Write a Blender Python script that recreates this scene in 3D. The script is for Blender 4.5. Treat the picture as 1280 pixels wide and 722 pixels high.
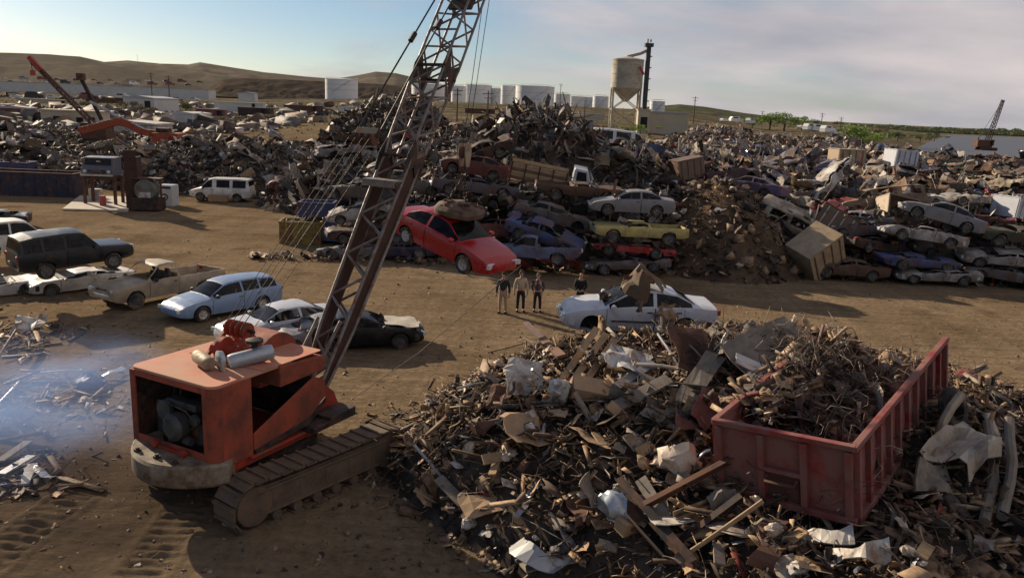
import bpy, bmesh, math, random
import numpy as np
from mathutils import Vector, Matrix, noise, Euler
for _o in list(bpy.data.objects): bpy.data.objects.remove(_o)
SC = bpy.context.scene
COL = SC.collection
R_ = math.radians
rnd = random.Random(7)
nrs = np.random.RandomState(11)

# ------------------------------------------------------------------ camera, sky, sun, exposure
FPX, CAMH, ROLL = 1000.0, 8.8, R_(2.4)          # focal length in pixels of a 1280 wide frame
PITCH = math.atan(226 / FPX)
CM = Matrix.Rotation(math.pi / 2 - PITCH, 3, 'X') @ Matrix.Rotation(ROLL, 3, 'Z')
CAMP = Vector((0, 0, CAMH))
cd = bpy.data.cameras.new('camera'); cam = bpy.data.objects.new('camera', cd); COL.objects.link(cam)
cd.sensor_width = 36; cd.lens = 36 * FPX / 1280; cd.clip_start = .2; cd.clip_end = 12000
cam.matrix_world = Matrix.Translation(CAMP) @ CM.to_4x4()
SC.camera = cam
SUN_AZ, SUN_EL = R_(-47), R_(21)                 # azimuth from +Y towards +X
sd = Vector((math.sin(SUN_AZ) * math.cos(SUN_EL), math.cos(SUN_AZ) * math.cos(SUN_EL), math.sin(SUN_EL)))
sl = bpy.data.lights.new('sun', 'SUN'); sl.energy = 5.0; sl.angle = R_(.6); sl.color = (1, .83, .62)
so = bpy.data.objects.new('sun', sl); COL.objects.link(so); so.rotation_euler = sd.to_track_quat('Z', 'Y').to_euler()
SC.view_settings.view_transform = 'Standard'; SC.view_settings.look = 'None'
SC.view_settings.exposure = 0.58; SC.view_settings.gamma = 1
SC.view_settings.use_curve_mapping = False
SC.cycles.use_denoising = True; SC.cycles.max_bounces = 5; SC.cycles.diffuse_bounces = 2
SC.cycles.volume_bounces = 0; SC.cycles.transparent_max_bounces = 12
W_ = bpy.data.worlds.new('World'); SC.world = W_; W_.use_nodes = True
def build_world():
    nt = W_.node_tree; N = nt.nodes; Lk = nt.links; N.clear()
    out = N.new('ShaderNodeOutputWorld'); bg = N.new('ShaderNodeBackground'); bc = N.new('ShaderNodeBackground')
    sky = N.new('ShaderNodeTexSky'); sky.sky_type = 'NISHITA'; sky.sun_disc = False
    sky.sun_elevation = SUN_EL; sky.sun_rotation = SUN_AZ; sky.dust_density = .9; sky.air_density = 1.0; sky.ozone_density = 3.2; sky.altitude = 1200
    bg.inputs[1].default_value = .054
    Lk.new(sky.outputs[0], bg.inputs[0])
    tc = N.new('ShaderNodeTexCoord'); sp = N.new('ShaderNodeSeparateXYZ'); Lk.new(tc.outputs['Generated'], sp.inputs[0])
    def m(op, a, b=None):
        n = N.new('ShaderNodeMath'); n.operation = op
        for i, q in enumerate((a, b)):
            if q is None: continue
            if isinstance(q, (int, float)): n.inputs[i].default_value = q
            else: Lk.new(q, n.inputs[i])
        return n.outputs[0]
    zz = m('ADD', m('MAXIMUM', sp.outputs[2], 0), .26)
    cb = N.new('ShaderNodeCombineXYZ'); Lk.new(m('DIVIDE', sp.outputs[0], zz), cb.inputs[0]); Lk.new(m('DIVIDE', sp.outputs[1], zz), cb.inputs[1])
    mp = N.new('ShaderNodeMapping'); Lk.new(cb.outputs[0], mp.inputs[0]); mp.inputs[1].default_value = (2.1, .9, 0); mp.inputs[3].default_value = (1.25, 1.7, 1)
    n1 = N.new('ShaderNodeTexNoise'); n1.inputs['Scale'].default_value = .85; n1.inputs['Detail'].default_value = 7; n1.inputs['Roughness'].default_value = .55
    n1.inputs['Distortion'].default_value = .35
    Lk.new(mp.outputs[0], n1.inputs[0])
    rp = N.new('ShaderNodeValToRGB'); rp.color_ramp.elements[0].position = .42; rp.color_ramp.elements[1].position = .70
    Lk.new(m('ADD', n1.outputs[0], m('MULTIPLY', m('ADD', sp.outputs[0], .05), .40)), rp.inputs[0])      # the cloud bank thickens away from the sun
    n2 = N.new('ShaderNodeTexNoise'); n2.inputs['Scale'].default_value = 1.0; n2.inputs['Detail'].default_value = 5
    Lk.new(mp.outputs[0], n2.inputs[0])
    cr = N.new('ShaderNodeValToRGB'); cr.color_ramp.elements[0].position = .32; cr.color_ramp.elements[1].position = .68
    cr.color_ramp.elements[0].color = (.39, .38, .425, 1); cr.color_ramp.elements[1].color = (.68, .60, .59, 1)
    Lk.new(n2.outputs[0], cr.inputs[0]); Lk.new(cr.outputs[0], bc.inputs[0]); bc.inputs[1].default_value = .71
    mx = N.new('ShaderNodeMixShader'); Lk.new(m('MULTIPLY', rp.outputs[0], .93), mx.inputs[0]); Lk.new(bg.outputs[0], mx.inputs[1]); Lk.new(bc.outputs[0], mx.inputs[2])
    Lk.new(mx.outputs[0], out.inputs[0])
build_world()

def ray(px, py): return CM @ Vector(((px - 640) / FPX, -(py - 361) / FPX, -1))
def G(px, py, z=0.0):
    d = ray(px, py); return CAMP + d * ((z - CAMH) / d.z)
def D(px, py, Y):
    d = ray(px, py); return CAMP + d * (Y / d.y)

# ------------------------------------------------------------------ helpers
def tag(o, label=None, cat=None, group=None, kind=None):
    if label: o['label'] = label
    if cat: o['category'] = cat
    if group: o['group'] = group
    if kind: o['kind'] = kind
    return o
def empty(name, loc=(0, 0, 0), rot=(0, 0, 0), parent=None):
    o = bpy.data.objects.new(name, None); COL.objects.link(o); o.empty_display_size = .2
    o.location = loc; o.rotation_euler = rot
    if parent: o.parent = parent
    return o
def ori(a):                                       # matrix whose z axis runs along a
    return Vector(a).to_track_quat('Z', 'Y').to_matrix()
class MB:
    def __init__(s): s.v = []; s.f = []
    def add(s, vs, fs):
        o = len(s.v); s.v += [tuple(p) for p in vs]; s.f += [tuple(i + o for i in f) for f in fs]; return s
    def box(s, c, size, R=None):
        a, b, d = [q / 2 for q in size]; c = Vector(c)
        vs = [Vector((x, y, z)) for x in (-a, a) for y in (-b, b) for z in (-d, d)]
        if R is not None: vs = [R @ v for v in vs]
        return s.add([v + c for v in vs], [(0, 1, 3, 2), (4, 6, 7, 5), (0, 4, 5, 1), (2, 3, 7, 6), (0, 2, 6, 4), (1, 5, 7, 3)])
    def bar(s, a, b, w, h=None):
        a, b = Vector(a), Vector(b); d = b - a
        return s.box((a + b) / 2, (w, h or w, d.length), ori(d))
    def tube(s, pts, r, n=8, cap=True):
        pts = [Vector(p) for p in pts]; rs = r if isinstance(r, (list, tuple)) else [r] * len(pts)
        vs = []; fs = []; prev = None
        for i, p in enumerate(pts):
            t = (pts[min(i + 1, len(pts) - 1)] - pts[max(i - 1, 0)]).normalized()
            if prev is None:
                u = t.orthogonal().normalized()
            else:
                u = (prev - t * prev.dot(t)).normalized()
            prev = u; w = t.cross(u)
            vs += [p + (u * math.cos(2 * math.pi * k / n) + w * math.sin(2 * math.pi * k / n)) * rs[i] for k in range(n)]
        for i in range(len(pts) - 1):
            for k in range(n):
                a = i * n + k; b = i * n + (k + 1) % n
                fs.append((a, b, b + n, a + n))
        if cap:
            fs.append(tuple(reversed(range(n)))); fs.append(tuple(range((len(pts) - 1) * n, len(pts) * n)))
        return s.add(vs, fs)
    def lathe(s, prof, c=(0, 0, 0), axis=(0, 0, 1), n=24, cap=False):
        R = ori(axis); c = Vector(c); vs = []; fs = []
        for r, z in prof:
            vs += [R @ Vector((r * math.cos(2 * math.pi * k / n), r * math.sin(2 * math.pi * k / n), z)) + c for k in range(n)]
        for i in range(len(prof) - 1):
            for k in range(n):
                a = i * n + k; b = i * n + (k + 1) % n
                fs.append((a, b, b + n, a + n))
        if cap:
            fs.append(tuple(reversed(range(n)))); fs.append(tuple(range((len(prof) - 1) * n, len(prof) * n)))
        return s.add(vs, fs)
    def prism(s, poly, vec):                       # polygon extruded along vec
        n = len(poly); vec = Vector(vec); vs = [Vector(p) for p in poly] + [Vector(p) + vec for p in poly]
        fs = [tuple(range(n)), tuple(reversed(range(n, 2 * n)))] + [((i + 1) % n, i, i + n, (i + 1) % n + n) for i in range(n)]
        return s.add(vs, fs)
    def warp(s, fn): s.v = [tuple(fn(Vector(p))) for p in s.v]; return s
    def mesh(s, name, mat, smooth=None):
        me = bpy.data.meshes.new(name); me.from_pydata(s.v, [], s.f); me.materials.append(mat)
        if smooth is not None:
            me.shade_smooth(); me.set_sharp_from_angle(angle=R_(smooth))
        me.update(); return me
    def build(s, name, mat, parent=None, smooth=None, loc=None, rot=None, bevel=None):
        o = bpy.data.objects.new(name, s.mesh(name, mat, smooth)); COL.objects.link(o)
        if parent: o.parent = parent
        if loc is not None: o.location = loc
        if rot is not None: o.rotation_euler = rot
        if bevel:
            b = o.modifiers.new('bevel', 'BEVEL'); b.width = bevel; b.segments = 2; b.limit_method = 'ANGLE'
        return o
def copy_tree(o, parent=None):
    c = o.copy(); COL.objects.link(c); c.parent = parent
    for ch in o.children: copy_tree(ch, c)
    return c

# ------------------------------------------------------------------ materials
_mc = {}
def mat(name, col, rough=.7, metal=0, var=.25, scale=5., bump=0., dirt=None, amt=.35, dscale=2.5, spec=.4, world=False, dmax=1.):
    if name in _mc: return _mc[name]
    m = bpy.data.materials.new(name); m.use_nodes = True; nt = m.node_tree; N = nt.nodes; L = nt.links
    b = N['Principled BSDF']; b.inputs['Metallic'].default_value = metal; b.inputs['Roughness'].default_value = rough
    b.inputs['Specular IOR Level'].default_value = spec
    tc = N.new('ShaderNodeTexCoord'); oi = N.new('ShaderNodeObjectInfo')
    add = N.new('ShaderNodeVectorMath'); add.operation = 'ADD'
    mul = N.new('ShaderNodeVectorMath'); mul.operation = 'SCALE'; mul.inputs['Scale'].default_value = 37.
    cb = N.new('ShaderNodeCombineXYZ'); L.new(oi.outputs['Random'], cb.inputs[0]); L.new(oi.outputs['Random'], cb.inputs[1]); L.new(cb.outputs[0], mul.inputs[0])
    if world:
        g = N.new('ShaderNodeNewGeometry'); vec = g.outputs['Position']
    else:
        L.new(tc.outputs['Object'], add.inputs[0]); L.new(mul.outputs[0], add.inputs[1]); vec = add.outputs[0]
    n = N.new('ShaderNodeTexNoise'); n.inputs['Scale'].default_value = scale; n.inputs['Detail'].default_value = 5; n.inputs['Roughness'].default_value = .65
    L.new(vec, n.inputs['Vector'])
    r = N.new('ShaderNodeValToRGB'); e = r.color_ramp.elements; e[0].position = .3; e[1].position = .7
    lo = [max(0, c * (1 - var)) for c in col]; hi = [min(1, c * (1 + var)) for c in col]
    e[0].color = (*lo, 1); e[1].color = (*hi, 1); L.new(n.outputs[0], r.inputs[0]); cur = r.outputs[0]
    if dirt is not None:
        n2 = N.new('ShaderNodeTexNoise'); n2.inputs['Scale'].default_value = dscale; n2.inputs['Detail'].default_value = 6; n2.inputs['Roughness'].default_value = .7
        L.new(vec, n2.inputs['Vector'])
        r2 = N.new('ShaderNodeValToRGB'); r2.color_ramp.elements[0].position = .62 - amt * .5; r2.color_ramp.elements[1].position = .80 - amt * .4; r2.color_ramp.elements[1].color = (dmax, dmax, dmax, 1)
        L.new(n2.outputs[0], r2.inputs[0])
        mx = N.new('ShaderNodeMix'); mx.data_type = 'RGBA'; mx.inputs[7].default_value = (*dirt, 1)
        L.new(r2.outputs[0], mx.inputs[0]); L.new(cur, mx.inputs[6]); cur = mx.outputs[2]
        mr = N.new('ShaderNodeMapRange'); mr.inputs[3].default_value = rough; mr.inputs[4].default_value = .9
        L.new(r2.outputs[0], mr.inputs[0]); L.new(mr.outputs[0], b.inputs['Roughness'])
        if metal:
            mm = N.new('ShaderNodeMapRange'); mm.inputs[3].default_value = metal; mm.inputs[4].default_value = 0.
            L.new(r2.outputs[0], mm.inputs[0]); L.new(mm.outputs[0], b.inputs['Metallic'])
    L.new(cur, b.inputs['Base Color'])
    if bump:
        bp = N.new('ShaderNodeBump'); bp.inputs['Strength'].default_value = bump; bp.inputs['Distance'].default_value = .05
        L.new(n.outputs[0], bp.inputs['Height']); L.new(bp.outputs[0], b.inputs['Normal'])
    _mc[name] = m; return m
DUST = (.20, .14, .09); RUST = (.13, .055, .028)
def paint(name, col, amt=.42): return mat('paint_' + name, col, .38, 0, .10, 3, dirt=DUST, amt=amt, dscale=1.6, spec=.5, dmax=.55)
PAINT = {k: paint(k, c) for k, c in dict(white=(.62, .61, .58), silver=(.21, .215, .24), grey=(.17, .18, .19), black=(.018, .019, .022), navy=(.02, .03, .075),
    blue=(.055, .12, .30), paleblue=(.16, .25, .45), red=(.42, .018, .022), maroon=(.13, .018, .022), beige=(.36, .29, .20), yellow=(.52, .44, .16), tan=(.38, .28, .17),
    green=(.05, .085, .06), purple=(.13, .10, .22), slate=(.075, .095, .14), brown=(.14, .08, .05), cream=(.58, .53, .42), orange=(.40, .12, .03)).items()}
PAINT['black'] = mat('paint_dark', (.012, .015, .018), .30, 0, .10, 3, dirt=DUST, amt=.28, dscale=1.6, spec=.35, dmax=.14)
RUSTY = {k: mat('rusty_' + k, c, .55, 0, .2, 2.5, bump=.12, dirt=(.11, .058, .034), amt=.55, dscale=1.25, spec=.3, dmax=.8) for k, c in dict(white=(.52, .51, .48), silver=(.20, .205, .225), grey=(.13, .14, .145), black=(.018, .019, .022), navy=(.02, .03, .07), blue=(.05, .10, .25), red=(.36, .018, .022), maroon=(.11, .018, .022), brown=(.12, .075, .05), green=(.045, .075, .055), slate=(.065, .08, .12), cream=(.48, .43, .33), tan=(.32, .24, .15), paleblue=(.14, .21, .36), purple=(.11, .09, .18)).items()}
PAINT['gloss_red'] = mat('paint_gloss_red', (.34, .009, .013), .25, 0, .06, 3, dirt=DUST, amt=.16, spec=.5, dmax=.3)
PAINT['clean_white'] = mat('paint_clean_white', (.50, .515, .55), .3, 0, .05, 3, dirt=DUST, amt=.22, spec=.5, dmax=.4)
PAINT['sky_blue'] = mat('paint_sky_blue', (.19, .28, .44), .3, 0, .08, 3, dirt=DUST, amt=.25, spec=.5, dmax=.4)
M = dict(
    rubber=mat('rubber', (.022, .021, .020), .85, 0, .2, dirt=DUST, amt=.3), rim=mat('rim', (.20, .20, .195), .5, .5, .3, dirt=(.05, .04, .035), amt=.5, dmax=.9),
    under=mat('underbody', (.018, .017, .016), .9), seat=mat('seat', (.06, .055, .055), .9), trim=mat('black_trim', (.02, .02, .021), .6, dirt=DUST, amt=.25),
    alloy=mat('alloy', (.50, .50, .49), .35, .5, .15, dirt=DUST, amt=.2), chrome=mat('chrome', (.55, .55, .55), .3, .9, .1, dirt=DUST, amt=.3), lens=mat('lamp_lens', (.55, .56, .55), .15, 0, .15, spec=.7), redlens=mat('red_lens', (.35, .02, .015), .2, spec=.7),
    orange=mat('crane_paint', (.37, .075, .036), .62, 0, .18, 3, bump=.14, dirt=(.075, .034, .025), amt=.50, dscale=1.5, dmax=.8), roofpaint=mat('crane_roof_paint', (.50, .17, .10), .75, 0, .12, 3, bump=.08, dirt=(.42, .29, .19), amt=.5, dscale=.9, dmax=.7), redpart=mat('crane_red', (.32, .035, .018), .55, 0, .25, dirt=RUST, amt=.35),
    track=mat('track_steel', (.11, .08, .058), .75, .25, .35, 8, .3, dirt=(.15, .10, .065), amt=.5), weight=mat('counterweight', (.24, .20, .145), .8, 0, .25, 3, .2, dirt=(.10, .06, .035), amt=.42),
    steel=mat('boom_steel', (.21, .185, .165), .55, .3, .3, 6, dirt=RUST, amt=.3), dsteel=mat('dark_steel', (.035, .03, .028), .65, .4, .3, dirt=RUST, amt=.3),
    plate=mat('rust_plate', (.062, .030, .021), .8, .1, .35, 3, .15, dirt=(.05, .028, .02), amt=.4), cable=mat('cable', (.04, .035, .03), .6, .4),
    engine=mat('engine', (.10, .11, .115), .45, .7, .4, dirt=(.03, .025, .02), amt=.45), muffler=mat('muffler', (.34, .28, .20), .6, .4, .25, dirt=RUST, amt=.3),
    intake=mat('intake', (.38, .42, .46), .4, .5, .2, dirt=RUST, amt=.2), dump=mat('dumpster_red', (.22, .018, .018), .55, .1, .3, 2.5, .15, dirt=(.20, .11, .09), amt=.60, dscale=1.9, dmax=.85),
    dumpin=mat('dumpster_inside', (.10, .04, .03), .85, .1, .3), wood=mat('wood', (.30, .20, .11), .85, 0, .3, 7), gwood=mat('grey_wood', (.20, .165, .13), .9, 0, .3, 7),
    card=mat('cardboard', (.36, .24, .14), .9, 0, .15, 3), rust=mat('rust', (.14, .065, .038), .85, .1, .4, 5, .2, dirt=(.05, .03, .025), amt=.4), zinc=mat('zinc', (.42, .42, .42), .45, .7, .2, dirt=RUST, amt=.25),
    plastic=mat('white_plastic', (.55, .53, .49), .5, 0, .15, dirt=DUST, amt=.4), bag=mat('bag', (.50, .42, .33), .45, 0, .2, dirt=DUST, amt=.3), concrete=mat('concrete', (.42, .36, .28), .9, 0, .15, 2, .1),
    tank=mat('tank_white', (.66, .66, .65), .6, 0, .06, .1), tankroof=mat('tank_roof', (.5, .5, .5), .6, 0, .05), silo=mat('silo', (.40, .37, .29), .7, 0, .12, .3, dirt=(.25, .2, .14), amt=.3, dscale=.5),
    tower=mat('tower_steel', (.055, .055, .058), .7, .2), bldg=mat('cream_wall', (.44, .38, .28), .8, 0, .1, .4), bldg2=mat('white_wall', (.52, .51, .48), .8, 0, .1, .4), roof=mat('metal_roof', (.36, .36, .36), .5, .2),
    dark=mat('opening', (.012, .012, .012), .9), bluebin=mat('blue_bin', (.03, .055, .16), .6, 0, .25, 2, dirt=RUST, amt=.35), navybin=mat('navy_bin', (.018, .026, .05), .65, 0, .25, 2, dirt=RUST, amt=.3),
    yellowbin=mat('yellow_bin', (.26, .20, .045), .7, 0, .25, 2, dirt=RUST, amt=.45), skin=mat('skin', (.42, .24, .17), .6, 0, .05), dwood=mat('pole_wood', (.07, .05, .035), .9))
def glass(name, tint):
    m = bpy.data.materials.new(name); m.use_nodes = True; N = m.node_tree.nodes; L = m.node_tree.links; N.clear()
    o = N.new('ShaderNodeOutputMaterial'); t = N.new('ShaderNodeBsdfTransparent'); t.inputs[0].default_value = (*tint, 1)
    g = N.new('ShaderNodeBsdfGlossy'); g.inputs['Roughness'].default_value = .06; g.inputs[0].default_value = (.5, .52, .54, 1)
    d = N.new('ShaderNodeBsdfDiffuse'); d.inputs[0].default_value = (.12, .11, .10, 1)
    nz = N.new('ShaderNodeTexNoise'); nz.inputs['Scale'].default_value = 3; r = N.new('ShaderNodeMapRange'); r.inputs[1].default_value = .35; r.inputs[2].default_value = .8; r.inputs[3].default_value = .04; r.inputs[4].default_value = .22
    L.new(nz.outputs[0], r.inputs[0])
    f = N.new('ShaderNodeFresnel'); f.inputs[0].default_value = 1.4; x = N.new('ShaderNodeMixShader'); y = N.new('ShaderNodeMixShader')
    L.new(r.outputs[0], y.inputs[0]); L.new(t.outputs[0], y.inputs[1]); L.new(d.outputs[0], y.inputs[2])
    L.new(f.outputs[0], x.inputs[0]); L.new(y.outputs[0], x.inputs[1]); L.new(g.outputs[0], x.inputs[2]); L.new(x.outputs[0], o.inputs[0]); return m
GLASS = glass('window_glass', (.30, .34, .34)); DGLASS = glass('tinted_glass', (.10, .12, .13))
def scrapmat(name, rough=.75, metal=.15):          # the pieces' own colours are stored per piece
    m = bpy.data.materials.new(name); m.use_nodes = True; N = m.node_tree.nodes; L = m.node_tree.links; b = N['Principled BSDF']
    a = N.new('ShaderNodeAttribute'); a.attribute_name = 'Col'; g = N.new('ShaderNodeNewGeometry')
    n = N.new('ShaderNodeTexNoise'); n.inputs['Scale'].default_value = 7; n.inputs['Detail'].default_value = 4; L.new(g.outputs['Position'], n.inputs['Vector'])
    r = N.new('ShaderNodeValToRGB'); r.color_ramp.elements[0].position = .3; r.color_ramp.elements[1].position = .7
    r.color_ramp.elements[0].color = (.42, .36, .32, 1); r.color_ramp.elements[1].color = (1.1, 1.05, 1, 1); L.new(n.outputs[0], r.inputs[0])
    mx = N.new('ShaderNodeMix'); mx.data_type = 'RGBA'; mx.blend_type = 'MULTIPLY'; mx.inputs[0].default_value = 1
    L.new(a.outputs['Color'], mx.inputs[6]); L.new(r.outputs[0], mx.inputs[7]); L.new(mx.outputs[2], b.inputs['Base Color'])
    b.inputs['Roughness'].default_value = rough; b.inputs['Metallic'].default_value = metal; return m
SCRAP = scrapmat('scrap')
# ------------------------------------------------------------------ terrain
def sstep(a, b, x):
    t = min(1, max(0, (x - a) / (b - a))); return t * t * (3 - 2 * t)
def nz(x, y, s, seed=0): return noise.noise(Vector((x / s + seed * 7.3, y / s - seed * 3.1, seed)))
def terr(x, y):
    r = math.hypot(x, y); az = math.degrees(math.atan2(x, y)) if y > 0 else (90 if x > 0 else -90)
    z = (.07 * nz(x, y, 7) + .035 * nz(x, y, 1.7, 1)) * (1 - sstep(90, 160, r))
    w = 1 - .5 * sstep(9, 18, az) - .5 * sstep(21, 25.5, az)
    w *= 1 - .45 * sstep(-9, -20, az)
    z += w * (4.8 * sstep(95, 200, r) + 6.4 * sstep(210, 620, r)) + .35 * nz(x, y, 25, 2) * sstep(100, 200, r) * w
    z += sstep(100, 600, r) * w * 1.6 * nz(x, y, 120, 3)
    z -= 1.6 * sstep(24.6, 26.4, az) * sstep(225, 262, r)           # river bed
    z -= 3.0 * sstep(700, 3500, r) * w
    return z
def build_ground():
    rs = [0.0]; r = 2.5
    while r < 9000: rs.append(r); r *= (1.0135 if r < 140 else 1.04)
    an = sorted(set([round(a, 3) for a in np.arange(-42, 42.01, .42)] + [round(a, 3) for a in np.arange(44, 317, 8)]))
    v = [(0, 0, terr(0, 0.01))]; f = []; n = len(an)
    for r in rs[1:]:
        for a in an:
            x = r * math.sin(R_(a)); y = r * math.cos(R_(a)); v.append((x, y, terr(x, y)))
    for k in range(n): f.append((0, 1 + (k + 1) % n, 1 + k))
    for i in range(len(rs) - 2):
        for k in range(n):
            a = 1 + i * n + k; b = 1 + i * n + (k + 1) % n; f.append((a, b, b + n, a + n))
    me = bpy.data.meshes.new('ground'); me.from_pydata(v, [], f); me.shade_smooth()
    m = bpy.data.materials.new('dirt'); m.use_nodes = True; N = m.node_tree.nodes; L = m.node_tree.links; b = N['Principled BSDF']
    b.inputs['Roughness'].default_value = .95; b.inputs['Specular IOR Level'].default_value = 0.
    g = N.new('ShaderNodeNewGeometry')
    def tex(sc, det=6, ro=.6, vec=None, stretch=None):
        t = N.new('ShaderNodeTexNoise'); t.inputs['Scale'].default_value = sc; t.inputs['Detail'].default_value = det; t.inputs['Roughness'].default_value = ro
        src = g.outputs['Position']
        if stretch:
            mp = N.new('ShaderNodeMapping'); mp.inputs[2].default_value = (0, 0, stretch[1]); mp.inputs[3].default_value = stretch[0]; L.new(src, mp.inputs[0]); src = mp.outputs[0]
        L.new(src, t.inputs['Vector']); return t.outputs[0]
    def ramp(f_, stops):
        r_ = N.new('ShaderNodeValToRGB'); e = r_.color_ramp.elements
        e[0].position, e[0].color = stops[0][0], (*stops[0][1], 1); e[1].position, e[1].color = stops[-1][0], (*stops[-1][1], 1)
        for p, c in stops[1:-1]: q = e.new(p); q.color = (*c, 1)
        L.new(f_, r_.inputs[0]); return r_.outputs[0]
    def mix(f_, a, c, bt='MIX'):
        x = N.new('ShaderNodeMix'); x.data_type = 'RGBA'; x.blend_type = bt
        for i, q in ((0, f_), (6, a), (7, c)):
            if isinstance(q, float): x.inputs[i].default_value = q
            elif isinstance(q, tuple): x.inputs[i].default_value = (*q, 1)
            else: L.new(q, x.inputs[i])
        return x.outputs[2]
    c = ramp(tex(.16, 7, .62), [(.30, (.172, .126, .079)), (.5, (.236, .178, .116)), (.7, (.278, .213, .143))])
    c = mix(1.0, c, ramp(tex(4, 8, .75), [(.3, (.55, .52, .5)), (.7, (1.18, 1.16, 1.12))]), 'MULTIPLY')
    c = mix(1.0, c, ramp(tex(.55, 6, .6, stretch=((.18, 3.2, 1), R_(14))), [(.34, (.82, .81, .80)), (.62, (1.04, 1.03, 1.02))]), 'MULTIPLY')   # wheel tracks
    c = mix(1.0, c, ramp(tex(.4, 5, .6, stretch=((2.6, .2, 1), R_(38))), [(.34, (.86, .85, .84)), (.62, (1.03, 1.03, 1.02))]), 'MULTIPLY')
    oil = ramp(tex(.33, 4, .5), [(.60, (0, 0, 0)), (.72, (.65, .65, .65))]); c = mix(oil, c, (.085, .055, .035))
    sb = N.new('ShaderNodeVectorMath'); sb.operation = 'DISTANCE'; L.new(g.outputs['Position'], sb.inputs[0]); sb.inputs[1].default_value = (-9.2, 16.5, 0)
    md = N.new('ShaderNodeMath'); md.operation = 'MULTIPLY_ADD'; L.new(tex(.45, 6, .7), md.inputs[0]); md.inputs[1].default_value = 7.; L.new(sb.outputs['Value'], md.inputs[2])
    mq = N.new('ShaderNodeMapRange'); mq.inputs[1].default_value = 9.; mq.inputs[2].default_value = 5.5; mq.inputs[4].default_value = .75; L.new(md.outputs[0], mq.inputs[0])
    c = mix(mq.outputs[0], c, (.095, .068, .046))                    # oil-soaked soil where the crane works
    # far plain: scrub and pale sand beyond the yard
    sp = N.new('ShaderNodeVectorMath'); sp.operation = 'LENGTH'; L.new(g.outputs['Position'], sp.inputs[0])
    mr = N.new('ShaderNodeMapRange'); mr.inputs[1].default_value = 130; mr.inputs[2].default_value = 260; L.new(sp.outputs['Value'], mr.inputs[0])
    far = ramp(tex(.035, 8, .72), [(.36, (.07, .066, .044)), (.5, (.15, .122, .082)), (.64, (.24, .19, .13))])
    far = mix(1.0, far, ramp(tex(.25, 4, .7), [(.35, (.45, .48, .42)), (.6, (1.1, 1.08, 1.05))]), 'MULTIPLY')
    c = mix(mr.outputs[0], c, far)
    L.new(c, b.inputs['Base Color'])
    bp = N.new('ShaderNodeBump'); bp.inputs['Strength'].default_value = .75; bp.inputs['Distance'].default_value = .09
    L.new(tex(2.6, 9, .72), bp.inputs['Height']); bp2 = N.new('ShaderNodeBump'); bp2.inputs['Strength'].default_value = .6; bp2.inputs['Distance'].default_value = .12
    L.new(tex(.7, 6, .6, stretch=((.25, 3.2, 1), R_(14))), bp2.inputs['Height']); L.new(bp2.outputs[0], bp.inputs['Normal']); L.new(bp.outputs[0], b.inputs['Normal'])
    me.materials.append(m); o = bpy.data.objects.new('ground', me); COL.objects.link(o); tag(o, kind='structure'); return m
DIRT = build_ground()
def gz(p, lift=0.0): return Vector((p[0], p[1], terr(p[0], p[1]) + lift))
def GP(px, py, lift=0.0):                           # ground point under a pixel, on the real terrain
    p = G(px, py)
    for _ in range(6): p = G(px, py, terr(p.x, p.y))
    return Vector((p.x, p.y, p.z + lift))

def ridge(name, px, Rd, base, depth, amp, material, seed):
    xs = np.arange(px[0][0], px[-1][0] + .1, 2.5); ys = np.interp(xs, [p[0] for p in px], [p[1] for p in px])
    v = []; f = []; rows = 46
    for x, y in zip(xs, ys):
        top = D(x, y, Rd)
        for k in range(rows):
            t = k / (rows - 1) * 2 - 1                         # -1 front foot, 0 crest, 1 back foot
            Y = Rd + t * depth; X = top.x * Y / Rd
            prof = (1 - abs(t)) ** 1.15
            z = base + (top.z - base) * prof + amp * (nz(X, Y, depth * .16, seed) + .6 * nz(X, Y, depth * .06, seed + 1) + .35 * nz(X, Y, depth * .025, seed + 4)) * (1 - prof) * min(1, (1 - abs(t)) * 4)
            if t < 0: z += amp * .5 * abs(nz(X, Y * .3, depth * .12, seed + 2)) * (1 - prof) * min(1, (1 + t) * 5)
            v.append((X, Y, z))
    for i in range(len(xs) - 1):
        for k in range(rows - 1):
            a = i * rows + k; f.append((a, a + rows, a + rows + 1, a + 1))
    me = bpy.data.meshes.new(name); me.from_pydata(v, [], f); me.materials.append(material); me.shade_smooth()
    o = bpy.data.objects.new(name, me); COL.objects.link(o); tag(o, kind='structure'); return o
HM = mat('hill', (.165, .138, .104), .95, 0, .65, .035, 0, dirt=(.115, .098, .072), amt=.6, dscale=.006, world=True, spec=0.)
HM2 = mat('mesa', (.085, .064, .046), .95, 0, .5, .05, 0, dirt=(.09, .07, .05), amt=.35, dscale=.01, world=True, spec=0.)
HM3 = mat('bluff', (.10, .085, .055), .95, 0, .45, .02, 0, dirt=(.05, .065, .028), amt=.5, dscale=.012, world=True, spec=0.)
ridge('hills', [(-420, 70), (-200, 58), (-60, 61), (0, 65), (60, 67), (100, 70), (130, 77), (160, 75), (200, 79), (235, 80), (250, 77), (280, 82), (330, 90), (380, 95), (420, 98), (450, 93), (470, 89), (495, 91), (520, 97), (560, 107), (620, 117), (690, 127), (760, 138)], 1700, 4, 700, 16, HM, 3)
ridge('hills', [(-300, 100), (-60, 96), (0, 92), (50, 90), (90, 82), (120, 79), (150, 83), (190, 92), (240, 99), (300, 103), (330, 106)], 1150, 4, 330, 9, HM, 8)
ridge('mesa', [(232, 121), (262, 110), (278, 99), (300, 97), (360, 99), (420, 102), (470, 104), (540, 111), (590, 121), (640, 131)], 820, 8, 60, 3, HM2, 5)
ridge('hills', [(760, 141), (800, 134), (850, 130), (880, 133), (930, 141), (1000, 150), (1060, 156), (1120, 159), (1180, 161), (1280, 164), (1500, 176)], 1500, 1, 300, 5, HM3, 11)
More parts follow.
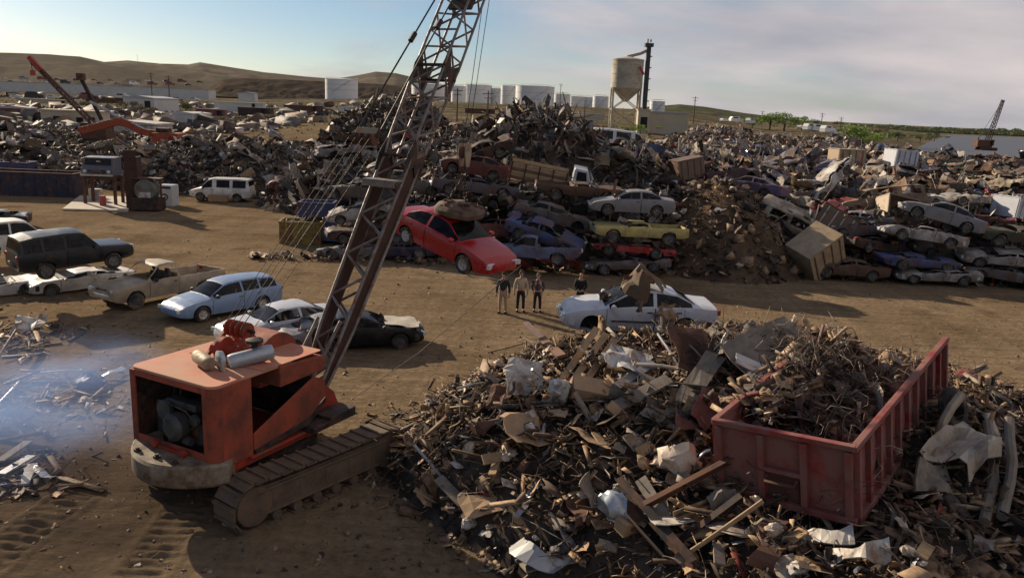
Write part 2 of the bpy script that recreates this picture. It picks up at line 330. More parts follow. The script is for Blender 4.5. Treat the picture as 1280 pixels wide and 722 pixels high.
wm = mat('river_water', (.055, .065, .085), .5, 0, .2, .05, .3, spec=.22, world=True)
def water():
    a, b, c, d = G(1137, 190, -.45), G(1185, 168.5, -.45), Vector((1800, 1500, -.45)), Vector((420, 200, -.45))
    mb = MB(); mb.add([a, G(1160, 178, -.45), b, c, d], [(0, 1, 2, 3, 4)]); o = mb.build('river', wm); tag(o, kind='structure')
water()
# ------------------------------------------------------------------ vehicles
# K rows: x, belt z, belt half width, rail z, rail half width, centre z (rear to front; x forward, y left, z up)
TYPES = {
 'sedan': dict(L=4.66, W=1.76, wx=(1.38, -1.32), r=.315, sill=.22, K=[(-2.33, .74, .70, .76, .58, .78), (-2.24, .92, .79, .95, .66, .97), (-1.66, .955, .84, .99, .69, 1.01), (-1.08, .94, .865, 1.30, .575, 1.36), (-.75, .93, .87, 1.365, .58, 1.42), (-.3, .92, .875, 1.39, .585, 1.44), (.1, .91, .875, 1.365, .58, 1.42), (.34, .905, .87, 1.30, .58, 1.36), (1.05, .885, .85, .915, .72, .945), (1.7, .80, .82, .83, .62, .86), (2.12, .70, .77, .725, .52, .745), (2.26, .60, .71, .61, .47, .63), (2.33, .48, .62, .49, .42, .50)],
   ws=(.36, 1.02), rw=(-1.62, -1.1), win=[(-1.5, -.47), (-.37, .90)], doors=[(-1.28, -.42), (-.42, .98)]),
 'coupe': dict(L=4.5, W=1.76, wx=(1.34, -1.28), r=.315, sill=.22, K=[(-2.25, .76, .70, .78, .58, .80), (-2.16, .92, .79, .95, .66, .97), (-1.75, .95, .83, .985, .68, 1.0), (-.85, .93, .865, 1.27, .57, 1.32), (-.3, .91, .87, 1.33, .58, 1.38), (.05, .90, .87, 1.31, .58, 1.355), (.25, .89, .87, 1.25, .58, 1.30), (1.0, .86, .85, .89, .72, .92), (1.7, .77, .82, .80, .62, .82), (2.1, .67, .77, .69, .52, .71), (2.2, .58, .71, .59, .47, .60), (2.25, .48, .64, .49, .42, .50)],
   ws=(.28, .97), rw=(-1.7, -.9), win=[(-1.35, -.42), (-.34, .86)], doors=[(-.5, .94)]),
 'wagon': dict(L=4.75, W=1.76, wx=(1.42, -1.32), r=.315, sill=.22, K=[(-2.375, .70, .74, .72, .62, .74), (-2.33, .93, .80, .96, .67, .97), (-2.26, .94, .82, 1.02, .66, 1.03), (-1.95, .94, .84, 1.36, .60, 1.41), (-1.2, .94, .865, 1.42, .60, 1.47), (-.3, .92, .875, 1.42, .60, 1.47), (.1, .91, .875, 1.385, .59, 1.435), (.34, .905, .87, 1.32, .585, 1.375), (1.05, .885, .85, .915, .72, .945), (1.7, .80, .82, .83, .62, .86), (2.12, .70, .77, .725, .52, .745), (2.3, .60, .71, .61, .47, .63), (2.375, .48, .62, .49, .42, .50)],
   ws=(.36, 1.02), rw=(-2.22, -1.98), win=[(-2.08, -1.28), (-1.2, -.45), (-.37, .90)], doors=[(-1.28, -.42), (-.42, .98)]),
 'hatch': dict(L=4.1, W=1.68, wx=(1.25, -1.22), r=.295, sill=.2, K=[(-2.05, .70, .70, .72, .6, .74), (-2.0, .88, .77, .91, .66, .93), (-1.8, .91, .80, .95, .66, .97), (-1.2, .92, .83, 1.27, .56, 1.33), (-.5, .91, .84, 1.34, .57, 1.39), (0, .90, .84, 1.32, .57, 1.37), (.2, .89, .84, 1.26, .57, 1.32), (.95, .87, .82, .90, .70, .93), (1.5, .78, .79, .81, .6, .84), (1.9, .68, .74, .70, .5, .72), (2.0, .56, .68, .57, .45, .59), (2.05, .46, .6, .47, .4, .48)],
   ws=(.22, .92), rw=(-1.76, -1.24), win=[(-1.5, -.55), (-.47, .82)], doors=[(-.6, .9)]),
 'suv': dict(L=4.55, W=1.74, wx=(1.38, -1.30), r=.36, sill=.40, K=[(-2.275, .72, .78, .74, .7, .76), (-2.25, 1.08, .83, 1.10, .76, 1.11), (-2.23, 1.12, .84, 1.16, .75, 1.18), (-2.10, 1.12, .85, 1.70, .70, 1.74), (-1.6, 1.12, .87, 1.78, .70, 1.82), (-.3, 1.11, .87, 1.79, .70, 1.83), (.22, 1.10, .87, 1.76, .70, 1.80), (.36, 1.09, .87, 1.70, .70, 1.75), (.92, 1.07, .86, 1.09, .80, 1.11), (1.6, 1.0, .85, 1.03, .74, 1.05), (2.1, .98, .84, 1.0, .76, 1.02), (2.23, .94, .82, .95, .74, .96), (2.275, .82, .80, .83, .7, .84)],
   ws=(.38, .90), rw=(-2.21, -2.12), win=[(-2.02, -1.34), (-1.24, -.5), (-.4, .78)], doors=[(-1.25, -.45), (-.45, .88)]),
 'van': dict(L=5.1, W=1.98, wx=(1.62, -1.45), r=.36, sill=.36, K=[(-2.55, .8, .9, .82, .8, .84), (-2.52, 1.12, .94, 1.16, .84, 1.18), (-2.48, 1.15, .95, 1.24, .82, 1.26), (-2.38, 1.15, .96, 1.92, .78, 1.97), (-1.5, 1.15, .97, 1.97, .78, 2.03), (.6, 1.15, .97, 1.95, .78, 2.01), (.95, 1.14, .97, 1.86, .77, 1.92), (1.62, 1.10, .95, 1.16, .80, 1.20), (2.15, 1.0, .92, 1.03, .76, 1.06), (2.42, .92, .88, .94, .72, .96), (2.5, .82, .85, .83, .7, .84), (2.55, .6, .82, .61, .66, .62)],
   ws=(.98, 1.58), rw=(-2.46, -2.40), win=[(-2.2, -1.1), (-.85, .25), (.6, 1.5)], doors=[(.5, 1.55)]),
 'pickup': dict(L=5.2, W=1.86, wx=(1.62, -1.50), r=.36, sill=.38, K=[(-2.6, .70, .86, .72, .80, .72), (-2.585, 1.02, .89, 1.03, .82, 1.03), (-2.54, 1.03, .90, 1.035, .84, 1.035), (-.46, 1.03, .91, 1.035, .85, 1.035), (-.42, 1.03, .91, 1.10, .80, 1.11), (-.36, 1.03, .91, 1.60, .66, 1.64), (.0, 1.03, .91, 1.67, .67, 1.71), (.35, 1.03, .91, 1.64, .67, 1.69), (.5, 1.02, .91, 1.58, .66, 1.63), (1.05, 1.02, .90, 1.05, .80, 1.07), (1.8, .98, .89, 1.01, .78, 1.03), (2.4, .95, .88, .97, .80, .99), (2.55, .92, .86, .93, .78, .94), (2.6, .82, .84, .83, .74, .84)],
   ws=(.53, 1.02), rw=(-.41, -.37), win=[(-.28, .9)], doors=[(-.32, 1.0)], bed=(-2.52, -.48, .66)),
}
_wm = {}
def wheel_mesh(r, w=.19):
    k = (round(r, 3), w)
    if k not in _wm:
        t = MB().lathe([(r * .62, -w / 2), (r * .9, -w / 2), (r * .98, -w * .36), (r, -w * .1), (r, w * .1), (r * .98, w * .36), (r * .9, w / 2), (r * .62, w / 2), (r * .62, -w / 2)], axis=(0, 1, 0), n=20)
        d = MB().lathe([(r * .63, -w * .40), (r * .60, -w * .44), (r * .50, -w * .30), (r * .30, -w * .22), (r * .17, -w * .34), (.001, -w * .34)], axis=(0, 1, 0), n=20)
        d.lathe([(r * .63, w * .40), (r * .60, w * .44), (r * .50, w * .30), (r * .30, w * .22), (r * .17, w * .34), (.001, w * .34)], axis=(0, 1, 0), n=20)
        for q in range(5):
            a = q * 2 * math.pi / 5
            for s in (-1, 1): d.bar((.16 * r * math.cos(a), s * w * .33, .16 * r * math.sin(a)), (.58 * r * math.cos(a), s * w * .36, .58 * r * math.sin(a)), .05, .03)
        _wm[k] = (t.mesh('wheel', M['rubber'], 40), d.mesh('rim', M['rim'], 30))
    return _wm[k]
def make_deform(T, crush=1., amp=0., front=0., rear=0., seed=0, flat=1., shear=0.):
    L = T['L']; sv = Vector((seed * 3.7, seed * 1.9, seed * .7)); zc = T['K'][len(T['K']) // 2][1] - .12
    def fn(p):
        x, y, z = p
        if z > zc: z = zc + (z - zc) * crush
        if front and x > L * .18:
            t = min(1, (x - L * .18) / (L * .3)); x -= front * t * t * .5; z += front * .28 * t * noise.noise(Vector((y * 2.2, x * 2, seed)))
        if rear and x < -L * .18:
            t = min(1, (-L * .18 - x) / (L * .3)); x += rear * t * t * .5; z += rear * .28 * t * noise.noise(Vector((y * 2.2, x * 2, seed + 5)))
        q = Vector((x, y, z))
        if amp:
            n1 = noise.noise_vector(q * 1.1 + sv) * amp + noise.noise_vector(q * 3.1 + sv) * amp * .38 + noise.noise_vector(q * 7 + sv) * amp * .24
            w = .35 + .65 * min(1, max(0, (z - .2) / .6)); q += n1 * w
        q.z *= flat; q.y += shear * (z - .3)
        return q
    return fn
def car(name, label, typ, color, loc, yaw, pitch=0, roll=0, cat='car', group=None, lod=1, wheels=(1, 1, 1, 1), glass_on=True, ws_on=True, win_mat=None, rim_m=None, moulding=False, step=.13, scale=1., **dm):
    T = TYPES[typ]; K = T['K']; L, Wd, sill, wr = T['L'], T['W'], T['sill'], T['r']
    root = empty(name, loc); root.rotation_euler = (Matrix.Rotation(R_(yaw), 3, 'Z') @ Matrix.Rotation(R_(pitch), 3, 'Y') @ Matrix.Rotation(R_(roll), 3, 'X')).to_euler()
    root.scale = (scale,) * 3
    tag(root, label, cat, group)
    fn = make_deform(T, **dm); body_m = PAINT[color] if isinstance(color, str) else color; gm = win_mat or GLASS
    bed = T.get('bed')
    xs = set(k[0] for k in K)
    for a, b in T['win'] + T['doors'] + [T['ws'], T['rw']]: xs |= {a, b}
    ra = wr * 1.2
    for w in T['wx']:
        for q in (-1, -.8, -.45, 0, .45, .8, 1): xs.add(round(w + q * ra, 3))
    if bed: xs |= {bed[0], bed[1], bed[0] + .012, bed[1] - .012}
    xs = sorted(xs); full = [xs[0]]
    for x in xs[1:]:
        if x - full[-1] < .009: continue
        n = max(1, math.ceil((x - full[-1]) / step)); a = full[-1]
        full += [a + (x - a) * k / n for k in range(1, n + 1)]
    kx = [k[0] for k in K]; cols = [[k[c] for k in K] for c in range(1, 6)]
    TS = (.2, .38, .55, .72, .88); MU = (.985, 1.012, 1.03, 1.035, 1.02)
    V = []; NR = 14
    for x in full:
        zb, wb, zr, wrl, zc = [float(np.interp(x, kx, c)) for c in cols]
        e = max(0, (abs(x) - (L / 2 - .55)) / .55); sz = sill + .10 * e * e
        sec = [(0, sz), (wb * .93, sz)] + [(wb * m_, sz + (zb - sz) * t) for t, m_ in zip(TS, MU)] + [(wb, zb)]
        if bed and bed[0] < x < bed[1]:
            sec += [(wb - .012, zb + .01), (wb - .04, zb + .01), (wb - .05, zb), (wb - .06, bed[2]), (wb * .5, bed[2]), (0, bed[2])]
        else:
            sec += [(wb + (wrl - wb) * t, zb + (zr - zb) * t) for t in (.10, .87)] + [(wrl, zr), (wrl * .72, zr + (zc - zr) * .5), (wrl * .36, zr + (zc - zr) * .87), (0, zc)]
        V.append([Vector((x, y, z)) for y, z in sec])
    ns = len(full); dead = set()
    for i in range(ns - 1):
        for j in range(1, 7):
            c = (V[i][j] + V[i + 1][j] + V[i][j + 1] + V[i + 1][j + 1]) / 4
            for w in T['wx']:
                if math.hypot(c.x - w, c.z - wr) < ra * .93: dead.add((i, j))
    for i in range(ns):
        for j in range(1, 8):
            adj = [(a, b) for a in (i - 1, i) for b in (j - 1, j) if 0 <= a < ns - 1 and 1 <= b < 7]
            dn = sum(q in dead for q in adj)
            if dn and dn < len(adj) and j > 1:
                p = V[i][j]
                for w in T['wx']:
                    d = math.hypot(p.x - w, p.z - wr)
                    if .5 * ra < d < 1.5 * ra:
                        k = ra / d; p.x = w + (p.x - w) * k; p.z = max(sill, wr + (p.z - wr) * k)
    groups = {}
    def put(key, quad): groups.setdefault(key, []).append(quad)
    for i in range(ns - 1):
        xm = (full[i] + full[i + 1]) / 2
        inbed = bed and bed[0] - .02 < xm < bed[1] + .02
        for j in range(NR - 1):
            if (i, j) in dead: continue
            for s in (1, -1):
                key = 'body'
                if j >= 10 and T['ws'][0] < xm < T['ws'][1]: key = 'windshield'
                elif j >= 10 and T['rw'][0] < xm < T['rw'][1]: key = 'rear_window'
                elif j == 8 and not inbed:
                    for wi, (a, b) in enumerate(T['win']):
                        if a < xm < b: key = ('side_window', s, wi)
                elif 1 <= j <= 6 and lod >= 1:
                    for di, (a, b) in enumerate(T['doors']):
                        if a < xm < b: key = ('door', s, di)
                put(key, [(i, j, s), (i, j + 1, s), (i + 1, j + 1, s), (i + 1, j, s)] if s > 0 else [(i, j, s), (i + 1, j, s), (i + 1, j + 1, s), (i, j + 1, s)])
    for i in (0, ns - 1):
        for j in range(NR - 1): put('body', [(i, j, 1), (i, j + 1, 1), (i, j + 1, -1), (i, j, -1)])
    for key, quads in groups.items():
        kind = key if isinstance(key, str) else key[0]
        if kind == 'windshield' and not ws_on: continue
        if kind in ('side_window', 'rear_window') and (not glass_on or (dm.get('crush', 1) < .8 and noise.noise(Vector((dm.get('seed', 0) * 3.3, sum(map(ord, str(key))) % 13, 1))) > -.05)): continue
        mb = MB(); idx = {}
        for q in quads:
            face = []
            for i, j, s in q:
                jj = (i, j, s) if V[i][j].y > 1e-6 else (i, j, 0)
                if jj not in idx:
                    p = V[i][j].copy(); p.y *= s
                    if kind == 'door':
                        a, b = T['doors'][key[2]]
                        if abs(p.x - a) < 1e-4: p.x += .014
                        if abs(p.x - b) < 1e-4: p.x -= .014
                        p.y += .004 * s
                    idx[jj] = len(mb.v); mb.v.append(tuple(fn(p)))
                if idx[jj] not in face: face.append(idx[jj])
            if len(face) > 2: mb.f.append(tuple(face))
        isg = kind in ('windshield', 'rear_window', 'side_window')
        o = mb.build(kind, (gm if kind != 'windshield' or win_mat else GLASS) if isg else body_m, root, 38)
        if kind == 'door':
            a, b = T['doors'][key[2]]; s = key[1]
            zb = float(np.interp(a + .14, kx, cols[0])); wb = float(np.interp(a + .14, kx, cols[1]))
            MB().box((a + .16, s * (wb * 1.02 + .012), zb - .12), (.15, .03, .035)).warp(fn).build('handle', M['trim'], o)
    # things below and inside
    ch = MB().box((0, 0, sill + .16), (L * .86, Wd * .56, .28)); ch.box((0, 0, sill + .06), (L * .5, Wd * .88, .06))
    ch.box((T['wx'][0], 0, wr), (.12, Wd * .8, .1)); ch.box((T['wx'][1], 0, wr), (.12, Wd * .8, .1))
    ch.warp(fn).build('chassis', M['under'], root)
    zb = float(np.interp(0, kx, cols[0]))
    if dm.get('flat', 1) > .7:
        st = MB()
        sx = .15 if typ != 'van' else .75
        for y in (-.38, .38):
            st.box((sx, y, zb - .42), (.5, .5, .16)); st.box((sx - .28, y, zb - .1), (.14, .48, .62)); st.box((sx - .32, y, zb + .27), (.1, .26, .16))
        if not bed: st.box((sx - .95, 0, zb - .42), (.5, 1.2, .16)); st.box((sx - 1.25, 0, zb - .14), (.14, 1.24, .55))
        st.warp(fn).build('seats', M['seat'], root)
        if lod: MB().box((T['ws'][1] - .18, 0, zb - .10), (.26, Wd * .74, .2)).warp(fn).build('dashboard', M['trim'], root)
    for si, (x, s) in enumerate([(T['wx'][0], 1), (T['wx'][0], -1), (T['wx'][1], 1), (T['wx'][1], -1)]):
        if not wheels[si]: continue
        tm, rm = wheel_mesh(wr)
        w = bpy.data.objects.new('wheel', tm); COL.objects.link(w); w.parent = root
        p = fn(Vector((x, s * (Wd / 2 - .10), wr))); w.location = p
        if dm.get('amp', 0) > .05: w.rotation_euler = (rnd.uniform(-.12, .12), rnd.uniform(0, 6), rnd.uniform(-.25, .25))
        r_ = bpy.data.objects.new('rim', rm); COL.objects.link(r_); r_.parent = w
        if rim_m: r_.material_slots[0].link = 'OBJECT'; r_.material_slots[0].material = rim_m
    def bumper(sg):
        mb = MB(); xe = L / 2; zz = sill + .16 + .10; vs = []; n = 11; t = .085 if typ in ('pickup', 'van', 'suv') else .12
        for k in range(n):
            u = k / (n - 1) * 2 - 1; x = xe + .035 - .30 * abs(u) ** 4
            y = u * Wd * .475
            for dx, dz in ((0, -t), (.025, -t * .3), (.025, t * .4), (0, t), (-.12, t), (-.12, -t)): vs.append((sg * (x + dx), y, zz + dz))
        fs = [(k * 6 + q, k * 6 + (q + 1) % 6, (k + 1) * 6 + (q + 1) % 6, (k + 1) * 6 + q) for k in range(n - 1) for q in range(6)] + [tuple(range(6)), tuple(range((n - 1) * 6, n * 6))]
        mb.add(vs, fs).warp(fn).build('bumper', M['chrome'] if typ in ('pickup', 'van') else (body_m if typ in ('sedan', 'hatch', 'wagon') else M['trim']), root, 40)
    bumper(1); bumper(-1)
    zf = float(np.interp(L / 2 - .12, kx, cols[0])); zr_ = float(np.interp(-L / 2 + .1, kx, cols[0]))
    for s in (-1, 1):
        Rm = Matrix.Rotation(R_(-s * 16), 3, 'Z')
        hl = MB(); hl.box((L / 2 - .045, s * Wd * .335, zf - .075), (.10, .34, .13), Rm).warp(fn).build('headlight', M['lens'], root)
        MB().box((-L / 2 + .05, s * Wd * .36, zr_ - .10), (.10, .30, .15), Matrix.Rotation(R_(s * 12), 3, 'Z')).warp(fn).build('taillight', M['redlens'], root)
        if lod:
            wbm = float(np.interp(T['ws'][1] - .25, kx, cols[1])); zbm = float(np.interp(T['ws'][1] - .25, kx, cols[0]))
            MB().lathe([(.001, -.09), (.06, -.08), (.085, 0), (.06, .08), (.001, .09)], (T['ws'][1] - .22, s * (wbm + .09), zbm + .06), (0, 1, 0), 8).warp(fn).build('mirror', body_m if typ == 'sedan' else M['trim'], root, 40)
    MB().box((L / 2 - .02, 0, zf - .085), (.07, Wd * .36, .10)).warp(fn).build('grille', M['trim'], root)
    if moulding:
        for s in (1, -1):
            mb = MB(); pts = [Vector((x, s * (float(np.interp(x, kx, cols[1])) * 1.035 + .006), .53)) for x in np.arange(-.85, .95, .12)]
            mb.tube(pts, .028, 4).warp(fn).build('side_moulding', M['trim'], root)
    return root
# ------------------------------------------------------------------ scrap: heaps and loose pieces
def _np(mb): return np.array(mb.v, float), mb.f
def crumple(nx, ny, amp, seed, sx=1., sy=1.):
    v = []; f = []
    for i in range(nx + 1):
        for j in range(ny + 1):
            p = Vector(((i / nx - .5) * sx, (j / ny - .5) * sy, 0)); d = noise.noise_vector(p * 2.3 + Vector((seed * 5.1, seed, 0))) * amp
            v.append(tuple(p + d + Vector((0, 0, amp * 1.2 * noise.noise(p * 1.4 + Vector((0, 0, seed * 3)))))))
    for i in range(nx):
        for j in range(ny): a = i * (ny + 1) + j; f.append((a, a + ny + 1, a + ny + 2, a + 1))
    m = MB(); m.v = v; m.f = f; return m
def thick(m, t):                                   # give a sheet real thickness
    n = len(m.v); top = [Vector(p) for p in m.v]; m.v += [tuple(p + Vector((0, 0, -t))) for p in top]
    cnt = {}
    for f in m.f:
        for a, b in zip(f, f[1:] + f[:1]): cnt[(a, b)] = 1
    fs = list(m.f) + [tuple(reversed([i + n for i in f])) for f in m.f]
    fs += [(b, a, a + n, b + n) for (a, b) in cnt if (b, a) not in cnt]
    m.f = fs; return m
def chunk(seed, amp=.55, sub=1):
    bm = bmesh.new(); bmesh.ops.create_icosphere(bm, subdivisions=sub, radius=.5)
    for v in bm.verts: v.co += noise.noise_vector(v.co * 2.6 + Vector((seed * 4, 0, seed))) * amp
    m = MB(); m.v = [tuple(v.co) for v in bm.verts]; m.f = [tuple(v.index for v in f.verts) for f in bm.faces]; bm.free(); return m
def bentpath(seed, n=5, bend=.5, L=1.):
    r = random.Random(seed); p = Vector((-L / 2, 0, 0)); d = Vector((1, 0, 0)); out = [p.copy()]
    for _ in range(n):
        p = p + d * (L / n); out.append(p.copy()); d = (d + Vector((r.gauss(0, bend), r.gauss(0, bend), r.gauss(0, bend * .6))) * .6).normalized()
    return out
def wireloop(seed, n=13):
    r = random.Random(seed); out = []
    a0 = r.uniform(0, 6); turns = r.uniform(.5, 1.3); fx, fy = r.uniform(.35, .6), r.uniform(.2, .5)
    for k in range(n):
        a = a0 + k / (n - 1) * turns * 2 * math.pi; out.append(Vector((fx * math.cos(a) + .12 * math.sin(3 * a + seed), fy * math.sin(a) + .1 * math.cos(2 * a), .22 * math.sin(a * 1.3 + seed) + .02 * k)))
    return out
TPL = {'sheet': [_np(thick(crumple(3, 3, .22, s), .012)) for s in range(7)],
       'panel': [_np(thick(crumple(3, 2, .10, 20 + s, 1, .62), .02)) for s in range(5)],
       'strip': [_np(thick(crumple(6, 1, .20, 40 + s, 1, .14), .01)) for s in range(5)],
       'plank': [_np(MB().box((0, 0, 0), (1, .11, .035))), _np(MB().box((0, 0, 0), (1, .16, .03))), _np(MB().box((0, 0, 0), (1, .07, .06)))],
       'pipe': [_np(MB().tube(bentpath(s, 4, .12 + .12 * (s % 4)), .028, 6)) for s in range(6)],
       'rod': [_np(MB().tube(bentpath(30 + s, 5, .3), .010, 3)) for s in range(6)],
       'chunk': [_np(chunk(s)) for s in range(8)],
       'box': [_np(MB().box((0, 0, 0), (1, .7, .55)).warp(lambda p, s=s: p + noise.noise_vector(p * 2 + Vector((s, s, 0))) * .12)) for s in range(4)],
       'angle': [_np(MB().box((0, 0, 0), (1, .10, .012)).box((0, .045, .05), (1, .012, .10)))],
       'wire': [_np(MB().tube(wireloop(s), .0065, 3, False)) for s in range(8)],
       'engine': [_np(MB().box((0, 0, 0), (.7, .5, .5)).box((0, .1, .32), (.6, .2, .2)).lathe([(.16, -.06), (.16, .06)], (.42, 0, 0), (1, 0, 0), 8, True).warp(lambda p: p + noise.noise_vector(p * 4) * .06))],
       'ring': [_np(MB().lathe([(.30, -.09), (.46, -.09), (.5, 0), (.46, .09), (.30, .09), (.30, -.09)], n=12))]}
for _k, _f in (('sheet', lambda s: crumple(3, 3, .22, s)), ('panel', lambda s: crumple(3, 2, .10, 20 + s, 1, .62)), ('strip', lambda s: crumple(5, 1, .20, 40 + s, 1, .14))): TPL[_k + '_far'] = [_np(_f(s)) for s in range(6)]      # thin tin for the heaps farther off
PAL = {'metal': [((.10, .095, .09), 5), ((.17, .165, .16), 6), ((.27, .26, .25), 4), ((.12, .075, .05), 2), ((.05, .046, .046), 4), ((.42, .40, .38), 2.2), ((.55, .52, .48), .9), ((.22, .03, .025), .14), ((.07, .10, .18), .2), ((.26, .20, .13), 3.0), ((.34, .28, .21), 2.0), ((.16, .115, .08), 4), ((.12, .14, .13), .5)],
       'mixed': [((.11, .075, .048), 5), ((.18, .12, .072), 6), ((.28, .19, .115), 5), ((.40, .27, .15), 3.2), ((.46, .34, .21), 1.5), ((.40, .36, .31), .8), ((.055, .042, .034), 5), ((.55, .51, .45), .5), ((.24, .04, .03), .3), ((.09, .11, .15), .4), ((.20, .14, .10), 5)],
       'wire': [((.14, .10, .075), 5), ((.20, .165, .13), 4), ((.30, .26, .21), 3), ((.07, .055, .045), 5), ((.40, .36, .30), 1.5)],
       'light': [((.30, .27, .24), 5), ((.42, .39, .36), 5), ((.56, .52, .48), 3), ((.14, .11, .09), 5), ((.08, .065, .055), 5), ((.28, .17, .10), 3), ((.33, .03, .025), .7), ((.07, .12, .26), .6), ((.40, .30, .17), 1.6)]}
def rotm(n, flatness, rs):
    a = rs.rand(n) * 2 * np.pi; tx = rs.randn(n) * flatness; ty = rs.randn(n) * flatness
    ca, sa = np.cos(a), np.sin(a); Z = np.zeros((n, 3, 3)); Z[:, 0, 0] = ca; Z[:, 0, 1] = -sa; Z[:, 1, 0] = sa; Z[:, 1, 1] = ca; Z[:, 2, 2] = 1
    X = np.zeros((n, 3, 3)); X[:, 0, 0] = 1; X[:, 1, 1] = np.cos(tx); X[:, 1, 2] = -np.sin(tx); X[:, 2, 1] = np.sin(tx); X[:, 2, 2] = np.cos(tx)
    Y = np.zeros((n, 3, 3)); Y[:, 1, 1] = 1; Y[:, 0, 0] = np.cos(ty); Y[:, 0, 2] = np.sin(ty); Y[:, 2, 0] = -np.sin(ty); Y[:, 2, 2] = np.cos(ty)
    return Z @ Y @ X
def scatter(name, pos, kinds, pal, size, rs, flat=.6, label=None, cat=None, mat_=None):
    """pos (N,3); kinds {template: weight}; size(kind)->(lo, hi). One mesh of pieces nobody could count."""
    n = len(pos); ks = list(kinds); w = np.array([kinds[k] for k in ks], float); w /= w.sum(); kk = rs.choice(len(ks), n, p=w)
    pc = np.array([c for c, _ in PAL[pal]]); pw = np.array([q for _, q in PAL[pal]]); pw = pw / pw.sum(); ci = rs.choice(len(pc), n, p=pw); cols = pc[ci] * (0.75 + .5 * rs.rand(n, 1))
    VV = []; CC = []; loops = []; starts = []; tot = []; off = 0
    for a, k in enumerate(ks):
        tp = TPL[k + '_far'] if (k + '_far' in TPL and pos[0][1] > 30) else TPL[k]; sel = np.where(kk == a)[0]; ti = rs.randint(0, len(tp), len(sel)); lo, hi = size[k] if k in size else size['*']
        for t in range(len(tp)):
            ids = sel[ti == t]; m = len(ids)
            if not m: continue
            v, f = tp[t]; s = lo + (hi - lo) * rs.rand(m) ** 2.2; sc = s[:, None] * (1 + .25 * rs.randn(m, 3)).clip(.5, 1.6)
            if k in ('pipe', 'rod', 'plank', 'angle'): sc[:, 1] = sc[:, 2] = np.minimum(1.6, (.35 if k == 'pipe' else .45) + .42 * s)
            Rm = rotm(m, flat, rs); P = np.einsum('nij,nvj->nvi', Rm, v[None] * sc[:, None, :]) + pos[ids][:, None, :]
            VV.append(P.reshape(-1, 3)); CC.append(np.repeat(cols[ids], len(v), 0))
            fl = np.concatenate([np.array(q) for q in f]); ft = np.array([len(q) for q in f])
            loops.append((fl[None] + (off + np.arange(m) * len(v))[:, None]).ravel()); tot.append(np.tile(ft, m)); off += m * len(v)
    V = np.concatenate(VV); C = np.concatenate(CC); LP = np.concatenate(loops).astype(np.int32); TT = np.concatenate(tot).astype(np.int32)
    me = bpy.data.meshes.new(name); me.vertices.add(len(V)); me.vertices.foreach_set('co', V.ravel()); me.loops.add(len(LP)); me.loops.foreach_set('vertex_index', LP)
    me.polygons.add(len(TT)); st = np.concatenate([[0], np.cumsum(TT)[:-1]]).astype(np.int32); me.polygons.foreach_set('loop_start', st); me.polygons.foreach_set('loop_total', TT)
    me.update(calc_edges=True); me.validate()
    at = me.attributes.new('Col', 'FLOAT_COLOR', 'POINT'); at.data.foreach_set('color', np.concatenate([C, np.ones((len(C), 1))], 1).astype(np.float32).ravel())
    me.materials.append(mat_ or SCRAP); o = bpy.data.objects.new(name, me); COL.objects.link(o); tag(o, label, cat, kind='stuff'); return o

# heaps: (centre x, y, half axes, height, exponent, rotation)
HEAPS = {
 'fore': [(6.2, 17.7, 9.2, 9.1, 3.35, .62, 0), (6.6, 13.2, 4.2, 4.4, 2.45, .5, 0), (5.0, 17.3, 3.3, 2.9, 3.6, .5, 0)],
 'grey': [(-13.0, 88, 12, 15, 9.4, 1.25, 0), (-26, 82, 21, 11, 4.2, .75, -.05), (-13, 70, 9, 9, 4.6, .8, 0), (-7, 66, 8, 8, 4.4, .8, 0), (-4, 75, 9, 9, 7.0, .9, 0)],
 'centre': [(1.5, 60, 9, 8.5, 9.0, 1.0, 0), (9, 62, 9, 9, 6.0, .8, 0), (15, 66, 10, 12, 5.2, .7, 0), (-1.5, 54.5, 9, 5.0, 4.4, .6, 0), (6, 52, 8, 4.6, 3.4, .6, 0)],
 'left': [(-44, 84, 9, 8, 2.3, .7, 0), (-58, 88, 14, 12, 2.7, .7, 0), (-40, 104, 18, 10, 2.4, .7, 0), (-70, 112, 24, 14, 2.6, .7, 0)],
 'soil': [(12.4, 50.5, 5.4, 8.0, 4.6, 1.0, .1)],
}
def heap_h(x, y, key):
    h = 0
    for cx, cy, a, b, hh, ex, rot in HEAPS[key]:
        dx, dy = x - cx, y - cy
        if key == 'fore' and cy > 15: dx -= .62 * max(0, 18 - y)          # the near foot of the heap draws back to the right
        if rot: dx, dy = dx * math.cos(rot) + dy * math.sin(rot), -dx * math.sin(rot) + dy * math.cos(rot)
        q = 1 - (dx / a) ** 2 - (dy / b) ** 2
        if q > 0: h = max(h, hh * q ** ex)
    if key == 'fore': h *= 1 + .16 * nz(x, y, 2.2, 4) + .10 * nz(x, y, .9, 5)
    elif h > 0: h = h * (1 + .16 * nz(x, y, 6, 4)) + min(h, .5) * nz(x, y, 2.0, 5)
    return max(0, h)
def field_h(x, y):                                  # the broad scrap field to the right
    y0 = 46.5 + 1.2 * nz(x, y, 9, 6); xl = 13.5 + (y - 50) * .17
    h = (3.9 - .9 * sstep(.38, .6, x / y) * sstep(60, 100, y)) * sstep(y0 - 1.5, y0 + 8, y) * sstep(xl - 4, xl + 4, x) * (1 - sstep(150 - .35 * max(0, x - 40), 185 - .35 * max(0, x - 40), y)) * (1 - sstep(120, 150, x))
    if h > 0: h *= 1 + .22 * nz(x, y, 11, 7) + .12 * nz(x, y, 4, 8)
    return max(0, h)
def hfun(key): return (lambda x, y: field_h(x, y)) if key == 'field' else (lambda x, y: heap_h(x, y, key))
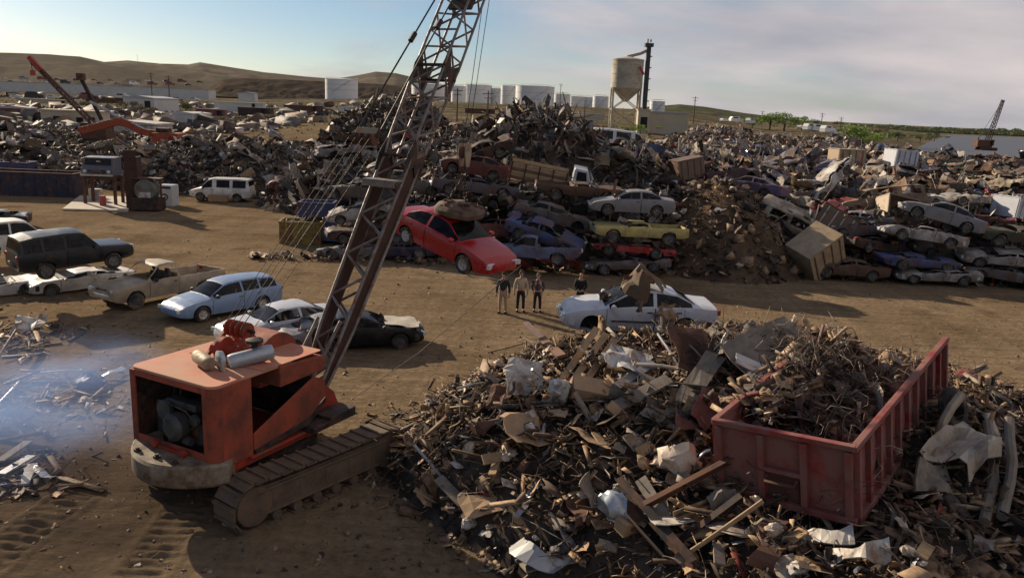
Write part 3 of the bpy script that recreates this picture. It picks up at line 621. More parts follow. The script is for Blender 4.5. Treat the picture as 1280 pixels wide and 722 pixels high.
def heap_mesh(key, x0, x1, y0, y1, st, material, name, label=None):
    h = hfun(key); nx = int((x1 - x0) / st); ny = int((y1 - y0) / st); v = []; f = []; H = {}
    for i in range(nx + 1):
        for j in range(ny + 1):
            x = x0 + i * st; y = y0 + j * st; q = h(x, y); H[i, j] = q; v.append((x, y, terr(x, y) + q - .12))
    for i in range(nx):
        for j in range(ny):
            if max(H[i, j], H[i + 1, j], H[i, j + 1], H[i + 1, j + 1]) > .03: a = i * (ny + 1) + j; f.append((a, a + ny + 1, a + ny + 2, a + 1))
    me = bpy.data.meshes.new(name); me.from_pydata(v, [], f); me.materials.append(material); me.shade_smooth()
    o = bpy.data.objects.new(name, me); COL.objects.link(o); tag(o, label, kind='stuff'); return o
HEAPM = mat('heap_core', (.095, .075, .06), .95, 0, .5, 1.6, .5, dirt=(.03, .026, .024), amt=.5, dscale=.9, world=True, spec=0.)
SOILM = mat('soil', (.13, .088, .056), .95, 0, .35, 1.4, .5, dirt=(.07, .05, .036), amt=.45, dscale=.6, world=True, spec=0.)
heap_mesh('fore', -4, 16.5, 8, 28.5, .3, HEAPM, 'scrap_heap')
heap_mesh('grey', -49, 7, 56, 106, .9, HEAPM, 'scrap_heap')
heap_mesh('centre', -13, 27, 46, 80, .7, HEAPM, 'scrap_heap')
heap_mesh('left', -96, -22, 74, 128, 1.1, HEAPM, 'scrap_heap')
heap_mesh('soil', 5, 19, 40, 60, .5, SOILM, 'soil_heap')
heap_mesh('field', 10, 155, 43, 190, 1.4, HEAPM, 'scrap_heap')
def sample(key, n, x0, x1, y0, y1, rs, lift=(-.05, .18), hmin=.04, near=0., wedge=True):
    h = hfun(key); out = []; tries = 0
    while len(out) < n and tries < n * 30:
        tries += 1
        u = rs.rand(); y = y0 + (y1 - y0) * (u ** (1 + near)); x = x0 + (x1 - x0) * rs.rand()
        if wedge and abs(x) > y * .70 + 2: continue
        q = h(x, y)
        if q < hmin: continue
        out.append((x, y, terr(x, y) + q + lift[0] + (lift[1] - lift[0]) * rs.rand()))
    return np.array(out)
KM = dict(sheet=4, panel=3, strip=5, pipe=2.5, rod=3, chunk=1.3, box=.7, angle=1.5, plank=.8, engine=.6, ring=.5, wire=.8)
S = lambda *a: np.random.RandomState(a[0])
scatter('scrap_pieces', sample('grey', 10500, -49, 7, 56, 106, S(1), (-.1, .3)), KM, 'metal', {'*': (.25, 1.0), 'pipe': (.6, 1.8), 'rod': (.6, 2.0), 'chunk': (.25, .6), 'box': (.25, .6), 'engine': (.4, .7), 'ring': (.4, .7)}, S(2), .8)
KC = dict(sheet=3, panel=2, strip=8, pipe=4, rod=4, chunk=.8, box=.5, angle=3, plank=1, engine=.5, ring=.4, wire=1.5)
scatter('scrap_pieces', sample('centre', 8000, -13, 27, 46, 80, S(3), (-.1, .4)), KC, 'metal', {'*': (.2, 1.1), 'strip': (.5, 2.2), 'pipe': (.8, 3.0), 'rod': (.8, 2.8), 'chunk': (.2, .6), 'box': (.25, .6), 'engine': (.4, .8), 'ring': (.4, .7)}, S(4), .8)
scatter('scrap_pieces', sample('left', 2600, -96, -22, 74, 128, S(5), (-.1, .4)), KM, 'metal', {'*': (.4, 2.0), 'pipe': (1, 3.5), 'rod': (.8, 2.5), 'chunk': (.3, 1.0), 'box': (.5, 1.6)}, S(6), .7)
scatter('scrap_pieces', sample('field', 12500, 10, 130, 43, 190, S(7), (-.1, .6), near=.6), KM, 'light', {'*': (.3, 1.7), 'strip': (.6, 2.6), 'pipe': (1, 3.5), 'rod': (.8, 3), 'chunk': (.25, .7), 'box': (.3, 1.1), 'engine': (.5, .9), 'ring': (.5, .8)}, S(8), .7)
scatter('scrap_pieces', sample('soil', 2600, 5, 19, 40, 60, S(9), (-.06, .06)), KM, 'mixed', {'*': (.08, .7), 'pipe': (.4, 1.5), 'rod': (.4, 1.5)}, S(10), .5)
KF = dict(sheet=4, panel=2.5, strip=9, pipe=1.2, rod=6, chunk=2, box=.6, angle=1.2, plank=5, wire=2)
scatter('scrap_pieces', sample('fore', 14500, -4, 16.5, 8.5, 28.5, S(11), (-.08, .12), wedge=False), KF, 'mixed', {'*': (.06, .36), 'pipe': (.25, .8), 'rod': (.3, 1.4), 'chunk': (.05, .18), 'box': (.06, .20), 'plank': (.15, .8), 'angle': (.2, .8), 'wire': (.2, .9), 'strip': (.15, .75)}, S(12), .5)
def flat_debris(n, cx, cy, a, b, rs, spread=1.):
    out = []
    for _ in range(n):
        x, y = cx + a * rs.randn() * .5, cy + b * rs.randn() * .5; out.append((x, y, terr(x, y) + .03 + .05 * rs.rand()))
    return np.array(out)
p_ = G(20, 505); scatter('scrap_pieces', np.concatenate([flat_debris(420, p_.x, p_.y, 3.0, 2.6, S(13)), flat_debris(220, *G(10, 600)[:2], 1.6, 1.6, S(14)), flat_debris(380, *G(8, 425)[:2], 2.2, 2.2, S(15))]), KF, 'mixed', {'*': (.06, .4), 'pipe': (.5, 1.9), 'rod': (.4, 1.8), 'plank': (.4, 1.6), 'angle': (.5, 1.8), 'chunk': (.06, .3)}, S(16), .35)
# litter and stones over the open yard
lit = []
rs_ = S(17)
while len(lit) < 2600:
    px, py = rs_.rand() * 1280, 300 + rs_.rand() * 420; p = G(px, py)
    if heap_h(p.x, p.y, 'fore') > 0: continue
    lit.append((p.x, p.y, terr(p.x, p.y) + .008))
scatter('ground_litter', np.array(lit), dict(chunk=6, panel=1, strip=1, rod=.6), 'mixed', {'*': (.025, .13), 'rod': (.1, .6)}, S(18), .3)
# fringe of broken bits around the foot of the near heap
fr = []
for _ in range(1500):
    a = rs_.rand() * 2 * math.pi; k = 1.0 + abs(rs_.randn()) * .07; x = 6.2 + 9.2 * k * math.cos(a); y = 18.1 + 9.3 * k * math.sin(a); x += .62 * max(0, 18 - y)
    if y > 8: fr.append((x, y, terr(x, y) + .03))
scatter('scrap_pieces', np.array(fr), KF, 'mixed', {'*': (.05, .32), 'pipe': (.2, .8), 'rod': (.3, 1.0), 'plank': (.2, .8), 'chunk': (.04, .2)}, S(19), .4)

# loose junk caught between the stacked cars
rs_ = S(20); cl = []
for _ in range(900): x = -9 + 22 * rs_.rand(); cl.append((x, 45.8 + 5 * rs_.rand() ** .6, .1 + 4.4 * rs_.rand() ** 1.3))
for _ in range(1000): x = 16 + 16 * rs_.rand(); cl.append((x, 46.6 + 5 * rs_.rand() ** .7, .1 + 3.6 * rs_.rand() ** 1.2))
scatter('scrap_pieces', np.array(cl), KM, 'metal', {'*': (.2, 1.0), 'strip': (.4, 1.8), 'pipe': (.6, 2.4), 'rod': (.6, 2.2), 'chunk': (.2, .5), 'box': (.2, .5), 'engine': (.4, .7), 'ring': (.4, .65)}, S(21), .7)
fr = []
for _ in range(900): x = -15 + 49 * rs_.rand(); y = 43.6 + 1.6 * rs_.rand() + (1.2 if x > 15 else 0); fr.append((x, y, terr(x, y) + .05 + .15 * rs_.rand()))
scatter('scrap_pieces', np.array(fr), KM, 'mixed', {'*': (.1, .7), 'pipe': (.4, 1.4), 'rod': (.4, 1.4), 'chunk': (.1, .35), 'box': (.15, .35), 'engine': (.3, .6), 'ring': (.4, .65)}, S(22), .4)
scatter('scrap_pieces', sample('grey', 3500, -46, -4, 66, 78, S(23), (-.1, .2), hmin=.02), KM, 'metal', {'*': (.2, .8), 'pipe': (.6, 1.8), 'rod': (.6, 2.0), 'chunk': (.2, .5), 'box': (.2, .5), 'engine': (.4, .7), 'ring': (.4, .7)}, S(24), .8)

# bigger torn pieces over the heaps
KB = dict(sheet=4, panel=5, strip=5, plank=6, angle=2.5, box=1.2, pipe=.25)
PAL['pale'] = [((.38, .27, .165), 5), ((.46, .34, .215), 3.5), ((.26, .17, .10), 6), ((.32, .29, .25), 3), ((.50, .46, .40), 1.2), ((.15, .105, .075), 6), ((.22, .04, .035), .5), ((.09, .07, .06), 5)]
scatter('scrap_pieces', np.array([q for q in sample('fore', 1250, -3.5, 16, 9, 26, S(25), (-.03, .12), hmin=.25, wedge=False) if q[1] < 20.6]), dict(KB, rod=4, wire=3), 'pale', {'*': (.25, .75), 'panel': (.25, .75), 'strip': (.4, 1.4), 'plank': (.4, 1.6), 'angle': (.5, 1.7), 'box': (.12, .35), 'pipe': (.5, 1.4), 'rod': (.6, 1.8), 'wire': (.4, 1.1)}, S(26), .42)
scatter('scrap_pieces', sample('grey', 520, -46, 4, 60, 100, S(27), (.0, .4), hmin=.4), KB, 'light', {'*': (.8, 2.4), 'strip': (1.2, 3.6), 'plank': (1.2, 3.5), 'box': (.6, 1.3)}, S(28), .6)
scatter('scrap_pieces', sample('centre', 420, -12, 26, 48, 76, S(29), (.0, .4), hmin=.4), KB, 'light', {'*': (.7, 2.0), 'strip': (1.2, 3.6), 'plank': (1.2, 3.0), 'box': (.5, 1.1)}, S(30), .6)
rs_ = S(31); cl = []
while len(cl) < 2400:                                  # low industrial clutter over the plain beyond the heaps
    px, py = -10 + 520 * rs_.rand(), 119 + 36 * rs_.rand(); Y = 120 + 260 * ((156 - py) / 37) ** 1.5; p = D(px, py, Y); x, y = p.x, p.y
    if noise.noise(Vector((x * .02, y * .012, 4))) < -.05: continue
    cl.append((x, y, terr(x, y) + .3 * rs_.rand()))
scatter('plain_clutter', np.array(cl), dict(box=4, panel=4, sheet=2, chunk=2, angle=1, pipe=1), 'metal', {'*': (.6, 3.0), 'box': (.8, 4.5), 'chunk': (.5, 1.8), 'pipe': (2, 6)}, S(32), .25)
# ------------------------------------------------------------------ the crawler crane
CC = Vector((-5.5, 17.75)); CAZ = 28.0; TAZ = -9.0
def crane():
    root = empty('crawler_crane', gz(CC)); root.rotation_euler = (0, 0, R_(-CAZ))
    tag(root, 'orange crawler crane with rusty lattice boom parked in the yard foreground', 'crane')
    # --- tracks
    shoe = MB().box((0, 0, 0), (.70, .285, .045)).box((0, .10, .04), (.70, .05, .05)); shoe.box((0, -.06, -.04), (.24, .16, .05))
    sm = shoe.mesh('track_shoe', M['track'])
    Rt = Matrix.Rotation(R_(TAZ), 4, 'Z'); Lh, rad, zc = 1.90, .52, .58
    for s in (-1, 1):
        fr = MB(); xo = s * 1.62
        fr.prism([(xo - .24, -Lh - .12, .26), (xo - .24, Lh + .12, .26), (xo - .24, Lh + .32, zc), (xo - .24, Lh + .05, .92), (xo - .24, -Lh - .05, .92), (xo - .24, -Lh - .25, zc)], (.48, 0, 0))
        for k in range(5): fr.box((xo + s * .275, -1.4 + k * .7, .60), (.05, .10, .34))
        fr.box((xo + s * .268, 0, .58), (.03, 3.9, .50)); fr.box((xo + s * .275, 0, .86), (.08, 3.7, .05)); fr.box((xo + s * .275, 0, .32), (.05, 3.5, .05))
        f = fr.build('track_frame', M['track'], root, bevel=.015); f.rotation_euler = (0, 0, R_(TAZ))
        for y in (-Lh, Lh):
            w = MB().lathe([(.10, -.3), (.42, -.3), (.46, -.2), (.46, .2), (.42, .3), (.10, .3)], (xo, y, zc), (1, 0, 0), 20, True); w.build('sprocket' if y < 0 else 'idler_wheel', M['track'], f, 40)
        for k in range(6): MB().lathe([(.03, -.29), (.12, -.29), (.13, 0), (.12, .29), (.03, .29)], (xo, -1.35 + k * .54, .19), (1, 0, 0), 12, True).build('roller', M['track'], f, 40)
        per = 4 * Lh + 2 * math.pi * rad; n = 34
        for k in range(n):
            d = (k + .5) / n * per
            if d < 2 * Lh: y, z, a = -Lh + d, zc + rad, 0
            elif d < 2 * Lh + math.pi * rad: q = (d - 2 * Lh) / rad; y, z, a = Lh + rad * math.sin(q), zc + rad * math.cos(q), -q
            elif d < 4 * Lh + math.pi * rad: y, z, a = Lh - (d - 2 * Lh - math.pi * rad), zc - rad, math.pi
            else: q = (d - 4 * Lh - math.pi * rad) / rad; y, z, a = -Lh - rad * math.sin(q), zc - rad * math.cos(q), math.pi - q
            if a == 0: z -= .035 * math.sin(math.pi * (d / (2 * Lh))) 
            o = bpy.data.objects.new('track_shoe', sm); COL.objects.link(o); o.parent = f; o.location = (xo, y, z); o.rotation_euler = (a, 0, 0)
    cb = MB().box((0, 0, .62), (2.7, 1.5, .42)).box((0, .9, .55), (2.6, .3, .3)).box((0, -.9, .55), (2.6, .3, .3))
    o = cb.build('carbody', M['track'], root, bevel=.03); o.rotation_euler = (0, 0, R_(TAZ))
    MB().lathe([(.95, .80), (1.0, .84), (1.0, .98), (.9, 1.03), (.9, 1.10)], n=36).build('turntable', M['dsteel'], root, 35)
    # --- upper works: x right, y forward
    x0, x1, y0, y1, zd, zt = -1.62, .92, -2.55, .62, 1.32, 3.06
    dk = MB().box((-.35, -.55, 1.21), (2.45, 3.9, .20)).box((-.35, 1.25, 1.24), (1.5, .8, .2)).box((.75, -.2, 1.3), (.5, 2.9, .06)); dk.build('revolving_deck', M['redpart'], root, bevel=.02)
    # counterweight: curved slab
    cw = MB(); n = 13; vs = []
    for k in range(n):
        a = R_(-43 + 86 * k / (n - 1)); so_, si = math.sin(a), math.cos(a)
        for rr, z in ((3.22, .98), (3.27, 1.04), (3.27, 1.42), (3.22, 1.47), (2.55, 1.47), (2.55, .98)): vs.append((-.35 + rr * so_ * .63, -rr * si * 1.02 + .10 + .0 * rr, z))
    fs = [(k * 6 + q, (k + 1) * 6 + q, (k + 1) * 6 + (q + 1) % 6, k * 6 + (q + 1) % 6) for k in range(n - 1) for q in range(6)] + [tuple(range(6)), tuple(reversed(range((n - 1) * 6, n * 6)))]
    c_ = cw.add(vs, fs).build('counterweight', M['weight'], root, 30)
    for x in (-.95, -.35, .2): MB().box((x, -2.95, 1.49), (.12, .10, .05)).tube([(x, -2.95, 1.48), (x, -2.95, 1.56)], .04, 8).build('bolt', M['dsteel'], c_)
    # roof with rounded rear corners
    def rpoly(xa, xb, ya, yb, r, z):
        P = []
        for cx, cy, a0 in ((xb - r, ya + r, -90), (xb - .08, yb - .08, 0), (xa + .08, yb - .08, 90), (xa + r, ya + r, 180)):
            q = r if cy < 0 and cy == ya + r else .08
            for k in range(6): a = R_(a0 + 18 * k); P.append((cx + q * math.cos(a), cy + q * math.sin(a), z))
        return P
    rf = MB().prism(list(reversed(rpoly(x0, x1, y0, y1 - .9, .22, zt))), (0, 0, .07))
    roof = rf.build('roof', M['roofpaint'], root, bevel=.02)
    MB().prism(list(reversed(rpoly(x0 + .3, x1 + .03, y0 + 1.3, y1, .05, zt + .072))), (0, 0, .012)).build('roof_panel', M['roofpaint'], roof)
    # sloping front wing of the roof on the right, arched hood on the left
    wing = MB().prism([(x1 + .05, -.75, 2.62), (x1 + .05, .62, 2.66), (x1 + .05, .74, 2.84), (x1 + .05, .62, 3.02), (x1 + .05, -.75, 3.12)], (-.95, 0, 0)); wing.build('front_wing', M['orange'], root, bevel=.03)
    ar = [(-.02, .85, 2.3)] + [(-.02, .22 + .62 * math.cos(R_(a)), 2.92 + .56 * math.sin(R_(a))) for a in range(0, 181, 15)] + [(-.02, -.40, 2.3)]
    MB().prism(ar, (-1.15, 0, 0)).build('drum_hood', M['orange'], root, 40)
    # walls
    def wall(name, poly, vec, m=M['orange'], parent=root, bev=.015): return MB().prism(poly, vec).build(name, m, parent, bevel=bev)
    wall('rear_post', [(x1, y0 + .22, zd), (x1, y0 + 1.02, zd), (x1, y0 + 1.02, zt), (x1, y0 + .22, zt)], (-.06, 0, 0))
    cr = MB(); P = []
    for k in range(7): a = R_(-90 + 15 * k); P.append((x1 - .22 + .22 * math.cos(a), y0 + .22 + .22 * math.sin(a)))
    vs = [(x, y, z) for x, y in P for z in (zd, zt)] + [(x1 - .22 + (x - x1 + .22) * .75, y0 + .22 + (y - y0 - .22) * .75, z) for x, y in P for z in (zd, zt)]
    cr.add(vs, [(2 * k, 2 * k + 2, 2 * k + 3, 2 * k + 1) for k in range(6)] + [(14 + 2 * k, 15 + 2 * k, 17 + 2 * k, 16 + 2 * k) for k in range(6)]).build('corner_post', M['orange'], root, 60)
    wall('rear_jamb', [(x1 - .22, y0, zd), (x1 - .34, y0, zd), (x1 - .34, y0, zt), (x1 - .22, y0, zt)], (0, .05, 0))
    wall('rear_jamb', [(x0 + .16, y0, zd), (x0, y0, zd), (x0, y0, zt), (x0 + .16, y0, zt)], (0, .05, 0))
    wall('rear_header', [(x0 + .16, y0 + .004, zt - .13), (x1 - .34, y0 + .004, zt - .13), (x1 - .34, y0 + .004, zt), (x0 + .16, y0 + .004, zt)], (0, .05, 0))
    wall('rear_sill', [(x0 + .16, y0 + .004, zd), (x1 - .34, y0 + .004, zd), (x1 - .34, y0 + .004, zd + .30), (x0 + .16, y0 + .004, zd + .30)], (0, .05, 0))
    wall('left_wall', [(x0, y0 + .05, zd), (x0, y1 - .3, zd), (x0, y1 - .3, zt), (x0, y0 + .05, zt)], (.05, 0, 0))
    wall('fire_wall', [(x0 + .05, .45, zd), (x1 - .1, .45, zd), (x1 - .1, .45, 2.5), (x0 + .05, .45, 2.5)], (0, .05, 0), M['dsteel'])
    # diagonal boom-hoist guard on the right side
    sp = wall('side_panel', [(x1 + .02, -1.52, 1.80), (x1 + .02, .35, 2.56), (x1 + .02, .72, 2.40), (x1 + .02, .78, 2.0), (x1 + .02, .2, 1.62), (x1 + .02, -1.52, 1.42)], (-.05, 0, 0))
    wall('side_panel', [(x1 + .03, -1.5, 1.42), (x1 + .03, .18, 1.62), (x1 + .03, .76, 1.96), (x1 + .03, .76, 1.84), (x1 + .03, .2, 1.45), (x1 + .03, -1.5, 1.30)], (-.04, 0, 0), M['dsteel'])
    MB().box((x0 + .075, -1.0, 2.15), (.03, 2.9, 1.62)).box((x1 - .09, y0 + .62, 2.15), (.03, .78, 1.62)).box((-.35, -1.0, zt - .03), (2.3, 3.0, .03)).build('inner_lining', M['dsteel'], root)
    # engine bay seen through the rear opening
    en = MB().box((-.35, -1.5, 1.75), (.8, 1.5, .8)).box((-.35, -1.5, 2.25), (.5, 1.3, .25)); e = en.build('engine', M['dsteel'], root, bevel=.03)
    MB().lathe([(.001, -.16), (.12, -.16), (.26, -.08), (.30, .05), (.30, .22), (.2, .30), (.001, .30)], (-.30, -2.36, 2.02), (0, -1, 0), 20).build('flywheel_cover', M['engine'], e, 35)
    MB().tube([(-.75, -2.3, 1.7), (-.6, -2.35, 1.9), (-.45, -2.3, 1.75), (-.5, -2.25, 1.5)], .05, 8).build('hose', M['engine'], e, 50)
    MB().lathe([(.09, -.1), (.11, 0), (.09, .1)], (-.05, -2.4, 1.72), (1, 0, 0), 12, True).lathe([(.07, -.06), (.07, .06)], (-.55, -2.4, 1.62), (0, 1, 0), 12, True).build('pump', M['engine'], e, 40)
    MB().box((-1.05, -2.0, 1.95), (.5, .35, .75)).box((.2, -2.1, 1.85), (.25, .3, .5)).box((-.35, -2.18, 2.42), (.9, .25, .16)).build('radiator', M['engine'], e, bevel=.02)
    MB().lathe([(.05, -.04), (.22, -.04), (.18, 0), (.22, .04), (.05, .04)], (-.78, -2.36, 2.25), (0, 1, 0), 18, True).lathe([(.05, -.03), (.13, -.03), (.10, 0), (.13, .03), (.05, .03)], (.12, -2.36, 2.2), (0, 1, 0), 14, True).build('pulley', M['engine'], e, 40)
    MB().tube([(-.85, -2.38, 2.45), (-.1, -2.38, 2.36), (.2, -2.38, 2.12), (-.3, -2.38, 1.74), (-.9, -2.38, 2.1), (-.85, -2.38, 2.45)], .018, 5, False).build('belt', M['rubber'], e)
    for x in (-1.0, -.8, .1, .22): MB().tube([(x, -2.2, 1.6), (x + .1, -2.1, 2.1), (x, -1.9, 2.6)], .03, 6).build('pipe', M['dsteel'], e, 50)
    MB().box((-.35, -2.58, 1.50), (.9, .10, .10)).lathe([(.09, -.05), (.09, .05)], (-.8, -2.64, 1.58), (0, 1, 0), 10, True).lathe([(.09, -.05), (.09, .05)], (.05, -2.64, 1.55), (0, 1, 0), 10, True).build('tow_hitch', M['redpart'], root, bevel=.01)
    # roof gear
    MB().lathe([(.02, -.36), (.13, -.36), (.15, -.3), (.15, .3), (.13, .36), (.02, .36)], (-.25, -1.75, zt + .24), (.9, -.35, 0), 18, True).build('muffler', M['muffler'], root, 40)
    MB().tube([(.05, -1.72, zt + .22), (.25, -1.7, zt + .2), (.3, -1.7, zt + .05)], .06, 10).build('exhaust_pipe', M['muffler'], root, 50)
    MB().lathe([(.02, -.48), (.15, -.48), (.17, -.4), (.17, .4), (.15, .48), (.02, .48)], (.42, -1.05, zt + .25), (.45, .88, .12), 18, True).build('air_intake', M['intake'], root, 40)
    MB().lathe([(.11, -.02), (.20, 0), (.22, .10), (.11, .14)], (.12, -1.55, zt + .25), (-.4, -.9, 0), 16, True).build('intake_cap', M['intake'], root, 40)
    MB().tube([(.38, -.9, zt + .05), (.38, -.9, zt + .5)], .07, 10).lathe([(.10, 0), (.19, .04), (.19, .1), (.05, .14)], (.38, -.9, zt + .5), n=14, cap=True).build('stack_pipe', M['dsteel'], root, 40)
    # gantry with its sheaves
    for x in (-.72, -.05):
        g = MB().bar((x, -1.35, zt + .05), (x, -.62, zt + .62), .09).bar((x, -.2, zt + .05), (x, -.62, zt + .62), .09).bar((x, -1.1, zt + .3), (x, -.3, zt + .25), .07); g.build('gantry_leg', M['redpart'], root, bevel=.01)
    MB().tube([(-.85, -.62, zt + .64), (.08, -.62, zt + .64)], .05, 10).build('gantry_pin', M['dsteel'], root, 50)
    for k in range(4): MB().lathe([(.05, -.035), (.19, -.035), (.15, 0), (.19, .035), (.05, .035)], (-.64 + k * .17, -.62, zt + .64), (1, 0, 0), 20, True).build('sheave', M['redpart'], root, 40)
    MB().lathe([(.3, -.06), (.3, .06)], (-.4, -1.05, zt + .26), (1, .2, 0), 18, True).lathe([(.12, -.3), (.12, .3)], (-.4, -1.05, zt + .26), (1, .2, 0), 12, True).build('winch_drum', M['redpart'], root, 40)
    # winches on the front deck
    MB().lathe([(.36, -.5), (.36, -.44), (.2, -.43), (.2, .43), (.36, .44), (.36, .5)], (-.35, .95, 1.7), (1, 0, 0), 20, True).build('hoist_drum', M['redpart'], root, 40)
    for x in (-.95, .42): MB().prism([(x, .75, 1.33), (x, 1.75, 1.33), (x, 1.55, 1.75), (x, 1.25, 2.0), (x, .95, 1.75)], (.07, 0, 0)).build('boom_lug', M['redpart'], root, bevel=.01)
    MB().box((.95, 1.05, 1.42), (.55, .9, .22)).box((1.0, .3, 1.38), (.45, .6, .14)).build('step_box', M['dsteel'], root, bevel=.02)
    # --- boom
    B = Vector((.10, 1.26, 1.86)); el = R_(54.5); da = R_(3.2); X = Vector((math.cos(da), math.sin(da), 0)); fw = Vector((-math.sin(da), math.cos(da), 0)); ax = fw * math.cos(el) + Vector((0, 0, math.sin(el))); up = fw * -math.sin(el) + Vector((0, 0, math.cos(el)))
    def bp(t, sx, su): return B + ax * t + X * sx + up * su
    def section(name, ts, halfw, halfh, nb, chord_r, lac_r, plates=False, skip=()):
        # ts: stations; halfw/halfh at each station
        tt = np.array(ts, float)
        hw = lambda t: float(np.interp(t, tt, halfw)); hh = lambda t: float(np.interp(t, tt, halfh))
        sec = empty(name, parent=root)
        for sx in (-1, 1):
            for su in (-1, 1):
                MB().tube([bp(t, sx * hw(t), su * hh(t)) for t in ts], chord_r, 8).build('chord', M['steel'], sec, 50)
        st = np.linspace(ts[0], ts[-1], nb + 1)
        me_cache = []
        for k in range(nb):
            a, b = st[k], st[k + 1]; fl = 1 if k % 2 else -1
            for su in (-1, 1):                       # top and bottom faces
                MB().tube([bp(a, fl * hw(a), su * hh(a)), bp(b, -fl * hw(b), su * hh(b))], lac_r, 6).build('lacing', M['steel'], sec, 60)
            if not plates:
                for sx in (-1, 1):
                    MB().tube([bp(a, sx * hw(a), fl * hh(a)), bp(b, sx * hw(b), -fl * hh(b))], lac_r, 6).build('lacing', M['steel'], sec, 60)
                if k % 2 == 0 and k:
                    for su in (-1, 1): MB().tube([bp(a, -hw(a), su * hh(a)), bp(a, hw(a), su * hh(a))], lac_r, 6).build('lacing', M['steel'], sec, 60)
        if plates:
            for sx in (-1, 1):
                q = [bp(t, sx * (hw(t) - .02), hh(t) * .92) for t in ts] + [bp(t, sx * (hw(t) - .02), -hh(t) * .92) for t in reversed(ts)]
                MB().prism(q, X * (-.025 * sx)).build('side_plate', M['plate'], sec)
        return sec
    J1, J2, TIP = 6.6, 9.65, 15.2
    section('boom_base_section', (0, 1.6, 5.2, 6.1, J1), (.27, .37, .45, .46, .44), (.12, .20, .24, .24, .24), 11, .045, .036, plates=True)
    section('boom_middle_section', (J1 + .04, J1 + .5, J2 - .3, J2), (.40, .44, .46, .45), (.26, .32, .36, .36), 5, .042, .032)
    section('boom_tip_section', (J2 + .04, J2 + .4, 13.0, TIP), (.45, .46, .44, .24), (.36, .38, .36, .16), 9, .04, .03)
    for t in (J1, J2):
        jp = empty('boom_joint', parent=root)
        for sx in (-1, 1):
            w = .45; q = [bp(t - .55, sx * w, .36), bp(t, sx * w, .46), bp(t + .55, sx * w, .36), bp(t + .14, sx * w, .0), bp(t + .5, sx * w, -.34), bp(t, sx * w, -.42), bp(t - .5, sx * w, -.34), bp(t - .14, sx * w, .0)]
            MB().prism(q, X * .03 * sx).build('gusset', M['dsteel'], jp, bevel=.008)
        for su in (-.34, .36): MB().tube([bp(t, -.5, su), bp(t, .5, su)], .045, 8).build('joint_pin', M['dsteel'], jp, 50)
    pl = MB().box(bp(5.55, 0, .60), (1.25, .42, .07), Matrix.Rotation(el, 3, 'X')); pl = MB(); c = bp(5.75, -.02, .44); pl.box(c, (1.05, .42, .05)).box(c + Vector((0, -.20, -.09)), (1.05, .05, .16)).build('rope_guard_platform', M['steel'], root, bevel=.008)
    tp = empty('boom_head', parent=root)
    for sx in (-.3, .3): MB().prism([bp(TIP - .2, sx, .2), bp(TIP + .5, sx, .1), bp(TIP + .5, sx, -.35), bp(TIP - .1, sx, -.25)], X * .03).build('cheek_plate', M['dsteel'], tp)
    for sx in (-.12, .12): MB().lathe([(.05, -.04), (.34, -.04), (.29, 0), (.34, .04), (.05, .04)], bp(TIP + .3, sx, -.12), (1, 0, 0), 22, True).build('sheave', M['dsteel'], tp, 40)
    # upper deck plate in the tip section, as in the photo
    MB().box(bp(12.3, 0, .0), (.80, .08, .6), Matrix.Rotation(el - math.pi / 2, 3, 'X')).build('cross_plate', M['dsteel'], root)
    # --- ropes: gantry -> bridle -> pendants -> boom head
    GP_ = Vector((-.36, -.62, zt + .64)); BR = bp(6.35, 0, 1.75)
    bl = empty('bridle', parent=root)
    MB().box(BR, (.72, .26, .13), Matrix.Rotation(el * .9, 3, 'X')).build('spreader_bar', M['dsteel'], bl, bevel=.02)
    for sx in (-.30, -.1, .1, .30): MB().lathe([(.04, -.04), (.16, -.04), (.13, 0), (.16, .04), (.04, .04)], BR + Vector((sx, -.12, -.16)), (1, 0, 0), 16, True).build('sheave', M['rust'], bl, 40)
    for k, sx in enumerate((-.28, -.11, .06, .23)):
        MB().tube([GP_ + Vector((sx, -.2, .08)), BR + Vector((sx * 1.3, -.3, -.12))], .0085, 5).build('cable', M['cable'], root, 60)
        if k % 2: MB().tube([GP_ + Vector((sx + .05, .2, .08)), BR + Vector((sx * 1.3 + .04, .05, -.22))], .0085, 5).build('cable', M['cable'], root, 60)
    for sx in (-.36, .36):
        end = bp(TIP + .2, sx * .7, .25); a = BR + Vector((sx, .1, .1)); mid = a.lerp(end, .40 + sx * .08)
        MB().tube([a, end], .024, 6).build('pendant', M['cable'], root, 60)
        MB().tube([mid, mid + (end - a).normalized() * .32], .075, 8).build('pendant_socket', M['dsteel'], root, 40)
    # back-stop strut between the deck and the boom
    for sx in (-.4, .3): MB().tube([(sx - .1, .9, 1.9), bp(1.7, sx, .35)], .045, 8).build('backstop', M['steel'], root, 60)
    MB().tube([(1.02, 1.35, 1.6), (1.9, 3.2, 2.6), (3.2, 6.2, 4.6)], .010, 4).build('tag_line', M['cable'], root)
    # --- hoist rope down to the hook (world positions, turned into the crane's frame)
    bpy.context.view_layer.update(); inv = root.matrix_world.inverted()
    tipw = root.matrix_world @ bp(TIP + .62, 0, -.12)
    hook = inv @ D(581, 196, 25.9)
    for dx in (-.13, .13): MB().tube([inv @ tipw + Vector((dx, 0, 0)), hook + Vector((dx * .6, 0, .36))], .011, 5).build('hoist_rope', M['cable'], root, 60)
    hb = empty('hook_block', parent=root)
    for s in (-1, 1): MB().prism([hook + Vector((s * .10, -.17, .42)), hook + Vector((s * .10, .17, .42)), hook + Vector((s * .10, .20, .1)), hook + Vector((s * .10, .08, -.32)), hook + Vector((s * .10, -.08, -.32)), hook + Vector((s * .10, -.20, .1))], (.035 * s, 0, 0)).build('cheek_plate', M['muffler'], hb, bevel=.01)
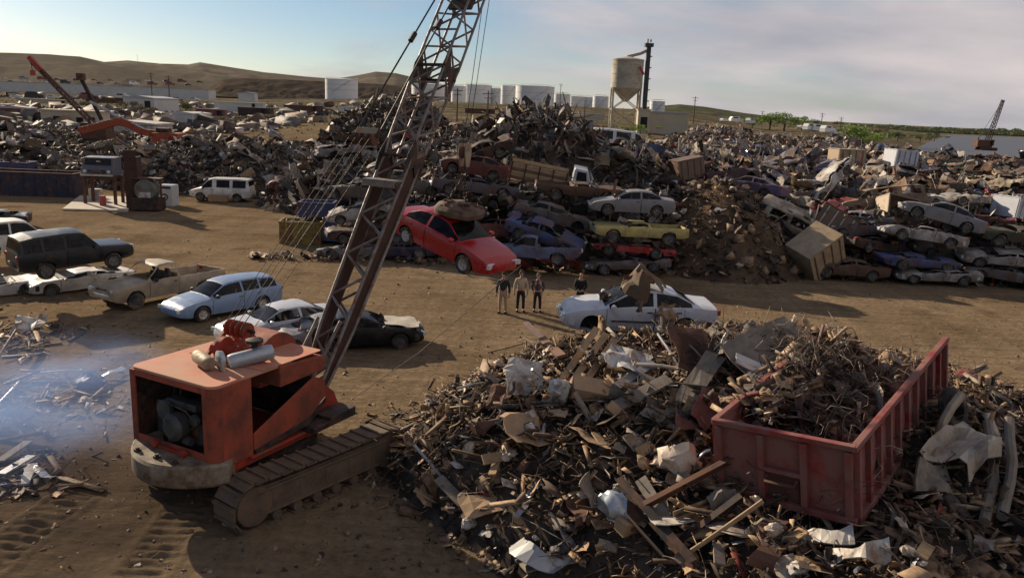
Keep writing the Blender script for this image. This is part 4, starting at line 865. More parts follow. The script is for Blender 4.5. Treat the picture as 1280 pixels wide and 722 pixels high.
    MB().lathe([(.03, -.07), (.2, -.07), (.16, 0), (.2, .07), (.03, .07)], hook + Vector((0, 0, .14)), (1, 0, 0), 16, True).build('sheave', M['rust'], hb, 40)
    MB().tube([hook + Vector((0, .13 * math.sin(a) , -.52 + .15 * math.cos(a))) for a in np.linspace(0, 4.6, 10)], .035, 8).tube([hook + Vector((0, 0, -.30)), hook + Vector((0, 0, -.38))], .04, 8).build('hook', M['dsteel'], hb, 50)
    return root
CR = crane()
# the magnet and the red car that it holds
RC = Vector((-2.11, 26.13, 3.95))
rc = car('hanging_car', 'bright red sedan hanging in the air under the crane magnet', 'sedan', 'gloss_red', RC, -40, 12, 1, seed=3, amp=.012, win_mat=DGLASS, step=.1, rim_m=M['alloy'])
def magnet():
    bpy.context.view_layer.update(); mw = rc.matrix_world
    base = mw @ Vector((.02, .05, 1.43)); upv = (mw.to_3x3() @ Vector((0, 0, 1))).normalized(); upv = (upv * .8 + Vector((0, 0, .2))).normalized()
    root = empty('lifting_magnet', base); root.rotation_euler = upv.to_track_quat('Z', 'Y').to_euler()
    tag(root, 'round muddy lifting magnet clamped on the roof of the hanging red car', 'magnet')
    prof = [(.001, 0), (.70, 0), (.80, .04), (.82, .18), (.72, .27), (.5, .36), (.3, .42), (.001, .44)]
    mb = MB().lathe(prof, n=32).warp(lambda p: p + noise.noise_vector(p * 3) * .05)
    d = mb.build('disc', mat('mud_iron', (.19, .13, .085), .9, .1, .4, 5, .5, dirt=(.07, .045, .03), amt=.5), root, 30)
    rs2 = S(77); bits = MB()
    for k in range(46):
        a = rs2.rand() * 6.28; r = .25 + .5 * rs2.rand(); q = Vector((r * math.cos(a), r * math.sin(a), .42 - .28 * (r / .8) ** 2 + .02)); v, f = TPL[('chunk', 'strip', 'sheet')[k % 3]][k % 5]
        Rm = rotm(1, 1., rs2)[0]; sc = .10 + .2 * rs2.rand() ** 2; bits.add([Vector(Rm @ (p * sc)) + q for p in v], f)
    tag(bits.build('clinging_scrap', M['rust'], root), kind='stuff')
    inv = root.matrix_world if False else (Matrix.Translation(base) @ root.rotation_euler.to_matrix().to_4x4()).inverted()
    hk = inv @ (D(581, 196, 25.9) + Vector((0, 0, -.60)))
    for k in range(3):
        a = 2.1 * k + .4; p = Vector((.42 * math.cos(a), .42 * math.sin(a), .34)); n = 9
        for i in range(n):                               # chain links
            c = p.lerp(hk, (i + .5) / n); dirv = (hk - p).normalized(); ln = (hk - p).length / n * .62
            Rm = ori(dirv) @ Matrix.Rotation(math.pi / 2 * (i % 2), 3, 'Z')
            pts = [Rm @ Vector((.05 * math.sin(t), 0, ln * math.cos(t))) + c for t in np.linspace(0, 2 * math.pi, 9)]
            MB().tube(pts, .018, 5, False).build('chain_link', M['dsteel'], root, 60)
magnet()
# ------------------------------------------------------------------ red roll-off dumpster on the near heap
DW, DL, DH = 2.4, 5.6, 1.35
def red_dumpster():
    root = empty('open_dumpster', (5.82, 12.1, 2.36)); root.rotation_euler = (Matrix.Rotation(R_(-40.5), 3, 'Z') @ Matrix.Rotation(R_(-6), 3, 'Y') @ Matrix.Rotation(R_(7.2), 3, 'X')).to_euler()
    tag(root, 'battered red open-top dumpster full of wire scrap, tilted on the near heap', 'dumpster')
    den = lambda p: p + noise.noise_vector(p * 1.3) * .035
    def plate(name, poly, vec, m=M['dump'], parent=root): return MB().prism(poly, vec).build(name, m, parent, bevel=.008)
    MB().box((-DW / 2, DL / 2, .06), (DW - .02, DL - .02, .10)).build('floor', M['dumpin'], root)
    def gridwall(name, a, b, nx, nzr):
        mb = MB(); a = Vector(a); b = Vector(b); n = (b - a).cross(Vector((0, 0, 1))).normalized(); vs = []
        for i in range(nx + 1):
            for j in range(nzr + 1):
                p = a.lerp(b, i / nx) + Vector((0, 0, .02 + (DH - .06) * j / nzr)); vs.append(p + n * .03 * noise.noise(p * 1.9 + Vector((3, 1, 2))) * (1 if 0 < j < nzr else 0))
        k = nzr + 1; mb.add(vs, [(i * k + j, (i + 1) * k + j, (i + 1) * k + j + 1, i * k + j + 1) for i in range(nx) for j in range(nzr)])
        o = mb.build(name, M['dump'], root, 60); s = o.modifiers.new('t', 'SOLIDIFY'); s.thickness = .012; s.offset = 0; return o
    gridwall('end_wall', (-DW, 0, 0), (0, 0, 0), 18, 10); MB().box((-DW / 2, DL, .22), (DW, .06, .40)).build('end_sill', M['dump'], root)
    gridwall('side_wall', (0, 0, 0), (0, DL, 0), 30, 10); gridwall('side_wall', (-DW, 0, 0), (-DW, DL, 0), 20, 6)
    for x in (.02, -DW - .02): MB().box((x, DL / 2, DH), (.12, DL + .10, .10)).warp(den).build('top_rail', M['dump'], root, bevel=.012)
    for y in (-.02,): MB().box((-DW / 2, y, DH + .003), (DW + .1, .12, .10)).build('top_rail', M['dump'], root, bevel=.012)
    MB().box((-DW / 2, -.05, .05), (DW + .12, .14, .12)).build('bottom_rail', M['dump'], root, bevel=.012)
    for x in (.05, -DW - .05): MB().box((x, DL / 2, .05), (.12, DL, .12)).build('bottom_rail', M['dump'], root, bevel=.012)
    rm = MB().box((0, 0, DH / 2), (.09, .11, DH - .14)).mesh('rib', M['dump'])
    for k in range(11):
        for x in (.05, -DW - .05):
            o = bpy.data.objects.new('rib', rm); COL.objects.link(o); o.parent = root; o.location = (x, .06 + (DL - .12) * k / 10, 0)
    re = MB().box((0, 0, DH / 2), (.11, .09, DH - .14)).mesh('rib', M['dump'])
    for x in (-.06, -.80, -1.55, -DW + .06):
        o = bpy.data.objects.new('rib', re); COL.objects.link(o); o.parent = root; o.location = (x, -.05, 0)
    plate('cross_member', [(-.85, -.10, .62), (-1.50, -.10, .62), (-1.50, -.10, .70), (-.85, -.10, .70)], (0, .09, 0))
    MB().box((-1.18, .005, .33), (.56, .06, .5)).build('recess_plate', M['dumpin'], root)
    MB().tube([(-.92, -.10, .56), (-.92, -.20, .50), (-1.44, -.20, .50), (-1.44, -.10, .56)], .03, 8).build('pull_bar', M['rust'], root, 50)
    for x in (-.25, -DW + .25): MB().lathe([(.03, -.09), (.11, -.09), (.11, .09), (.03, .09)], (x, .25, -.06), (1, 0, 0), 14, True).build('roller', M['dsteel'], root, 40)
    # load: wire and strips that nobody could count
    rs = S(51); pos = []
    mw = Matrix.Translation(root.location) @ root.rotation_euler.to_matrix().to_4x4()
    def lh(u, w): return .55 + .75 * math.exp(-((u - .45) / .45) ** 2) * math.exp(-((w - .62) / .3) ** 2) * (1.25 if u < 1.3 else 1)
    for _ in range(700):
        u = rs.rand() ** 1.3; w = rs.rand(); h = .32 + 1.0 * math.exp(-((u - .05) / .42) ** 2 - ((w - .62) / .32) ** 2) + .2 * rs.rand()
        pos.append(mw @ Vector((-.12 - (DW - .24) * (1 - u), .15 + (DL - .3) * w, h)))
    scatter('wire_scrap', np.array([tuple(p) for p in pos]), dict(wire=10, rod=4, strip=3, sheet=1, angle=1, pipe=.4), 'wire', {'*': (.3, 1.0), 'wire': (.4, 1.2), 'rod': (.5, 1.4), 'pipe': (.6, 1.2)}, rs, .8)
    P2 = np.array([tuple(mw @ Vector((-DW - .35 + 1.0 * rs.rand(), .9 + 4.6 * rs.rand(), 1.0 + .38 * rs.rand()))) for _ in range(330)])
    scatter('scrap_pieces', P2, dict(KB, wire=3, rod=3), 'pale', {'*': (.2, .6), 'strip': (.4, 1.2), 'plank': (.4, 1.2), 'angle': (.5, 1.2), 'rod': (.5, 1.4), 'wire': (.4, 1.), 'box': (.15, .4), 'pipe': (.5, 1.3)}, rs, .6)
    lm = MB(); v = []; n = 14
    for i in range(n + 1):
        for j in range(n + 1):
            u, w = i / n, j / n; v.append((-.06 - (DW - .12) * (1 - u), .06 + (DL - .12) * w, .25 + .9 * math.exp(-((u - .05) / .42) ** 2 - ((w - .62) / .32) ** 2)))
    lm.add(v, [(i * (n + 1) + j, (i + 1) * (n + 1) + j, (i + 1) * (n + 1) + j + 1, i * (n + 1) + j + 1) for i in range(n) for j in range(n)])
    o = lm.build('scrap_load', HEAPM, None); o.matrix_world = mw; tag(o, kind='stuff')
    return root
red_dumpster()
# tangled wire behind the dumpster rim and on top of the heap
rs = S(52); ps = []
for _ in range(1100):
    a = rs.randn(2); x, y = 6.5 + a[0] * 1.25, 16.9 + a[1] * .9; ps.append((x, y, max(heap_h(x, y, 'fore'), 2.8) - .1 + .45 * rs.rand() * math.exp(-(a[0] ** 2 + a[1] ** 2) / 2.2)))
scatter('wire_scrap', np.array(ps), dict(wire=10, rod=4, strip=3, pipe=.5), 'wire', {'*': (.3, 1.), 'wire': (.4, 1.1), 'rod': (.5, 1.4), 'pipe': (.5, 1.2)}, rs, .5)

# ------------------------------------------------------------------ crashed white sedan on top of the heap
wh = car('wrecked_car', 'wrecked white four-door sedan lying on the heap, crumpled brown load on its roof', 'sedan', 'clean_white', (3.66, 23.1, 2.46), 183, 0, -1, seed=9, amp=.02, front=.25, crush=.97, moulding=True, wheels=(0, 1, 1, 1), step=.1, ws_on=True)
def roof_load():
    m = thick(crumple(9, 9, .34, 71, 1.3, 1.15), .02)
    m.warp(lambda p: Vector((p.x, p.y * .9, p.z + .60 - 1.3 * (p.x ** 2 + p.y ** 2))))
    o = m.build('crumpled_hood', mat('olive_sheet', (.10, .078, .042), .7, .1, .35, 3, .2, dirt=RUST, amt=.4), None, 25); o.location = D(803, 362, 22.9); o.rotation_euler = (R_(8), R_(-14), .4)
    tag(o, 'crumpled olive brown sheet heaped over the roof of the wrecked white sedan', 'sheet metal')
    rs = S(53); P = np.array([tuple(D(800, 382, 23.0) + Vector((rs.randn() * .45, rs.randn() * .4, rs.rand() * .35 - .05))) for _ in range(60)])
    scatter('scrap_pieces', P, dict(strip=4, sheet=3, rod=3, chunk=2), 'mixed', {'*': (.15, .6), 'rod': (.4, 1.2)}, rs, .8)
roof_load()

# ------------------------------------------------------------------ loose pieces one can tell apart
PIECE = {}
def piece_mesh(kind, k, m, s):
    key = (kind, k, m)
    if key not in PIECE:
        mb = MB()
        if kind == 'sheet': mb = thick(crumple(5, 5, .20, 100 + k), .012)
        elif kind == 'panel': mb = thick(crumple(4, 3, .07, 120 + k, 1, .62), .02)
        elif kind == 'board': mb.box((0, 0, 0), (1, .15, .035)).warp(lambda p: p + Vector((0, 0, .05 * math.sin(p.x * 3 + k))))
        elif kind == 'beam': mb.box((0, 0, .05), (1, .10, .012)).box((0, 0, -.05), (1, .10, .012)).box((0, 0, 0), (1, .012, .09))
        elif kind == 'pipe': mb.tube(bentpath(200 + k, 5, .08 + .08 * (k % 3)), .028, 8)
        elif kind == 'strip': mb = thick(crumple(9, 1, .16, 140 + k, 1, .13), .01)
        elif kind == 'bag':
            mb = chunk(160 + k, .28, 3); mb.warp(lambda p: Vector((p.x, p.y * .8, p.z * .55)) + noise.noise_vector(p * 7) * .08)
        elif kind == 'carton': mb.box((0, 0, 0), (1, .72, .6)).warp(lambda p: p + noise.noise_vector(p * 1.7 + Vector((k, 0, k))) * .12)
        elif kind == 'tyre': mb.lathe([(.28, -.1), (.44, -.11), (.5, -.05), (.5, .05), (.44, .11), (.28, .1), (.28, -.1)], n=22)
        elif kind == 'drum': mb.lathe([(.30, -.45), (.30, .45)], n=18, cap=True).warp(lambda p: p + noise.noise_vector(p * 2 + Vector((k, 2, 0))) * .07)
        PIECE[key] = mb.mesh(kind, m, 40 if kind in ('pipe', 'tyre', 'drum', 'bag') else None)
    return PIECE[key]
PN = {'sheet': 'sheet_metal', 'panel': 'torn_sheet', 'board': 'wooden_board', 'beam': 'steel_beam', 'pipe': 'steel_pipe', 'strip': 'metal_strip', 'bag': 'plastic_bag', 'carton': 'cardboard_box', 'tyre': 'tyre', 'drum': 'oil_drum'}
CATN = {'sheet': 'sheet metal', 'panel': 'panel', 'board': 'board', 'beam': 'beam', 'pipe': 'pipe', 'strip': 'strip', 'bag': 'bag', 'carton': 'box', 'tyre': 'tyre', 'drum': 'drum'}
def piece(kind, k, mname, loc, rot, scale, label, group=None, m=None):
    o = bpy.data.objects.new(PN[kind], piece_mesh(kind, k, m or M[mname], scale)); COL.objects.link(o); o.location = loc; o.rotation_euler = rot; o.scale = scale if isinstance(scale, tuple) else (scale,) * 3
    return tag(o, label, CATN[kind], group)
def onheap(px, py, lift=0.0):                       # where a pixel's ray meets the near heap
    d = ray(px, py); t = 5.0
    while t < 60:
        p = CAMP + d * t
        if p.z < terr(p.x, p.y) + heap_h(p.x, p.y, 'fore'): break
        t += .05
    return p + Vector((0, 0, lift))
def along(kind, k, mname, a, b, w, label, **kw):      # a long piece from pixel a to pixel b, lying on the heap
    A, B_ = onheap(*a), onheap(*b); A.z += kw.get('la', .12); B_.z += kw.get('lb', .12); d = B_ - A
    Rm = d.to_track_quat('X', 'Z').to_matrix() @ Matrix.Rotation(kw.get('tw', .3), 3, 'X')
    piece(kind, k, mname, (A + B_) / 2, Rm.to_euler(), (d.length, w, kw.get('th', w)), label)
# pieces copied one by one from the photograph
along('beam', 0, 'rust', (800, 655), (925, 598), 1.1, 'rusty brown steel beam running under the left corner of the red dumpster', la=.35, lb=.5)
along('beam', 1, 'dsteel', (772, 622), (865, 722), 1.6, 'dark grey steel channel slanting down through the front of the near heap', la=.35, lb=.25)
along('pipe', 0, 'wood', (862, 708), (952, 650), 1.5, 'pale yellow wooden pole lying below the red dumpster', la=.3, lb=.35)
along('beam', 2, 'dsteel', (850, 690), (925, 640), 1.2, 'dark steel angle leaning in front of the red dumpster, left of its corner', la=.2, lb=.3)
along('board', 1, 'rust', (655, 430), (702, 466), 1.5, 'dark brown plank sticking up at the upper left of the near heap', la=.9, lb=.35, th=2.)
along('board', 2, 'wood', (690, 500), (745, 430), 1.1, 'tan wooden lath leaning at the top of the near heap, left of its neighbours', la=.12, lb=.45)
along('board', 3, 'wood', (703, 502), (757, 436), 1.1, 'tan wooden lath leaning at the top of the near heap, middle of three', la=.12, lb=.45)
along('board', 4, 'wood', (718, 503), (768, 444), 1.1, 'tan wooden lath leaning at the top of the near heap, right of its neighbours', la=.12, lb=.45)
along('pipe', 1, 'zinc', (820, 442), (846, 466), 1.1, 'pale steel rod poking up beside the olive sheet on the heap', la=.5, lb=.2)
along('pipe', 2, 'gwood', (856, 455), (908, 488), .9, 'pale thin pipe on the heap top, left of the wire tangle', la=.5, lb=.3)
along('pipe', 3, 'bag', (795, 468), (846, 472), 1.6, 'cream bent tube lying on the upper heap below the wrecked sedan', la=.25, lb=.25)
along('strip', 0, 'zinc', (650, 690), (725, 712), 3., 'crinkled silver duct at the bottom edge of the heap', la=.15, lb=.15, th=2.)
along('strip', 1, 'plastic', (968, 676), (1070, 686), 2.2, 'long white bent strip lying below the red dumpster', la=.2, lb=.2)
along('strip', 2, 'plastic', (1022, 715), (1115, 708), 2.4, 'white torn panel strip at the bottom edge, right of the dumpster corner', la=.25, lb=.2)
along('strip', 3, 'rust', (950, 718), (968, 655), 2.4, 'twisted rust strip standing under the dumpster', la=.1, lb=.3)
along('pipe', 4, 'dwood', (535, 575), (572, 540), 1.1, 'dark bent rod at the left foot of the near heap', la=.05, lb=.1)
along('pipe', 5, 'cable', (610, 449), (660, 436), .7, 'thin black rod sticking out left from the heap top', la=.25, lb=.25)
piece('panel', 9, 'dump', onheap(884, 525, .30), (.7, -.4, 1.0), (.95, .8, 2), 'bent red panel wedged left of the red dumpster')
piece('panel', 10, 'dump', onheap(862, 540, .22), (.3, .5, .4), (.7, .6, 2), 'pinkish red torn panel beside the red dumpster corner')
along('board', 5, 'gwood', (760, 520), (835, 485), 2.0, 'grey weathered plank in the middle of the near heap', la=.15, lb=.2)
along('beam', 3, 'zinc', (770, 497), (815, 470), 2.2, 'folded grey channel below the cream bent tube', la=.2, lb=.25)
piece('panel', 0, 'card', onheap(604, 640, .20), (.25, -.15, .3), (.95, .95, 1), 'flat brown cardboard sheet at the lower left of the near heap')
piece('panel', 1, 'gwood', onheap(958, 458, .45), (.5, -.25, .5), (2.0, 1.7, 1), 'large grey sheet on the heap behind the dumpster rim')
piece('panel', 2, 'gwood', onheap(866, 500, .30), (.3, -.5, .9), (2.2, .8, 1), 'long tan panel leaning left of the wire tangle')
piece('panel', 3, 'zinc', onheap(965, 497, .50), (.2, .35, -.3), (1.6, .9, 1), 'pale grey sheet sliding into the dumpster')
piece('sheet', 0, 'plastic', onheap(655, 487, .30), (.6, .3, .2), (.9, .9, 1.1), 'white crumpled sheet at the upper left of the heap')
piece('sheet', 1, 'plastic', onheap(780, 462, .25), (.2, -.3, 1.2), .95, 'off-white dented sheet just below the wrecked sedan')
piece('sheet', 2, 'rust', onheap(868, 455, .35), (.7, .2, .3), 1.2, 'olive brown curved sheet with a glinting edge on the heap top')
piece('bag', 0, 'bag', onheap(848, 590, .28), (.1, .2, .4), (.78, .85, 1.0), 'pinkish beige plastic bag left of the red dumpster')
piece('bag', 1, 'plastic', onheap(700, 500, .25), (.3, .2, 1.4), (.75, .6, .9), 'pale crumpled bag high on the left of the heap')
piece('bag', 2, 'intake', onheap(770, 645, .2), (.2, .5, .7), (.62, .8, .9), 'grey blue bucket-like lump near the dark channel')
piece('panel', 4, 'plastic', onheap(835, 665, .30), (-.2, .1, .2), (.75, 1.0, 1), 'pale flat board lying in front of the dumpster, left of it')
piece('panel', 5, 'gwood', onheap(736, 632, .35), (1.1, .2, 1.3), (1.1, .8, 1), 'grey upright board in the lower middle of the heap')
piece('carton', 0, 'card', onheap(782, 668, .2), (.2, .1, .7), .38, 'small tan carton in front of the near heap')
piece('carton', 1, 'card', onheap(738, 497, .2), (.4, .2, .2), (.9, .7, .5), 'crushed tan carton in the upper middle of the heap')
piece('panel', 6, 'plastic', onheap(636, 618, .25), (.4, .5, .4), .35, 'small white scrap of board at the left of the heap')
piece('sheet', 3, 'card', onheap(665, 545, .22), (.3, .2, .6), 1.1, 'brown curled sheet on the left flank of the heap')
piece('tyre', 0, 'rubber', onheap(1188, 532, .35), (1.2, .3, .5), .85, 'black tyre leaning behind the right side of the dumpster')
along('drum', 0, 'gwood', (1215, 600), (1260, 540), 1., 'grey rolled sheet tube right of the dumpster', la=.3, lb=.3) if False else None
for q, (a, b, mn, lb) in enumerate([((1228, 665), (1252, 560), 'gwood', 'grey corrugated pipe standing right of the dumpster, nearest to it'), ((1250, 660), (1268, 575), 'gwood', 'grey corrugated pipe right of the dumpster, farthest right'), ((1150, 600), (1215, 556), 'muffler', 'tan folded sheet edge right of the dumpster')]):
    along('pipe', 6 + q, mn, a, b, 3.2, lb, la=.2, lb=.5)
piece('sheet', 4, 'bag', onheap(1205, 585, .40), (.4, -.3, .5), (1.1, .9, 2.2), 'large dull tan sheet folded over the heap right of the dumpster')
piece('panel', 7, 'gwood', onheap(1165, 615, .3), (.9, .2, .3), (.9, .9, 2.5), 'grey board standing in shade right of the dumpster')
piece('panel', 8, 'plastic', G(1118, 475, 2.6) if False else D(1116, 474, 17.3), (.10, .05, .1), (1.6, 1.3, 1), 'white board lying behind the dumpster')
# many more that look alike, told apart only by kind and by the part of the heap
rs = S(54); n = 0; kinds = [('sheet', ['rust', 'gwood', 'card', 'gwood']), ('panel', ['card', 'gwood', 'rust', 'plastic']), ('board', ['wood', 'gwood', 'wood', 'card']), ('strip', ['zinc', 'rust', 'gwood', 'card']), ('pipe', ['zinc', 'rust', 'gwood', 'dsteel']), ('bag', ['bag', 'plastic', 'bag', 'trimbag'])]
M['trimbag'] = M['trim']; MW = {'rust': 'rust brown', 'zinc': 'silver grey', 'card': 'tan', 'gwood': 'weathered grey', 'plastic': 'off-white', 'wood': 'yellowish', 'dsteel': 'dark', 'bag': 'beige', 'trimbag': 'black'}
KW = {'sheet': 'crumpled sheet', 'panel': 'flat torn panel', 'board': 'broken board', 'strip': 'bent strip', 'pipe': 'bent pipe', 'bag': 'crushed plastic bag'}
LMK = [((690, 465), 'the tan laths'), ((655, 487), 'the white crumpled sheet'), ((604, 640), 'the flat cardboard sheet'), ((848, 590), 'the pinkish beige bag'), ((800, 470), 'the cream bent tube'), ((860, 630), 'the rusty steel beam'), ((820, 672), 'the dark steel channel'), ((905, 682), 'the yellow pole'), ((1020, 682), 'the long white strip'), ((1205, 585), 'the large dull sheet'), ((1245, 620), 'the corrugated pipes'), ((958, 458), 'the large grey sheet'), ((736, 632), 'the grey upright board'), ((665, 545), 'the brown curled sheet'), ((560, 560), 'the left foot of the heap'), ((690, 700), 'the silver duct'), ((760, 560), 'the heap centre'), ((1150, 700), 'the bottom right corner'), ((1200, 500), 'the black tyre'), ((870, 455), 'the olive curved sheet')]
while n < 220:
    px, py = 530 + rs.rand() * 750, 420 + rs.rand() * 300; p = onheap(px, py, .10 + .12 * rs.rand())
    h = heap_h(p.x, p.y, 'fore')
    if h < .15 or p.y > 21 or (5 < p.x < 11 and 11.5 < p.y < 18.5): continue
    kd, ms = kinds[rs.randint(6)]; mn = ms[rs.randint(4)]; s = (.22 + .55 * rs.rand() ** 2) * {'sheet': .85, 'panel': .8, 'bag': .5, 'board': 1.4, 'strip': 1.3, 'pipe': 1.4}[kd]
    zone = 'the left flank of the near heap' if px < 690 else ('the front of the near heap below the dumpster' if py > 640 else ('the heap right of the dumpster' if px > 1150 else ('the heap top behind the dumpster' if py < 500 else 'the middle of the near heap')))
    size = 'small' if s < .5 else 'larger'
    piece(kd, rs.randint(8), mn, p, (rs.randn() * .5, rs.randn() * .5, rs.rand() * 6.28), s if kd not in ('board', 'pipe') else (s, 1. + .6 * rs.rand(), 1.1), f'{size} {MW[mn]} {KW[kd]} near {min(LMK, key=lambda q: math.hypot(q[0][0] - px, q[0][1] - py))[1]}', 'loose scrap pieces on the near heap'); n += 1
# debris by the left edge
for q, (a, b, mn, kd, lb) in enumerate([((0, 508), (30, 478), 'zinc', 'pipe', 'pale pipe half hidden in blue smoke, upper one at the left edge'), ((45, 470), (120, 468), 'zinc', 'pipe', 'long pale pipe lying along the smoke edge'), ((95, 490), (160, 464), 'intake', 'strip', 'pale blue bent strip behind the crane counterweight'), ((0, 585), (36, 556), 'gwood', 'board', 'grey board at the left edge, upper of two crossed boards'), ((2, 600), (40, 575), 'zinc', 'board', 'silver board at the left edge, lower of two crossed boards'), ((30, 610), (42, 588), 'plastic', 'board', 'short white board standing in the left debris'), ((36, 588), (68, 604), 'zinc', 'strip', 'bent silver strip at the right of the left debris')]):
    A, B_ = GP(*a, lift=.12), GP(*b, lift=.16); d = B_ - A
    piece(kd, q, mn, (A + B_) / 2, d.to_track_quat('X', 'Z').to_euler(), (d.length, 1.4, 1.2), lb)
piece('sheet', 5, 'plastic', GP(38, 412, .25), (.3, .2, .4), 1.0, 'pale crumpled sheet on the scrap at the left edge of the yard')
piece('strip', 6, 'card', GP(36, 428, .15), (.2, .5, 1.2), 1.2, 'tan torn strip under the pale sheet at the left edge')
piece('bag', 5, 'bluebin', GP(112, 484, .2), (.1, .1, .3), .8, 'blue tarp bundle lying in the smoke behind the crane')
# red body panels under the car stacks
for q, (px, py, sc, lb) in enumerate([(690, 333, 1.7, 'torn bright red car panel on the ground under the blue pickup'), (716, 336, 1.0, 'small bright red panel on the ground right of the blue pickup'), (652, 336, 1.2, 'dark red panel beside the hanging car nose'), (545, 318, 2.2, 'red panel lying under the tail of the hanging red car')]):
    piece('sheet', 6 + q, None, GP(px, py, .35), (.3 * q, .2, q * 1.1), (sc, sc * .7, 1.2), lb, m=PAINT['red'])

# ------------------------------------------------------------------ people
def person(label, loc, yaw, pants, shirt, hair, h=1.78, jacket=None, arms='front', hairy=True, lean=0):
    root = empty('person', loc, (0, 0, R_(yaw))); tag(root, label, 'person'); k = h / 1.78; root.scale = (k, k, k)
    def skin(name, V, E, R, m, sub=1):
        me = bpy.data.meshes.new(name); me.from_pydata(V, E, []); o = bpy.data.objects.new(name, me); COL.objects.link(o); o.parent = root
        s = o.modifiers.new('skin', 'SKIN'); s.use_smooth_shade = True
        for i, r in enumerate(R): me.skin_vertices[0].data[i].radius = (r, r) if not isinstance(r, tuple) else r
        me.skin_vertices[0].data[0].use_root = True
        u = o.modifiers.new('sub', 'SUBSURF'); u.levels = sub; u.render_levels = sub; me.materials.append(m); return o
    # x forward, y left; joints
    V = [(0, 0, .95), (0, 0, 1.12), (0, 0, 1.32), (0, 0, 1.46), (.01, 0, 1.53), (.02, 0, 1.60), (.03, 0, 1.67), (.02, 0, 1.74)]
    R = [(.12, .15), (.11, .14), (.12, .17), (.07, .10), .055, (.085, .07), (.095, .078), (.07, .06)]
    E = [(i, i + 1) for i in range(7)]
    jt = {}
    for s in (1, -1):
        b = len(V); V += [(0, s * .10, .90), (.02, s * .12, .50), (0, s * .13, .10), (.14, s * .15, .05)]; R += [.088, .062, .042, .042]; E += [(0, b), (b, b + 1), (b + 1, b + 2), (b + 2, b + 3)]
        if arms == 'front': pts = [(0, s * .19, 1.40), (.03, s * .26, 1.14), (.20, s * .12, 1.00), (.23, s * .05, .98)]
        elif arms == 'pocket': pts = [(0, s * .19, 1.40), (-.05, s * .29, 1.15), (.06, s * .21, .96), (.08, s * .19, .90)]
        else: pts = [(0, s * .19, 1.40), (0, s * .27, 1.13), (.06, s * .28, .88), (.07, s * .28, .81)]
        b = len(V); V += pts; R += [.062, .046, .036, .034]; E += [(2, b), (b, b + 1), (b + 1, b + 2), (b + 2, b + 3)]
        a = Vector(pts[3]); d = (Vector(pts[3]) - Vector(pts[2])).normalized(); side = Vector((0, 1, 0)) if abs(d.y) < .8 else Vector((1, 0, 0))
        for q in range(5):
            off = side * (.028 * (q - 1.5)) if q < 4 else side * -.05; ln = (.07, .08, .078, .06, .045)[q]
            c = len(V); V += [tuple(a + off * .8 + d * .03), tuple(a + off + d * (.03 + ln) + Vector((0, 0, -.01)))]; R += [.011, .009]; E += [(b + 3, c), (c, c + 1)]
        jt[s] = pts
    skin('body', V, E, R, M['skin'])
    # nose and ears keep the head from being a bare ball
    MB().box((.125, 0, 1.655), (.03, .025, .045)).box((.02, .085, 1.655), (.04, .02, .055)).box((.02, -.085, 1.655), (.04, .02, .055)).box((.105, .03, 1.685), (.02, .03, .012)).box((.105, -.03, 1.685), (.02, .03, .012)).box((.108, 0, 1.61), (.02, .05, .012)).build('face', M['skin'], root, bevel=.006)
    cl = lambda n, c: mat('cloth_' + n, c, .9, 0, .15, 14)
    V = [(0, 0, .98), (0, 0, .90)]; R = [(.135, .165), (.13, .16)]; E = [(0, 1)]
    for s in (1, -1):
        b = len(V); V += [(0, s * .10, .82), (.02, s * .12, .50), (0, s * .13, .09)]; R += [.10, .078, .068]; E += [(1, b), (b, b + 1), (b + 1, b + 2)]
    skin('trousers', V, E, R, cl(*pants))
    V = [(0, 0, .94), (0, 0, 1.12), (0, 0, 1.33), (0, 0, 1.45)]; R = [(.14, .17), (.13, .165), (.135, .19), (.075, .105)]; E = [(0, 1), (1, 2), (2, 3)]
    for s in (1, -1):
        b = len(V); V += jt[s][:3]; R += [.082, .064, .05]; E += [(2, b), (b, b + 1), (b + 1, b + 2)]
    skin('jacket' if jacket else 'shirt', V, E, R, cl(*shirt))
    for s in (1, -1): MB().box((.06, s * .14, .045), (.27, .10, .085)).build('shoe', M['trim'], root, bevel=.02)
    if hairy: MB().lathe([(.001, .12), (.06, .108), (.092, .06), (.10, 0), (.09, -.05)], (.005, 0, 1.685), n=14).warp(lambda p: p + noise.noise_vector(p * 18) * .008 + Vector((-.018 if p.z < 1.7 else 0, 0, 0))).build('hair', cl(*hair), root, 60)
    return root
person('man with pale trousers and open black jacket, partly behind the hanging car nose', GP(628, 391), -100, ('khaki', (.34, .25, .16)), ('blackj', (.025, .024, .026)), ('hair_dark', (.03, .02, .015)), 1.82, True, 'side')
person('man in a beige shirt and black trousers, second from left of the standing group', GP(650, 389), -85, ('black', (.018, .017, .019)), ('beige', (.42, .34, .24)), ('hair_brown', (.09, .055, .03)), 1.84, None, 'side')
person('man in a dark purple-grey jacket with hands in pockets, third of the standing group', GP(671, 389), -92, ('black', (.018, .017, .019)), ('plum', (.07, .052, .062)), ('hair_grey', (.14, .11, .09)), 1.72, True, 'pocket')
person('bald man dressed all in black, standing alone near the wrecked white sedan', GP(724, 389), -100, ('black', (.018, .017, .019)), ('blackshirt', (.014, .014, .015)), ('hair_dark', (.03, .02, .015)), 1.80, None, 'front', hairy=False)
